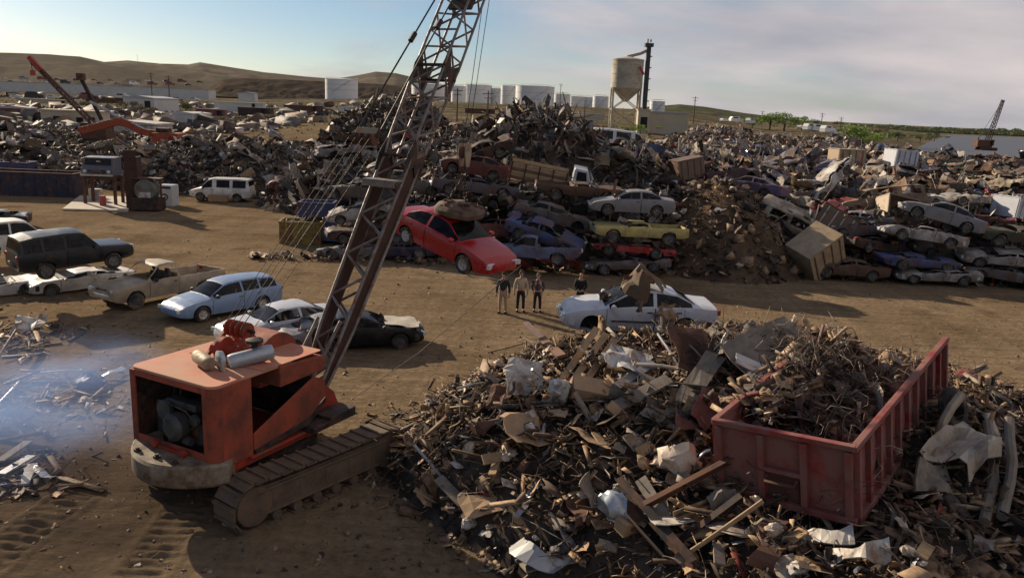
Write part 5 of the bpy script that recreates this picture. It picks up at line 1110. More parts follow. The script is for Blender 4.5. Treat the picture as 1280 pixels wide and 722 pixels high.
# ------------------------------------------------------------------ vehicles on the left of the yard
GL = 'wrecked vehicles parked in a row on the left'
car('station_wagon', 'blue station wagon with pale roof, nearest complete car left of the crane', 'wagon', 'sky_blue', (GP(250, 402) + GP(322, 388)) / 2 + Vector((-.45, .55, .0)), 232, group=GL, seed=21, amp=.01, step=.1, rim_m=M['alloy'])
car('pickup_truck', 'smashed beige pickup with buckled hood and collapsed front', 'pickup', 'beige', GP(200, 374, -.03), 238, 0, 1, 'pickup', GL, seed=22, amp=.06, front=.28, crush=1.0, glass_on=False, ws_on=False, step=.1, wheels=(1, 1, 1, 1), scale=1.06)
car('sport_utility_vehicle', 'dark green-black four-wheel-drive wagon perched on the crushed white coupe', 'suv', 'black', D(92, 338, 33.6), 48, -3, 2, 'suv', GL, seed=23, amp=.015, win_mat=DGLASS, step=.1)
car('wrecked_coupe', 'crushed white coupe squashed under the dark four-wheel-drive wagon', 'coupe', 'white', GP(98, 360, -.1), 226, 0, 0, 'car', GL, seed=24, amp=.06, crush=.38, front=.2, glass_on=False, ws_on=False, wheels=(1, 1, 1, 1), flat=.95)
car('station_wagon', 'white and red tall wagon at the left edge behind the dark one', 'suv', 'white', GP(22, 326, .3), 50, 0, 0, 'car', GL, seed=25, amp=.02, win_mat=DGLASS, scale=1.05)
car('wrecked_car', 'pale flattened car at the left edge in front of the dark wagon', 'coupe', 'white', GP(-14, 368, -.12), 40, 0, 0, 'car', GL, seed=26, amp=.08, crush=.3, glass_on=False, ws_on=False, flat=.9)
car('wrecked_car', 'black wreck cut by the left edge of the picture, by the dirt lane', 'sedan', 'black', GP(-14, 283, -.05), 200, 0, 0, 'car', GL, seed=27, amp=.09, crush=.55, glass_on=False, ws_on=False)
car('wrecked_car', 'white car with broken windscreen just behind the orange crane roof', 'sedan', 'clean_white', GP(352, 422, -.02), 222, 0, 0, 'car', GL, seed=28, amp=.05, crush=.86, glass_on=False, step=.1)
car('wrecked_coupe', 'dark dented coupe with a pale hood behind the crane boom foot', 'coupe', 'black', GP(452, 430, -.02), 15, 0, 0, 'car', GL, seed=29, amp=.04, crush=.84, step=.1)
hd = thick(crumple(6, 5, .05, 91, 1.25, 1.35), .02); o = hd.build('car_hood', PAINT['cream'], None, 30); o.location = GP(452, 430) + Vector((1.38, .37, .86)); o.rotation_euler = (0, R_(6), R_(15)); tag(o, 'pale loose hood lying on the dark coupe behind the boom foot', 'car hood')
car('wrecked_car', 'pale grey crushed front end directly behind the boom foot', 'hatch', 'silver', GP(398, 430, -.05), 215, 0, 0, 'car', GL, seed=30, amp=.08, crush=.6, front=.5, glass_on=False, ws_on=False)
car('panel_van', 'white conversion van parked in front of the grey scrap heap', 'van', 'white', GP(279, 251, 0), 183, 0, 0, 'van', None, seed=31, amp=.012, win_mat=DGLASS, lod=1)
# ------------------------------------------------------------------ stacks in the middle
GS = 'scrapped vehicles piled in the middle stack'; GR = 'scrapped vehicles piled in the right stack'
#  kind, colour, px, py, Y, yaw, pitch, roll, crush, amp, flat, label
MID = [
 ('sedan', 'silver', 788, 268, 44.6, 180, 0, 0, .96, .02, 1, 'silver sedan with pink stripe on top of the yellow pickup', 1),
 ('pickup', 'yellow', 797, 302, 44.2, 182, 0, 0, .30, .025, 1, 'pale yellow pickup with its roof crushed off in the middle stack', 1),
 ('coupe', 'red', 792, 319, 44.5, 178, 0, 2, .35, .13, .62, 'flattened bright red car under the yellow pickup', 0),
 ('sedan', 'silver', 785, 338, 44.1, 184, 0, 0, .22, .12, .75, 'flattened silver car on the ground under the red one', 0),
 ('pickup', 'paleblue', 664, 329, 43.2, 176, 1, 2, .85, .05, 1, 'light blue pickup low in the middle stack, right of the hanging car', 1),
 ('coupe', 'blue', 679, 303, 44.2, 2, 11, 3, .75, .07, 1, 'dark blue car sliding nose down over the light blue pickup', 0),
 ('sedan', 'grey', 690, 281, 46.2, 4, 8, 0, .7, .08, 1, 'dark grey sedan above the blue ones in the middle stack', 0),
 ('pickup', 'slate', 592, 248, 47.6, 4, 2, 0, .35, .06, 1, 'slate blue pickup with crushed cab high in the middle stack', 1),
 ('hatch', 'maroon', 592, 222, 48.6, 176, -4, 0, .75, .06, 1.1, 'dark red hatchback lying on the slate pickup', 1),
 ('sedan', 'black', 600, 203, 50, 178, 20, 0, .55, .10, 1, 'black sedan tilted steeply on top of the middle stack', 0),
 ('sedan', 'maroon', 618, 300, 45.3, 170, 6, 3, .6, .08, 1, 'dull maroon car behind the hanging car roof', 0),
 ('hatch', 'grey', 512, 240, 48.2, 8, 2, 0, .7, .06, 1, 'grey hatchback behind the crane boom, upper row', 0),
 ('sedan', 'black', 530, 300, 46.2, 172, 0, 0, .4, .1, .9, 'black crushed car behind the hanging red car, lower row', 0),
 ('coupe', 'navy', 500, 322, 45.6, 184, 0, 0, .4, .1, .9, 'navy crushed car at the foot of the stack behind the boom', 0),
 ('sedan', 'slate', 560, 272, 47.0, 8, 0, 0, .4, .1, .8, 'dark slate crushed car between the upper and lower rows', 0),
 ('sedan', 'grey', 452, 250, 49.5, 176, 3, 0, .6, .07, 1, 'grey car front at the left end of the middle stack, top one', 0),
 ('hatch', 'white', 454, 275, 48.6, 178, 6, 0, .6, .09, 1, 'white crumpled car at the left end of the middle stack', 0),
 ('sedan', 'black', 458, 303, 46.8, 184, 2, 0, .5, .09, 1, 'black car at the left end of the middle stack, third from top', 0),
 ('coupe', 'silver', 446, 322, 45.5, 190, 0, 0, .35, .12, .8, 'flattened pale car at the bottom left of the middle stack', 0),
 ('pickup', 'brown', 722, 250, 48.4, 3, 0, 0, .2, .05, 1, 'brown and white truck chassis behind the silver sedan', 1),
 ('van', 'white', 705, 292, 50.5, 10, 0, 0, .5, .08, 1, 'crushed pale van half hidden behind the grey sedan', 0),
 ('sedan', 'green', 648, 262, 49, 175, 0, 4, .5, .08, 1, 'dark green crushed car behind the slate pickup', 0)]
RIGHT = [
 ('sedan', 'purple', 935, 246, 52, 145, -4, 4, .8, .05, 1, 'purple and white sedan at the left of the right stack', 1),
 ('hatch', 'navy', 912, 228, 57, 20, -10, 0, .6, .08, 1, 'navy blue car on the crest right of the brown soil heap', 0),
 ('van', 'cream', 962, 282, 49.5, 150, -26, -12, .7, .06, .95, 'cream van tipped on its nose beside the soil heap', 0),
 ('sedan', 'grey', 985, 255, 54, 10, 0, 0, .6, .08, 1, 'grey sedan behind the cream van', 0),
 ('sedan', 'brown', 1053, 345, 45.2, 186, 0, 0, .42, .10, .95, 'dark brown crushed sedan on the ground right of the tan boxes', 1),
 ('sedan', 'silver', 1172, 281, 46.8, 160, -14, 5, .9, .04, 1, 'silver sedan with red tail light sloping down to the right', 1),
 ('sedan', 'white', 1150, 305, 46.0, 172, -8, 0, .35, .08, .95, 'white crushed sedan under the sloping silver one', 0),
 ('coupe', 'blue', 1145, 334, 45.2, 4, 0, 0, .2, .12, .8, 'bright blue flattened car near the ground in the right stack', 0),
 ('sedan', 'white', 1167, 350, 45.0, 177, 0, 0, .15, .08, .8, 'long white flattened car lying on the ground in the right stack', 1),
 ('sedan', 'white', 1250, 330, 45.6, 165, -3, 0, .3, .09, .85, 'white flattened car near the right edge, upper of two', 0),
 ('coupe', 'grey', 1250, 352, 45.2, 172, 0, 0, .3, .09, .85, 'grey flattened car near the right edge with an amber light, lower of two', 0),
 ('pickup', 'green', 1272, 308, 46.4, 180, 0, 0, .3, .07, 1, 'dark green pickup at the right edge with a white rim', 1),
 ('pickup', 'white', 1045, 250, 55, 172, -3, 3, .6, .06, 1, 'white pickup behind the tan boxes', 0),
 ('sedan', 'black', 1090, 318, 47, 20, 6, 0, .4, .1, .9, 'black crushed car in the shade in the middle of the right stack', 0),
 ('sedan', 'slate', 1070, 300, 48, 200, 0, 6, .4, .1, 1, 'dark slate car sagging beside the tan boxes', 0),
 ('hatch', 'red', 1046, 272, 50.5, 30, -8, 10, .5, .1, .9, 'small red car wedged behind the brown boxes', 0),
 ('sedan', 'silver', 1065, 285, 49.5, 165, 4, 0, .5, .09, 1, 'silver grey car between the boxes and the sloping silver sedan', 0),
 ('sedan', 'black', 1225, 345, 46.5, 10, 0, 0, .4, .1, .9, 'black wreck between the long white car and the right edge', 0),
 ('coupe', 'maroon', 1215, 290, 49, 160, 6, 0, .45, .1, 1, 'maroon wreck behind the silver sedan', 0),
 ('sedan', 'white', 1135, 262, 52, 20, -6, 4, .6, .08, 1, 'white sedan on the crest behind the silver one', 0),
 ('van', 'tan', 1100, 268, 51, 160, 12, 0, .7, .05, 1, 'tan open van tipped forward in the right stack', 0),
 ('sedan', 'grey', 1185, 318, 47.5, 178, 0, 0, .35, .1, .9, 'grey crushed car under the white one in the right stack', 0)]
for grp, rows in ((GS, MID), (GR, RIGHT)):
    for q, (ty, co, px, py, Y, yaw, pi, ro, cr, am, fl, lb, lod) in enumerate(rows):
        jr = random.Random(px * 31 + py)
        if lod == 1 and cr < .9: yaw += jr.uniform(-6, 6); pi += jr.uniform(-3, 3); ro += jr.uniform(-5, 5)
        if lod == 0: yaw += jr.uniform(-14, 14); pi += jr.uniform(-6, 6); ro += jr.uniform(-8, 8)
        p = D(px, py, Y); cn = {'pickup': 'pickup', 'van': 'van'}.get(ty, 'car')
        car('wrecked_' + {'pickup': 'pickup', 'van': 'van'}.get(ty, 'car'), lb, ty, (RUSTY[co] if cr < .9 and co in RUSTY and co != 'red' else co), p, yaw, pi, ro, cn, grp, lod=1, crush=cr, amp=am * (1.5 if cr < .9 else 1), flat=fl, seed=100 + q * 3 + (50 if grp == GR else 0), glass_on=cr > .65, ws_on=cr > .72, wheels=tuple(int(noise.noise(Vector((q * 3.1, k * 5.7, 1))) > -.35) for k in range(4)) if cr < .9 else (1, 1, 1, 1), step=.12)
# boxes and bodies among the cars
def crate_box(name, label, cat, px, py, Y, size, rot, m, mi, open_face=True, group=None):
    root = empty(name, D(px, py, Y)); root.rotation_euler = [R_(a) for a in rot]; tag(root, label, cat, group); a, b, c = size; t = .05
    dn = lambda p: p + noise.noise_vector(p * .9 + Vector((px, 0, 0))) * .06
    def wall(nm, ce, sz): MB().box(ce, sz).warp(dn).build(nm, m, root)
    wall('side_panel', (0, -b / 2, c / 2), (a, t, c)); wall('side_panel', (0, b / 2, c / 2), (a, t, c)); wall('end_panel', (-a / 2, 0, c / 2), (t, b - .11, c)); wall('end_panel', (a / 2, 0, c / 2), (t, b - .11, c))
    wall('floor_panel', (0, 0, t), (a - .11, b - .11, t))
    if not open_face: wall('roof_panel', (0, 0, c + t / 2 + .03), (a + .04, b + .04, t))
    else:
        for y in (-b / 2, b / 2): MB().box((0, y, c + .03), (a + .1, .10, .08)).warp(dn).build('rim', mi, root)
        for x in (-a / 2, a / 2): MB().box((x, 0, c + .034), (.10, b, .08)).warp(dn).build('rim', mi, root)
    for s in (-1, 1):
        for k in range(4): MB().box((-a / 2 + a * (k + .5) / 4, s * (b / 2 + .05), c / 2), (.07, .05, c * .96)).warp(dn).build('rib', mi, root)
    return root
crate_box('truck_box', 'tan truck box body tipped over beside the dark brown wreck', 'truck box', 1022, 330, 45.6, (2.4, 1.9, 1.9), (18, -34, 20), PAINT['tan'], PAINT['brown'], False)
crate_box('truck_box', 'brown and white box body lying behind the tan truck box', 'truck box', 1030, 300, 48.5, (2.2, 1.8, 1.9), (-10, 26, -25), PAINT['brown'], PAINT['cream'], False)
crate_box('truck_box', 'open yellowish wooden box above the black crushed cars', 'truck box', 1112, 268, 50, (2.1, 1.8, 1.2), (72, 10, 10), PAINT['tan'], PAINT['brown'], True)
crate_box('truck_box', 'square tan box standing far back in the scrap field', 'truck box', 1056, 214, 76, (2.6, 2.0, 2.0), (0, 0, 8), PAINT['tan'], PAINT['brown'], False)
crate_box('truck_box', 'white and pale blue box standing far back in the scrap field', 'truck box', 1123, 211, 84, (2.6, 2.0, 1.9), (0, 3, 12), PAINT['clean_white'], PAINT['paleblue'], False)
crate_box('truck_box', 'white box panel at the right edge above the dark green pickup', 'truck box', 1270, 272, 50, (2.4, 1.8, 1.2), (0, 6, 20), PAINT['clean_white'], PAINT['white'], False)
crate_box('truck_box', 'dark brown box body lying on the crest behind the soil heap', 'truck box', 860, 222, 57, (1.9, 1.5, 1.3), (0, -12, 15), PAINT['brown'], PAINT['brown'], False)
def flatbed():
    root = empty('dump_truck', D(700, 238, 51.5), (R_(4), R_(9), R_(-2))); tag(root, 'old truck with long brown slatted bed and white cab, high in the middle stack', 'truck')
    MB().box((-1.2, 0, -.1), (4.6, .8, .2)).build('frame', M['dsteel'], root)
    for s in (-1, 1):
        for k in range(5): MB().box((-1.55, s * 1.05, .18 + k * .26), (3.7, .05, .21)).warp(lambda p: p + noise.noise_vector(p * 1.2) * .05).build('side_board', PAINT['brown'] if k % 2 else PAINT['tan'], root)
        for k in range(5): MB().box((-3.3 + k * .88, s * 1.10, .7), (.09, .06, 1.4)).build('post', M['rust'], root)
    MB().box((-1.55, 0, .05), (3.7, 2.0, .07)).build('bed_floor', M['gwood'], root)
    cabp = [(.55, -.95, 0), (2.3, -.95, 0), (2.35, -.95, .75), (1.75, -.95, .95), (1.45, -.95, 1.7), (.6, -.95, 1.7)]
    MB().prism(cabp, (0, 1.9, 0)).build('cab', PAINT['clean_white'], root, bevel=.06)
    for s in (-1, 1): MB().prism([(.8, s * .965, .95), (1.5, s * .965, .95), (1.36, s * .965, 1.55), (.8, s * .965, 1.55)], (0, s * .012, 0)).build('side_window', M['dark'], root)
    MB().prism([(1.755, -.8, 1.0), (1.755, .8, 1.0), (1.50, .75, 1.62), (1.50, -.75, 1.62)], (.03, 0, .012)).build('windshield', DGLASS, root)
    for x in (1.7, -2.4):
        for s in (-1, 1):
            tm, rm = wheel_mesh(.45, .25); w = bpy.data.objects.new('wheel', tm); COL.objects.link(w); w.parent = root; w.location = (x, s * .95, -.12); r = bpy.data.objects.new('rim', rm); COL.objects.link(r); r.parent = w
flatbed()
bus = car('passenger_van', 'long white passenger van lying on the crest below the silo', 'van', 'clean_white', D(778, 196, 72), 4, 4, 0, 'van', None, lod=1, seed=300, amp=.04, win_mat=DGLASS, scale=1.15)
TYPES['van']['win'] = TYPES['van']['win']
long_panel = thick(crumple(8, 2, .05, 201, 6, .9), .03).build('long_sheet', PAINT['clean_white'], None); long_panel.location = D(785, 203, 66); long_panel.rotation_euler = (R_(60), R_(-12), R_(8)); tag(long_panel, 'long white sheet sloping up to the right below the white passenger van', 'panel')
rp = thick(crumple(5, 4, .3, 202, 2.6, 1.6), .03).build('torn_sheet', PAINT['red'], None); rp.location = D(782, 212, 64); rp.rotation_euler = (R_(50), .2, .4); tag(rp, 'crumpled red panel under the long white sheet', 'panel')

# ------------------------------------------------------------------ far scrap field: individual wrecks
rs = S(61); protos = []
for q, (ty, cr, am, fl) in enumerate([('sedan', .45, .26, .95), ('sedan', .2, .3, .75), ('hatch', .35, .28, .9), ('coupe', .2, .3, .75), ('wagon', .35, .27, .85), ('pickup', .3, .25, .85), ('van', .3, .3, .8), ('suv', .35, .28, .85)]):
    protos.append((ty, car('far_wreck', 'x', ty, 'grey', (0, -300 - 10 * q, 0), 0, lod=0, crush=cr, amp=am, flat=fl, seed=400 + q, glass_on=False, ws_on=False, step=.2, wheels=(1, 0, 1, 0))))
CN = {'white': 'white', 'silver': 'silver', 'grey': 'grey', 'black': 'black', 'blue': 'blue', 'red': 'red', 'tan': 'tan', 'cream': 'cream', 'maroon': 'maroon', 'green': 'dark green', 'paleblue': 'pale blue', 'slate': 'slate', 'brown': 'brown'}
CL = ['white'] * 4 + ['silver'] * 3 + ['cream'] * 3 + ['grey'] * 3 + ['black'] * 3 + ['brown'] * 3 + ['tan'] * 2 + ['slate'] + ['blue', 'red', 'tan', 'maroon', 'green', 'paleblue', 'slate', 'brown']
TN = {'sedan': 'sedan', 'hatch': 'hatchback', 'coupe': 'coupe', 'wagon': 'station wagon', 'pickup': 'pickup', 'van': 'van', 'suv': 'tall wagon'}
used = []; cnt = 0; tries = 0
def place_far(p, zone, ty=None):
    global cnt
    q = rs.randint(len(protos)); ty, pr = protos[q]; first = False
    c = copy_tree(pr); c.location = p; c.rotation_euler = (rs.randn() * .3, rs.randn() * .3, rs.rand() * 6.28); col = CL[rs.randint(len(CL))]
    for ch in c.children:
        if ch.data.materials[0] == PAINT['grey']: ch.material_slots[0].link = 'OBJECT'; ch.material_slots[0].material = RUSTY[col]
    sz = 'sagging' if rs.rand() < .5 else 'tilted'
    tag(c, f'{CN[col]} {sz} {TN[ty]} wreck {zone}', {'pickup': 'pickup', 'van': 'van'}.get(ty, 'car'), 'wrecks lying in the far scrap field'); cnt += 1
while cnt < 95 and tries < 9000:
    tries += 1; y = 52 + 120 * rs.rand() ** 1.4; x = y * (.18 + .50 * rs.rand()); h = field_h(x, y)
    if h < 1.8 or any(abs(x - a) + abs(y - b) < 4.2 for a, b in used): continue
    used.append((x, y)); zone = ('near the front' if y < 68 else 'in the middle' if y < 95 else 'at the back') + ' of the scrap field' + (', left part' if x / y < .30 else ', right edge' if x / y > .55 else ', centre left' if x / y < .42 else ', centre right')
    place_far(Vector((x, y, h - .15 + rs.rand() * .6)), zone)
cnt = 0; tries = 0
while cnt < 42 and tries < 6000:                      # a few more half buried in the heaps behind
    tries += 1; key = ('grey', 'centre', 'left')[rs.randint(3)]; x0, x1, y0, y1 = {'grey': (-46, 5, 62, 95), 'centre': (-8, 24, 54, 72), 'left': (-85, -30, 76, 112)}[key]
    x = x0 + (x1 - x0) * rs.rand(); y = y0 + (y1 - y0) * rs.rand(); h = heap_h(x, y, key)
    if h < 1.2 or h > 5.2 or abs(x) > .62 * y or any(abs(x - a) + abs(y - b) < 6 for a, b in used): continue
    used.append((x, y)); place_far(Vector((x, y, h - .2 + rs.rand() * .3)), {'grey': 'half buried in the grey heap behind the boom', 'centre': 'half buried in the heap behind the middle stack', 'left': 'half buried in the left background scrap'}[key])
for ty_, pr in protos:                                # the patterns themselves are not part of the place
    for ch in list(pr.children_recursive): bpy.data.objects.remove(ch)
    bpy.data.objects.remove(pr)
# ------------------------------------------------------------------ tanks, silo, buildings, poles, trees far behind
def cyl_tank(label, px, py, wpx, hpx, Y):
    b = D(px, py, Y); s = FPX / Y; r = wpx / s / 2; h = hpx / s
    root = empty('storage_tank', b); tag(root, label, 'tank', 'white storage tanks on the far rise')
    MB().lathe([(r, -3), (r, h)], n=40).build('shell', M['tank'], root, 40)
    MB().lathe([(r * 1.005, h), (r * 1.005, h + .35), (r * .5, h + r * .07), (.01, h + r * .10)], n=40).build('roof', M['tankroof'], root, 30)
    for q in (.33, .66): MB().lathe([(r * 1.004, h * q), (r * 1.004, h * q + .35)], n=40).build('plate_seam', M['tankroof'], root, 40)
    MB().tube([(r * 1.0 * math.cos(a), r * 1.0 * math.sin(a), h + 1.2) for a in np.linspace(0, 6.283, 41)], .10, 4, False).build('roof_railing', M['tankroof'], root)
    st = MB(); n = 16
    for k in range(n): a = -2.2 + k * .09; st.box((r * 1.02 * math.cos(a), r * 1.02 * math.sin(a), h * (k + .5) / n), (.9, .9, .12))
    st.build('stairway', M['tankroof'], root)
for t in [('large white tank alone at the left, before the brown hill', 427, 119, 39, 18, 560), ('white tank partly behind the crane boom', 535, 124, 40, 17, 600), ('narrow white tank just right of the boom', 573, 125, 18, 16, 620), ('white tank between the hoist ropes and the wide tanks', 597, 124, 34, 16, 640), ('small white tank left of the wide tanks', 620, 126, 13, 14, 640),
          ('mid-sized white tank left of the widest tank', 636, 126, 20, 17, 600), ('widest white tank in the middle of the row', 668, 132, 47, 22, 560), ('white tank just right of the widest one', 702, 134, 20, 15, 620), ('squat white tank, second right of the widest one', 721, 135, 20, 13, 640), ('squat white tank left of the silo', 736, 136, 14, 13, 640),
          ('white tank beside the silo legs', 750, 137, 19, 15, 600), ('small white tank right of the silo tower', 821, 141, 18, 13, 480)]: cyl_tank(t[0], *t[1:])
def silo():
    Y = 190; b = D(779, 163, Y); s = FPX / Y; root = empty('silo', b); tag(root, 'cream cement silo on steel legs with dark elevator tower', 'silo')
    u = lambda px: px / s
    r = u(19); z1, z2, z3 = u(34), u(50), u(82)
    MB().lathe([(r, z2), (r, z3)], n=36).build('shell', M['silo'], root, 40)
    MB().lathe([(.5, z1), (r, z2)], n=36).build('hopper', M['silo'], root, 40)
    MB().lathe([(r * 1.02, z3), (r * 1.02, z3 + .3), (.3, z3 + 1.0), (.01, z3 + 1.0)], n=36).build('roof', M['silo'], root, 30)
    for k in range(3): MB().lathe([(r * 1.015, z2 + (z3 - z2) * (k + .5) / 3), (r * 1.015, z2 + (z3 - z2) * (k + .5) / 3 + .15)], n=36).build('hoop', M['silo'], root, 40)
    leg = [(-r * .86, -r * .5), (r * .86, -r * .5), (-r * .86, r * .6), (r * .86, r * .6)]
    for x, y in leg: MB().box((x, y, z2 / 2 - 1), (.42, .42, z2 + 2.2)).build('leg', M['silo'], root)
    for i, j in ((0, 1), (1, 3), (3, 2), (2, 0)):
        a, c = leg[i], leg[j]
        for z0, zz in ((1, z2 * .5), (z2 * .5, z2 - .2)): MB().bar((*a, z0), (*c, zz), .18).build('brace', M['silo'], root); MB().bar((*c, z0), (*a, zz), .18).build('brace', M['silo'], root)
        MB().bar((*a, z2 * .5), (*c, z2 * .5), .22).build('brace', M['silo'], root)
    tx = u(23.5)
    MB().box((tx, -.3, u(50)), (u(5), 1.0, u(98))).build('elevator_tower', M['tower'], root)
    MB().box((tx, -.3, u(101)), (u(10), 1.8, u(4))).box((tx - .3, -.3, u(105)), (.25, .25, u(6))).box((tx + .35, -.3, u(106)), (.3, .4, u(3))).build('elevator_head', M['tower'], root)
    for k in range(7): MB().box((tx + u(3.7), -.3, u(10 + k * 13)), (.25, 1.6, .2)).build('landing', M['tower'], root)
    MB().tube([(tx - .3, -.3, u(95)), (tx - u(9), -.2, u(91)), (-.2, 0, z3 + .9)], .35, 10).build('spout', M['silo'], root, 50)
    MB().bar((u(12), -r * .9, u(75)), (u(17), -r * 1.02, u(66)), .5).build('marker', PAINT['red'], root)
silo()
def shed(name, label, px, py, Y, w, d, h, m, roofm, yaw=0, pitch=.12, doors=(), windows=(), group=None, cat='building'):
    b = D(px, py, Y); root = empty(name, b, (0, 0, R_(yaw))); tag(root, label, cat, group)
    MB().box((0, 0, h / 2 - 1), (w, d, h + 2)).build('wall', m, root)
    q = h + w * pitch * .5; MB().prism([(-w / 2 - .2, -d / 2 - .2, h), (w / 2 + .2, -d / 2 - .2, h), (w / 2 + .2, d / 2 + .2, h), (-w / 2 - .2, d / 2 + .2, h)], (0, 0, .25)).prism([(-w / 2 - .2, -d / 2 - .2, h + .251), (0 if pitch else w / 2, -d / 2 - .2, h + .251 + w * pitch * .5 + .01), (w / 2 + .2, -d / 2 - .2, h + .251)], (0, d + .4, 0)).build('roof', roofm, root)
    for x, dw, dh in doors: MB().box((x, -d / 2 - .02, dh / 2), (dw, .08, dh)).build('door', M['dark'], root)
    for x, z, ww, wh in windows: MB().box((x, -d / 2 - .02, z), (ww, .08, wh)).build('window', M['dark'], root)
    return root
u = lambda px, Y: px * Y / FPX
shed('pump_house', 'long cream shed right of the silo with a dark doorway', 827, 161, 185, u(56, 185), 6, u(19, 185), M['bldg'], M['roof'], 0, 0, doors=[(-u(22, 185), 1.6, 2.6)])
shed('pump_house', 'cream gate block at the left end of the long shed', 803, 160, 182, u(15, 182), 3, u(21, 182), M['bldg'], M['bldg'], 0, 0, doors=[(0, 1.5, 2.4)])
shed('low_building', 'cream low building left of the silo, nearer one', 728, 158, 230, u(34, 230), 8, u(12, 230), M['bldg'], M['roof'], 0, .03, windows=[(-2, 1.4, .9, .8), (2, 1.4, .9, .8)])
shed('low_building', 'white low building left of the silo, farther one', 700, 146, 330, u(30, 330), 8, u(6, 330), M['bldg2'], M['roof'], 0, .05)
shed('low_building', 'small pale hut below the wide tanks', 690, 142, 380, u(12, 380), 6, u(6, 380), M['bldg2'], M['roof'], 0, .05)
shed('low_building', 'long pale roof among sheds left of the silo', 735, 147, 300, u(38, 300), 6, u(4, 300), M['bldg'], M['tankroof'], 0, .02)
shed('white_shed', 'long white fence-like shed along the left foot of the hills', 110, 116, 520, u(300, 520), 14, u(9, 520), M['bldg2'], M['roof'], 2, 0)
shed('warehouse', 'pale blue-grey warehouse in the left middle distance', 190, 137, 250, u(42, 250), 12, u(13, 250), M['bldg2'], M['roof'], -12, .1, doors=[(3, 2.0, 2.6)])
shed('warehouse', 'small white shed right of the pale warehouse', 240, 156, 170, u(28, 170), 6, u(13, 170), M['bldg2'], M['tankroof'], -15, .1)
shed('trailer_home', 'cream trailer with dark openings left of the orange grapple boom', 96, 160, 150, u(70, 150), 4, u(20, 150), M['bldg'], M['bldg'], 5, 0, doors=[(1.5, 1.2, 2)], windows=[(-2.5, 1.7, 1.2, .8), (3.6, 1.7, 1.2, .8)])
shed('white_tent', 'low white tent roof behind the orange grapple boom', 165, 169, 130, u(82, 130), 6, u(14, 130), M['plastic'], M['plastic'], -4, .06)
shed('red_shed', 'dull red shed at the left edge behind the scrap', 22, 152, 170, u(34, 170), 5, u(16, 170), PAINT['maroon'], M['roof'], 10, .1)
shed('small_hut', 'white hut on the far plain right of the long shed', 310, 122, 420, u(20, 420), 5, u(5, 420), M['bldg2'], M['roof'], 0, .1)
for q, (px, py, Y, wpx, hpx, m_, yaw, lb) in enumerate([(265, 146, 200, 34, 8, PAINT['maroon'], 8, 'dull red container on the plain right of the small white shed'), (320, 143, 230, 40, 7, M['dsteel'], -6, 'dark long container on the plain left of the lone tank'), (300, 134, 300, 60, 5, M['bldg2'], 0, 'pale long trailer on the plain below the mesa'), (380, 139, 280, 46, 6, M['rust'], 3, 'rust brown wagon row on the plain behind the grey heap'), (60, 131, 300, 70, 6, M['bldg'], 2, 'cream long low block at left below the long white shed'), (140, 129, 330, 60, 6, M['rust'], -2, 'brown low block at left below the long white shed'), (20, 140, 230, 44, 8, M['bldg2'], 5, 'white trailer at the left edge above the red shed'), (445, 141, 280, 40, 6, M['bldg2'], 0, 'white trailer on the plain left of the boom'), (600, 142, 330, 36, 5, M['rust'], 0, 'brown low block below the tanks right of the boom'), (655, 147, 300, 30, 5, M['bldg'], 0, 'cream low block below the widest tank')]): shed('storage_container', lb, px, py, Y, u(wpx, Y), 3, u(hpx, Y), m_, m_, yaw, 0, doors=[(u(wpx, Y) * .3, 1.2, 1.6)], cat='container', group='containers and blocks on the plain')
# far vehicles in rows on the left and right plain
def tiny(p, k, yaw, m, label, group):
    l, w, h = (4.4, 1.8, 1.4) if k else (6.5, 2.3, 2.6)
    root = empty('parked_vehicle', p, (0, 0, yaw)); tag(root, label, 'vehicle', group)
    MB().prism([(-l / 2, -w / 2, .3), (l / 2, -w / 2, .3), (l / 2, -w / 2, h * .58), (l * .27, -w / 2, h * .64), (l * .12, -w / 2, h), (-l * .38, -w / 2, h), (-l / 2, -w / 2, h * .62)], (0, w, 0)).build('body', m, root)
    MB().box((-l * .12, 0, h * .8), (l * .36, w + .03, h * .2)).build('windows', M['dark'], root)
    MB().box((l * .3, 0, .3), (.6, w * .98, .6)).box((-l * .3, 0, .3), (.6, w * .98, .6)).build('wheels', M['rubber'], root)
rs = S(62)
for k in range(34):
    px = 5 + k * 7.4 + rs.rand() * 3; row = k % 3; py = (99, 103, 122)[row] + px * .018; Y = (640, 590, 330)[row]
    ci = rs.randint(5); cw = ('bright white', 'off-white', 'silver', 'maroon', 'black')[ci] + (' left' if px < 85 else ' middle' if px < 170 else ' right'); tiny(D(px, py, Y), rs.rand() < .6, rs.rand() * .5, [M['tank'], PAINT['white'], PAINT['silver'], PAINT['maroon'], PAINT['black']][ci], cw.split(' ')[0].replace('bright', 'bright white') + ' ' + ('far parked vehicle in the rows above the long white shed', 'far parked vehicle in the rows above the long white shed', 'far parked vehicle below the long white shed')[row] + ', ' + cw.split(' ')[-1] + ' part', 'far vehicles parked on the left plain')
for px, py, Y in ((1001, 161, 330), (1012, 163, 320), (1022, 164, 320), (1034, 166, 300), (1045, 168, 300), (905, 152, 380), (920, 153, 380), (938, 155, 370)): tiny(D(px, py, Y), px % 2, rs.rand(), M['tank'], 'white far vehicle near the green trees on the right plain' if px > 960 else 'far vehicle right of the long cream shed', 'far vehicles parked on the right plain')
def pole(label, px, py, Y, hpx, arm=True):
    h = u(hpx, Y); root = empty('utility_pole', D(px, py, Y)); tag(root, label, 'pole', 'utility poles on the plain'); MB().tube([(0, 0, -2), (0, 0, h)], [.22, .14], 8).build('post', M['dwood'], root, 50)
    if arm: MB().box((0, 0, h - .6), (2.6, .16, .16)).build('crossarm', M['dwood'], root); MB().box((0, 0, h - 1.6), (1.8, .14, .14)).build('crossarm', M['dwood'], root)
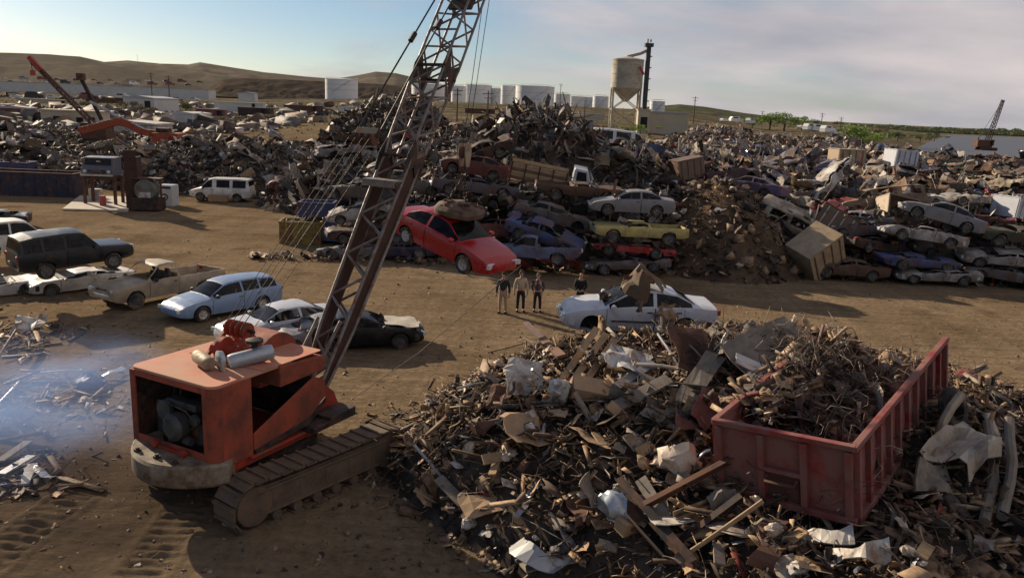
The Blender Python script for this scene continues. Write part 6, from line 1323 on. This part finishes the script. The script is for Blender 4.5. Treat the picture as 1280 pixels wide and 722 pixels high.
for q in [('utility pole right of the long cream shed', 867, 148, 330, 26), ('utility pole above the green trees', 1026, 160, 380, 18), ('utility pole second right above the trees', 1050, 162, 420, 15), ('thin pole left of the hoist ropes', 571, 152, 200, 40), ('thin pole just right of the hoist ropes', 609, 158, 190, 42), ('pole by the tanks right of the boom', 700, 130, 500, 24), ('thin pole before the long white shed', 212, 126, 300, 30), ('small pole at the left of the plain', 190, 118, 350, 26), ('pole on the left hill top', 172, 77, 1500, 8), ('pole far right of the trees', 1090, 163, 480, 8), ('pole by the distant sheds right of the silo', 952, 153, 480, 14)]: pole(*q)
# trees
def leafmat(n, c): 
    m = mat('leaf_' + n, c, .8, 0, .45, 1.2, spec=.1); return m
LM = [leafmat('green', (.17, .25, .045)), leafmat('olive', (.11, .13, .045)), leafmat('dark', (.045, .075, .025)), leafmat('dry', (.16, .13, .06))]
_cr = {}
def crown_mesh(k, mi, n=900):
    if (k, mi) not in _cr:
        r = random.Random(900 + k); mb = MB(); cl = [(Vector((r.gauss(0, .30), r.gauss(0, .30), r.uniform(.30, .95))), r.uniform(.16, .32)) for _ in range(9)]
        for _ in range(n):
            c, rad = cl[r.randrange(9)]; d = Vector((r.gauss(0, 1), r.gauss(0, 1), r.gauss(0, .8))).normalized() * rad * r.uniform(.55, 1.05); p = c + d; a = Vector((r.gauss(0, 1), r.gauss(0, 1), r.gauss(0, 1))).normalized(); b = a.orthogonal().normalized(); s = r.uniform(.028, .06)
            mb.add([p - a * s, p + b * s * .6, p + a * s, p - b * s * .6], [(0, 1, 2, 3)])
        _cr[k, mi] = mb.mesh('crown', LM[mi])
    return _cr[k, mi]
def tree(label, px, py, Y, wpx, hpx, mi, k, name='tree'):
    root = empty(name, D(px, py, Y)); tag(root, label, 'tree' if name == 'tree' else 'bush', 'trees and bushes on the plain'); h = u(hpx, Y) * .8; w = u(wpx, Y) * .85
    t = MB().tube([(0, 0, -1), (.02 * w, 0, h * .3), (0, .03 * w, h * .6)], [.06 * h, .045 * h, .02 * h], 7)
    for q in range(4): a = q * 1.6 + k; t.tube([(0, 0, h * (.22 + .07 * q)), (.28 * w * math.cos(a), .28 * w * math.sin(a), h * (.5 + .08 * q))], [.03 * h, .008 * h], 5)
    t.build('trunk', M['dwood'], root, 50)
    c = bpy.data.objects.new('crown', crown_mesh(k, mi)); COL.objects.link(c); c.parent = root; c.scale = (w, w, h * .98); c.location = (0, 0, -.08 * h)
T_ = [('bright green tree, leftmost of the distant row', 940, 158, 380, 26, 16, 0, 0), ('dense green tree in the distant row', 962, 160, 370, 34, 23, 0, 1), ('tall green tree in the distant row', 980, 161, 365, 34, 26, 0, 2), ('rounded green tree in the distant row', 1002, 162, 380, 32, 20, 0, 3), ('small green tree right in the distant row', 1020, 163, 390, 28, 17, 1, 4),
      ('large pale green tree nearest the river', 1062, 184, 255, 52, 34, 0, 5), ('pale green shrub beside the large riverside tree', 1086, 183, 262, 30, 24, 0, 6), ('olive brush right of the riverside tree', 1122, 174, 330, 34, 13, 1, 0), ('olive brush by the river bank', 1150, 176, 330, 30, 12, 1, 2), ('dark brush at the river edge', 1168, 174, 340, 22, 10, 2, 3), ('dull brush left of the riverside tree', 1100, 170, 360, 26, 12, 3, 1),
      ('green bush left of the silo', 672, 165, 180, 18, 14, 0, 2), ('green bush in front of the long cream shed', 800, 166, 170, 30, 13, 0, 4), ('small green bush at the silo foot', 785, 165, 175, 16, 9, 1, 6), ('yellowish bush by the pale warehouse', 172, 145, 220, 34, 22, 3, 3), ('olive bush right of the pale warehouse', 232, 140, 230, 20, 14, 1, 5), ('green bush left of the pale warehouse', 115, 138, 230, 26, 15, 1, 1), ('dark bush at the left edge', 10, 146, 200, 30, 18, 2, 0), ('dry bush on the plain before the mesa', 340, 150, 200, 26, 9, 3, 2), ('dry brush left of the grey heap', 300, 152, 190, 34, 10, 3, 4), ('olive brush behind the grey heap', 390, 152, 190, 30, 9, 1, 6)]
for t in T_: tree(t[0], t[1], t[2], t[3], t[4], t[5], t[6], t[7], 'tree' if t[5] > 13 else 'bush')
def far_wood():
    r = random.Random(33); mb = MB()
    for _ in range(5200):
        px = 1020 + r.random() * 380; Y = 1150 + r.random() * 160; b = D(px, 163 + (px - 1020) * .026, Y); h = (5 + 6 * abs(noise.noise(Vector((px * .05, 0, 3))))) * r.random(); p = Vector((b.x, Y, .0 + h))
        a = Vector((r.gauss(0, 1), r.gauss(0, .4), r.gauss(0, .6))).normalized(); c = a.orthogonal().normalized(); s = r.uniform(1.2, 2.6); mb.add([p - a * s, p + c * s * .7, p + a * s, p - c * s * .7], [(0, 1, 2, 3)])
    tag(mb.build('far_trees', LM[1]), kind='stuff')
    mb = MB()
    for _ in range(2600):                              # low scrub over the plain
        a = R_(-36 + 56 * r.random()); rr = 130 + 480 * r.random() ** 1.3; x, y = rr * math.sin(a), rr * math.cos(a)
        if heap_h(x, y, 'grey') > 0 or heap_h(x, y, 'left') > 0 or field_h(x, y) > 0: continue
        z = terr(x, y); s = r.uniform(.2, .6)
        for q in range(3): d = Vector((r.gauss(0, 1), r.gauss(0, 1), r.gauss(0, .5))).normalized(); e = d.orthogonal().normalized(); p = Vector((x, y, z + s * .4)) + d * s * .4; mb.add([p - d * s * .6, p + e * s * .5, p + d * s * .6, p - e * s * .5], [(0, 1, 2, 3)])
    tag(mb.build('scrub', LM[3]), kind='stuff')
far_wood()
# distant lattice crane on the right
def lattice(root, a, b, w0, w1, n, m, r=.09):
    a, b = Vector(a), Vector(b); ax = (b - a).normalized(); x = ax.cross(Vector((0, 1, 0))).normalized(); y = ax.cross(x)
    c = lambda t, i: a.lerp(b, t) + (x * (1 if i in (0, 3) else -1) + y * (1 if i < 2 else -1)) * (w0 + (w1 - w0) * t)
    for i in range(4): MB().tube([c(0, i), c(1, i)], r, 5).build('chord', m, root)
    for k in range(n):
        for i in range(4): MB().tube([c(k / n, i), c((k + 1) / n, (i + 1) % 4)], r * .6, 4).build('lacing', m, root)
def far_crane():
    Y = 230; b = D(1232, 188, Y); root = empty('distant_crane', b); tag(root, 'small distant lattice crane in front of the river at right', 'crane'); k = Y / FPX
    t = D(1254, 125, Y) - b
    lattice(root, (0, 0, 2.2), t, .55, .28, 12, M['dsteel'], .11)
    MB().box((-1.2, 0, 1.9), (4.2, 2.8, 2.0)).build('house', M['rust'], root, bevel=.1); MB().box((.7, -.9, 2.2), (1.2, 1.0, 1.6)).build('cab', M['rust'], root, bevel=.08)
    for s in (-1, 1): MB().box((0, s * 1.5, .45), (4.6, .8, .9)).build('track', M['dsteel'], root, bevel=.3)
    for q in (.55, .98): MB().tube([(-2.6, 0, 3.4), t * q], .05, 4).build('cable', M['cable'], root)
    MB().bar((-2.6, 0, 2.4), (-2.6, 0, 3.5), .3).build('gantry', M['dsteel'], root)
far_crane()
# grapple cranes in the left middle distance
def grapple():
    Y = 92; root = empty('grapple_crane', D(150, 186, Y)); o0 = D(150, 186, Y); tag(root, 'orange grapple loader with bent boom behind the left scrap heap', 'loader'); q = lambda px, py: D(px, py, Y) - o0
    def arm(name, pts, w, m): 
        mb = MB()
        for a, b in zip(pts, pts[1:]): mb.bar(a, b, w, w * 1.3)
        mb.build(name, m, root, bevel=.05)
    OR = mat('loader_orange', (.36, .07, .025), .6, 0, .2, 2, dirt=RUST, amt=.4)
    arm('main_boom', [q(100, 164), q(147, 152), q(164, 156)], .62, OR); arm('stick', [q(150, 150), q(178, 165), q(218, 170)], .55, OR)
    arm('cylinder', [q(112, 127), q(150, 147), q(180, 162)], .22, M['chrome'])
    MB().box(q(212, 176), (3.0, 2.4, 1.8)).build('cab_house', OR, root, bevel=.1); MB().box(q(205, 168) , (1.3, 1.3, 1.4)).build('cab', M['dsteel'], root, bevel=.05)
    r2 = empty('boom_truck_crane', D(90, 182, 108)); o1 = D(90, 182, 108); tag(r2, 'thin two-part crane boom with a red tip rising above the left scrap', 'crane'); q2 = lambda px, py: D(px, py, 108) - o1
    lattice(r2, q2(120, 158), q2(40, 77), .26, .20, 16, M['rust'], .08); MB().bar(q2(52, 88), q2(36, 71), .5, .55).build('boom_tip', PAINT['red'], r2, bevel=.05); MB().box(q2(41, 91), (.5, .5, .7)).build('hook_block', PAINT['red'], r2, bevel=.05)
    MB().tube([q2(38, 75), q2(41, 90)], .05, 4).build('cable', M['cable'], r2); MB().tube([q2(40, 77), q2(75, 112)], .05, 4).build('pendant', M['cable'], r2)
    MB().bar(q2(100, 95), q2(127, 150), .35, .4).build('jib', M['dsteel'], r2); MB().box(q2(101, 96), (.9, .8, .9)).build('jib_head', M['rust'], r2, bevel=.05)
    MB().box(q2(122, 164), (3.4, 2.4, 2.2)).build('house', M['rust'], r2, bevel=.1)
grapple()
# ------------------------------------------------------------------ bins and machine at the left
def bin_(label, p, yaw, size, m, mi, filled=True, name='scrap_bin'):
    root = empty(name, p, (0, 0, R_(yaw))); tag(root, label, 'bin'); a, b, c = size
    for nm, ce, sz in (('side_wall', (0, -b / 2, c / 2), (a, .06, c)), ('side_wall', (0, b / 2, c / 2), (a, .06, c)), ('end_wall', (-a / 2, 0, c / 2), (.06, b - .13, c)), ('end_wall', (a / 2, 0, c / 2), (.06, b - .13, c)), ('floor', (0, 0, .08), (a - .13, b - .13, .08))): MB().box(ce, sz).warp(lambda p: p + noise.noise_vector(p * .8) * .03).build(nm, m, root)
    for y in (-b / 2, b / 2): MB().box((0, y, c + .04), (a + .1, .13, .10)).build('top_rail', mi, root)
    for x in (-a / 2, a / 2): MB().box((x, 0, c + .043), (.13, b, .10)).build('top_rail', mi, root)
    nr = max(3, int(a / .9))
    for s in (-1, 1):
        for k in range(nr): MB().box((-a / 2 + a * (k + .5) / nr, s * (b / 2 + .06), c / 2), (.10, .07, c * .96)).build('rib', m, root)
    if filled:
        rs = S(int(abs(p[0] * 10)) + 5); P = np.array([tuple(Vector(p) + Matrix.Rotation(R_(yaw), 3, 'Z') @ Vector(((rs.rand() - .5) * a * .9, (rs.rand() - .5) * b * .85, c * (.65 + .4 * rs.rand())))) for _ in range(90)]); scatter('scrap_pieces', P, KM, 'metal', {'*': (.2, .9), 'pipe': (.5, 1.6), 'rod': (.5, 1.6)}, rs, .7)
    return root
bin_('long dark navy roll-off container at the left edge below the scrap', GP(40, 243), 2, (8.2, 2.4, 1.9), M['navybin'], M['rust'], False)
bin_('blue tub peeking over the navy container at the left edge', GP(18, 228), 5, (3.4, 2.0, 1.9), M['bluebin'], M['bluebin'], True)
bin_('muddy yellow steel bin full of scrap left of the boom', GP(378, 303), 6, (2.5, 1.7, 1.35), M['yellowbin'], M['yellowbin'], True)
bin_('blue steel bin behind the yellow bin', GP(398, 287), 4, (2.3, 1.6, 1.9), M['bluebin'], M['bluebin'], False)
car('wrecked_car', 'blue crushed car end between the yellow bin and the middle stack', 'hatch', 'blue', GP(420, 303), 175, 0, 0, 'car', lod=0, seed=501, amp=.1, crush=.35, glass_on=False, ws_on=False)
car('wrecked_car', 'long dark red wreck low behind the boom, left of the middle stack', 'sedan', 'maroon', D(372, 238, 66), 178, 2, 0, 'car', lod=0, seed=502, amp=.1, crush=.5, glass_on=False, ws_on=False)
def slab():
    a, b, c, d = GP(78, 263), GP(100, 246), GP(176, 248), GP(160, 265)
    o = MB().prism([tuple(p + Vector((0, 0, .0))) for p in (a, d, c, b)], (0, 0, .14)).build('concrete_slab', M['concrete'], None, bevel=.03); tag(o, 'pale concrete slab under the truck cab stand at left', 'slab')
slab()
def cab_stand():
    p = GP(131, 256, .14); root = empty('truck_cab_stand', p, (0, 0, R_(4))); tag(root, 'scrapped truck cab set high on a rusty steel frame over the slab', 'truck cab')
    for x in (-1.15, 1.15):
        for y in (-.7, .7): MB().bar((x, y, 0), (x, y, 2.1), .20).build('leg', M['rust'], root)
    for y in (-.7, .7): MB().bar((-1.3, y, 2.0), (1.3, y, 2.0), .16).build('beam', M['rust'], root)
    MB().box((0, 0, 2.14), (2.5, 1.7, .08)).build('deck', M['dsteel'], root)
    prof = [(-.95, 2.2), (-1.0, 2.75), (-.75, 3.02), (-.5, 3.6), (.75, 3.65), (.8, 2.2)]
    MB().prism([(-1.2, y, z) for y, z in prof], (2.4, 0, 0)).build('cab', PAINT['slate'], root, bevel=.06)
    MB().prism([(-1.02, -.77, 3.05), (1.02, -.77, 3.05), (.95, -.55, 3.52), (-.95, -.55, 3.52)], (0, -.02, .01)).build('windshield', DGLASS, root)
    MB().box((.05, -.70, 3.28), (.32, .02, .2), Matrix.Rotation(R_(-65), 3, 'X') @ Matrix.Rotation(R_(90), 3, 'X')).build('sticker', M['plastic'], root)
    MB().box((0, -1.0, 2.55), (1.3, .06, .26)).build('grille', M['trim'], root)
    for x in (-.9, .9): MB().lathe([(.13, 0), (.13, .06), (.02, .08)], (x, -.99, 2.56), (0, -1, 0), 14).build('headlight', M['lens'], root, 40)
    MB().box((0, -1.05, 2.28), (2.45, .12, .14)).build('bumper', M['chrome'], root)
    q = GP(166, 262); o = empty('rusty_steel_plate', q, (0, 0, R_(8))); tag(o, 'tall rusty brown steel plate standing right of the truck cab stand', 'steel plate'); MB().box((0, 0, 2.25), (.85, .12, 4.5)).build('plate', M['plate'], o); MB().box((.45, .5, 2.0), (.10, 1.2, 4.0)).build('flange', M['plate'], o); MB().box((0, -.09, 1.2), (.75, .06, .12)).box((0, -.09, 3.2), (.75, .06, .12)).build('stiffener', M['plate'], o)
    o = empty('machine_block', GP(186, 263), (0, 0, R_(3))); tag(o, 'grey-green engine unit on the ground between the steel plate and white appliance', 'engine')
    MB().box((0, 0, .55), (2.1, 1.5, 1.0)).build('base', M['dsteel'], o, bevel=.05); MB().lathe([(.75, -.6), (.8, -.5), (.8, .5), (.75, .6)], (0, 0, 1.6), (0, 1, 0), 20, True).build('tank', mat('machine_green', (.15, .18, .16), .6, .2, .25, dirt=RUST, amt=.3), o, 40); MB().box((0, -.65, 1.2), (.9, .1, .5)).build('cover', M['plastic'], o, bevel=.03); MB().box((0, 0, 2.45), (2.2, .9, .10)).bar((-1, 0, 1.0), (-1, 0, 2.4), .12).bar((1, 0, 1.0), (1, 0, 2.4), .12).build('canopy', M['rust'], o)
    o = empty('washing_machine', GP(211, 257), (0, 0, R_(-5))); tag(o, 'white household appliance standing alone right of the engine unit', 'appliance'); MB().box((0, 0, .85), (1.25, 1.1, 1.7)).build('cabinet', PAINT['clean_white'], o, bevel=.05); MB().lathe([(.28, 0), (.28, .03), (.2, .05)], (0, -.56, .75), (0, -1, 0), 18).build('door', M['trim'], o, 40); MB().box((0, -.565, 1.5), (1.0, .03, .16)).build('control_panel', M['trim'], o)
    o = MB().lathe([(.22, 0), (.24, .05), (.24, .7), (.22, .75)], GP(129, 259, .14), n=16, cap=True).build('red_drum', PAINT['red'], None, 40); tag(o, 'small red drum on the slab under the truck cab', 'drum')
    o = MB().box((0, 0, .45), (.75, .6, .9)).box((0, -.31, .5), (.5, .03, .3)).build('white_cabinet', M['plastic'], None, bevel=.03); o.location = GP(121, 252, .14); tag(o, 'dull white cabinet on the slab under the truck cab, left of the red drum', 'cabinet')
    o = MB().box((0, 0, .35), (1.6, .5, .55)).box((-.5, 0, .05), (.2, .4, .1)).box((.5, 0, .05), (.2, .4, .1)).build('wooden_crate', M['wood'], None, bevel=.03); o.location = GP(273, 253); tag(o, 'tan wooden crate in front of the white van', 'crate')
cab_stand()
# ------------------------------------------------------------------ crawler prints pressed into the dirt, as real relief
def prints():
    x0, x1, y0, y1, st = -10.6, -3.6, 10.6, 16.6, .045; nx, ny = int((x1 - x0) / st), int((y1 - y0) / st)
    A = G(240, 630); B_ = G(175, 722); C_ = G(120, 600); E_ = G(5, 690)
    lanes = [((A.x, A.y), (B_.x, B_.y), .42), ((C_.x, C_.y), (E_.x, E_.y), .42)]
    v = np.zeros((nx + 1, ny + 1, 3)); f = []
    for i in range(nx + 1):
        for j in range(ny + 1):
            x, y = x0 + i * st, y0 + j * st; z = terr(x, y); add = 0
            for (ax, ay), (bx, by), w in lanes:
                dx, dy = bx - ax, by - ay; L = math.hypot(dx, dy); t = ((x - ax) * dx + (y - ay) * dy) / L; d = abs((x - ax) * dy - (y - ay) * dx) / L
                if d < w + .3 and -.3 < t < L + 3:
                    e = 1 - sstep(w - .06, w + .05, d); r = sstep(.25, .6, (t / .30) % 1.0) * (1 - sstep(.85, 1.0, (t / .30) % 1.0)); fade = sstep(-.3, .6, t)
                    add += fade * e * (-.02 + .075 * r * (.25 + 1.3 * abs(nz(x, y, .5, 3)))) + fade * .022 * math.exp(-((d - w - .1) / .09) ** 2)
            edge = min(i, nx - i, j, ny - j) / 12; k = min(1, edge)
            v[i, j] = (x, y, z + k * (.022 + add + .02 * nz(x, y, .3, 9) + .025 * nz(x, y, .9, 8)) - (1 - k) * .05)
    n1 = ny + 1
    for i in range(nx):
        for j in range(ny): a = i * n1 + j; f.append((a, a + n1, a + n1 + 1, a + 1))
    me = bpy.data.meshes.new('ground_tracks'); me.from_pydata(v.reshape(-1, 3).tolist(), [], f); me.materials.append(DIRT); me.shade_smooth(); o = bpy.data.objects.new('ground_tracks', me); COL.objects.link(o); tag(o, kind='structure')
prints()
# ------------------------------------------------------------------ exhaust smoke at the left, and the air
def smoke():
    o = MB().lathe([(.001, -1), (.5, -.87), (.87, -.5), (1, 0), (.87, .5), (.5, .87), (.001, 1)], n=24).build('exhaust_smoke', M['dark']); o.location = Vector((-11.6, 18.0, 1.4)); o.scale = (3.9, 4.6, 1.7); o.rotation_euler = (0, 0, R_(-25)); tag(o, 'thin blue exhaust smoke drifting left of the crane', 'smoke', kind='stuff')
    m = bpy.data.materials.new('smoke'); m.use_nodes = True; N = m.node_tree.nodes; L = m.node_tree.links; N.clear(); out = N.new('ShaderNodeOutputMaterial'); pv = N.new('ShaderNodeVolumePrincipled'); pv.inputs['Color'].default_value = (.31, .46, .84, 1); pv.inputs['Anisotropy'].default_value = .3
    tc = N.new('ShaderNodeTexCoord'); ln = N.new('ShaderNodeVectorMath'); ln.operation = 'LENGTH'; L.new(tc.outputs['Object'], ln.inputs[0]); mr = N.new('ShaderNodeMapRange'); mr.inputs[1].default_value = 1; mr.inputs[2].default_value = .15; mr.interpolation_type = 'SMOOTHSTEP'; L.new(ln.outputs['Value'], mr.inputs[0])
    nt_ = N.new('ShaderNodeTexNoise'); nt_.inputs['Scale'].default_value = 2.2; nt_.inputs['Detail'].default_value = 4; L.new(tc.outputs['Object'], nt_.inputs['Vector']); m2 = N.new('ShaderNodeMapRange'); m2.inputs[1].default_value = .38; m2.inputs[2].default_value = .70; L.new(nt_.outputs[0], m2.inputs[0])
    mu = N.new('ShaderNodeMath'); mu.operation = 'MULTIPLY'; L.new(mr.outputs[0], mu.inputs[0]); L.new(m2.outputs[0], mu.inputs[1]); m3 = N.new('ShaderNodeMath'); m3.operation = 'MULTIPLY'; m3.inputs[1].default_value = .55; L.new(mu.outputs[0], m3.inputs[0]); L.new(m3.outputs[0], pv.inputs['Density']); L.new(pv.outputs[0], out.inputs['Volume'])
    o.data.materials[0] = m
smoke()
# ------------------------------------------------------------------ the air: thin haze round everything
def haze():
    o = MB().box((0, 0, 0), (1, 1, 1)).build('haze', M['dark']); o.scale = (7000, 7000, 190); o.location = (0, 2300, 190 / 2 - 6); tag(o, 'thin pale haze over the whole yard', 'haze', kind='stuff')
    m = bpy.data.materials.new('haze'); m.use_nodes = True; N = m.node_tree.nodes; N.clear(); out = N.new('ShaderNodeOutputMaterial'); pv = N.new('ShaderNodeVolumePrincipled')
    pv.inputs['Color'].default_value = (.80, .86, .95, 1); pv.inputs['Density'].default_value = .000013; pv.inputs['Anisotropy'].default_value = .2; m.node_tree.links.new(pv.outputs[0], out.inputs['Volume']); o.data.materials[0] = m
haze()
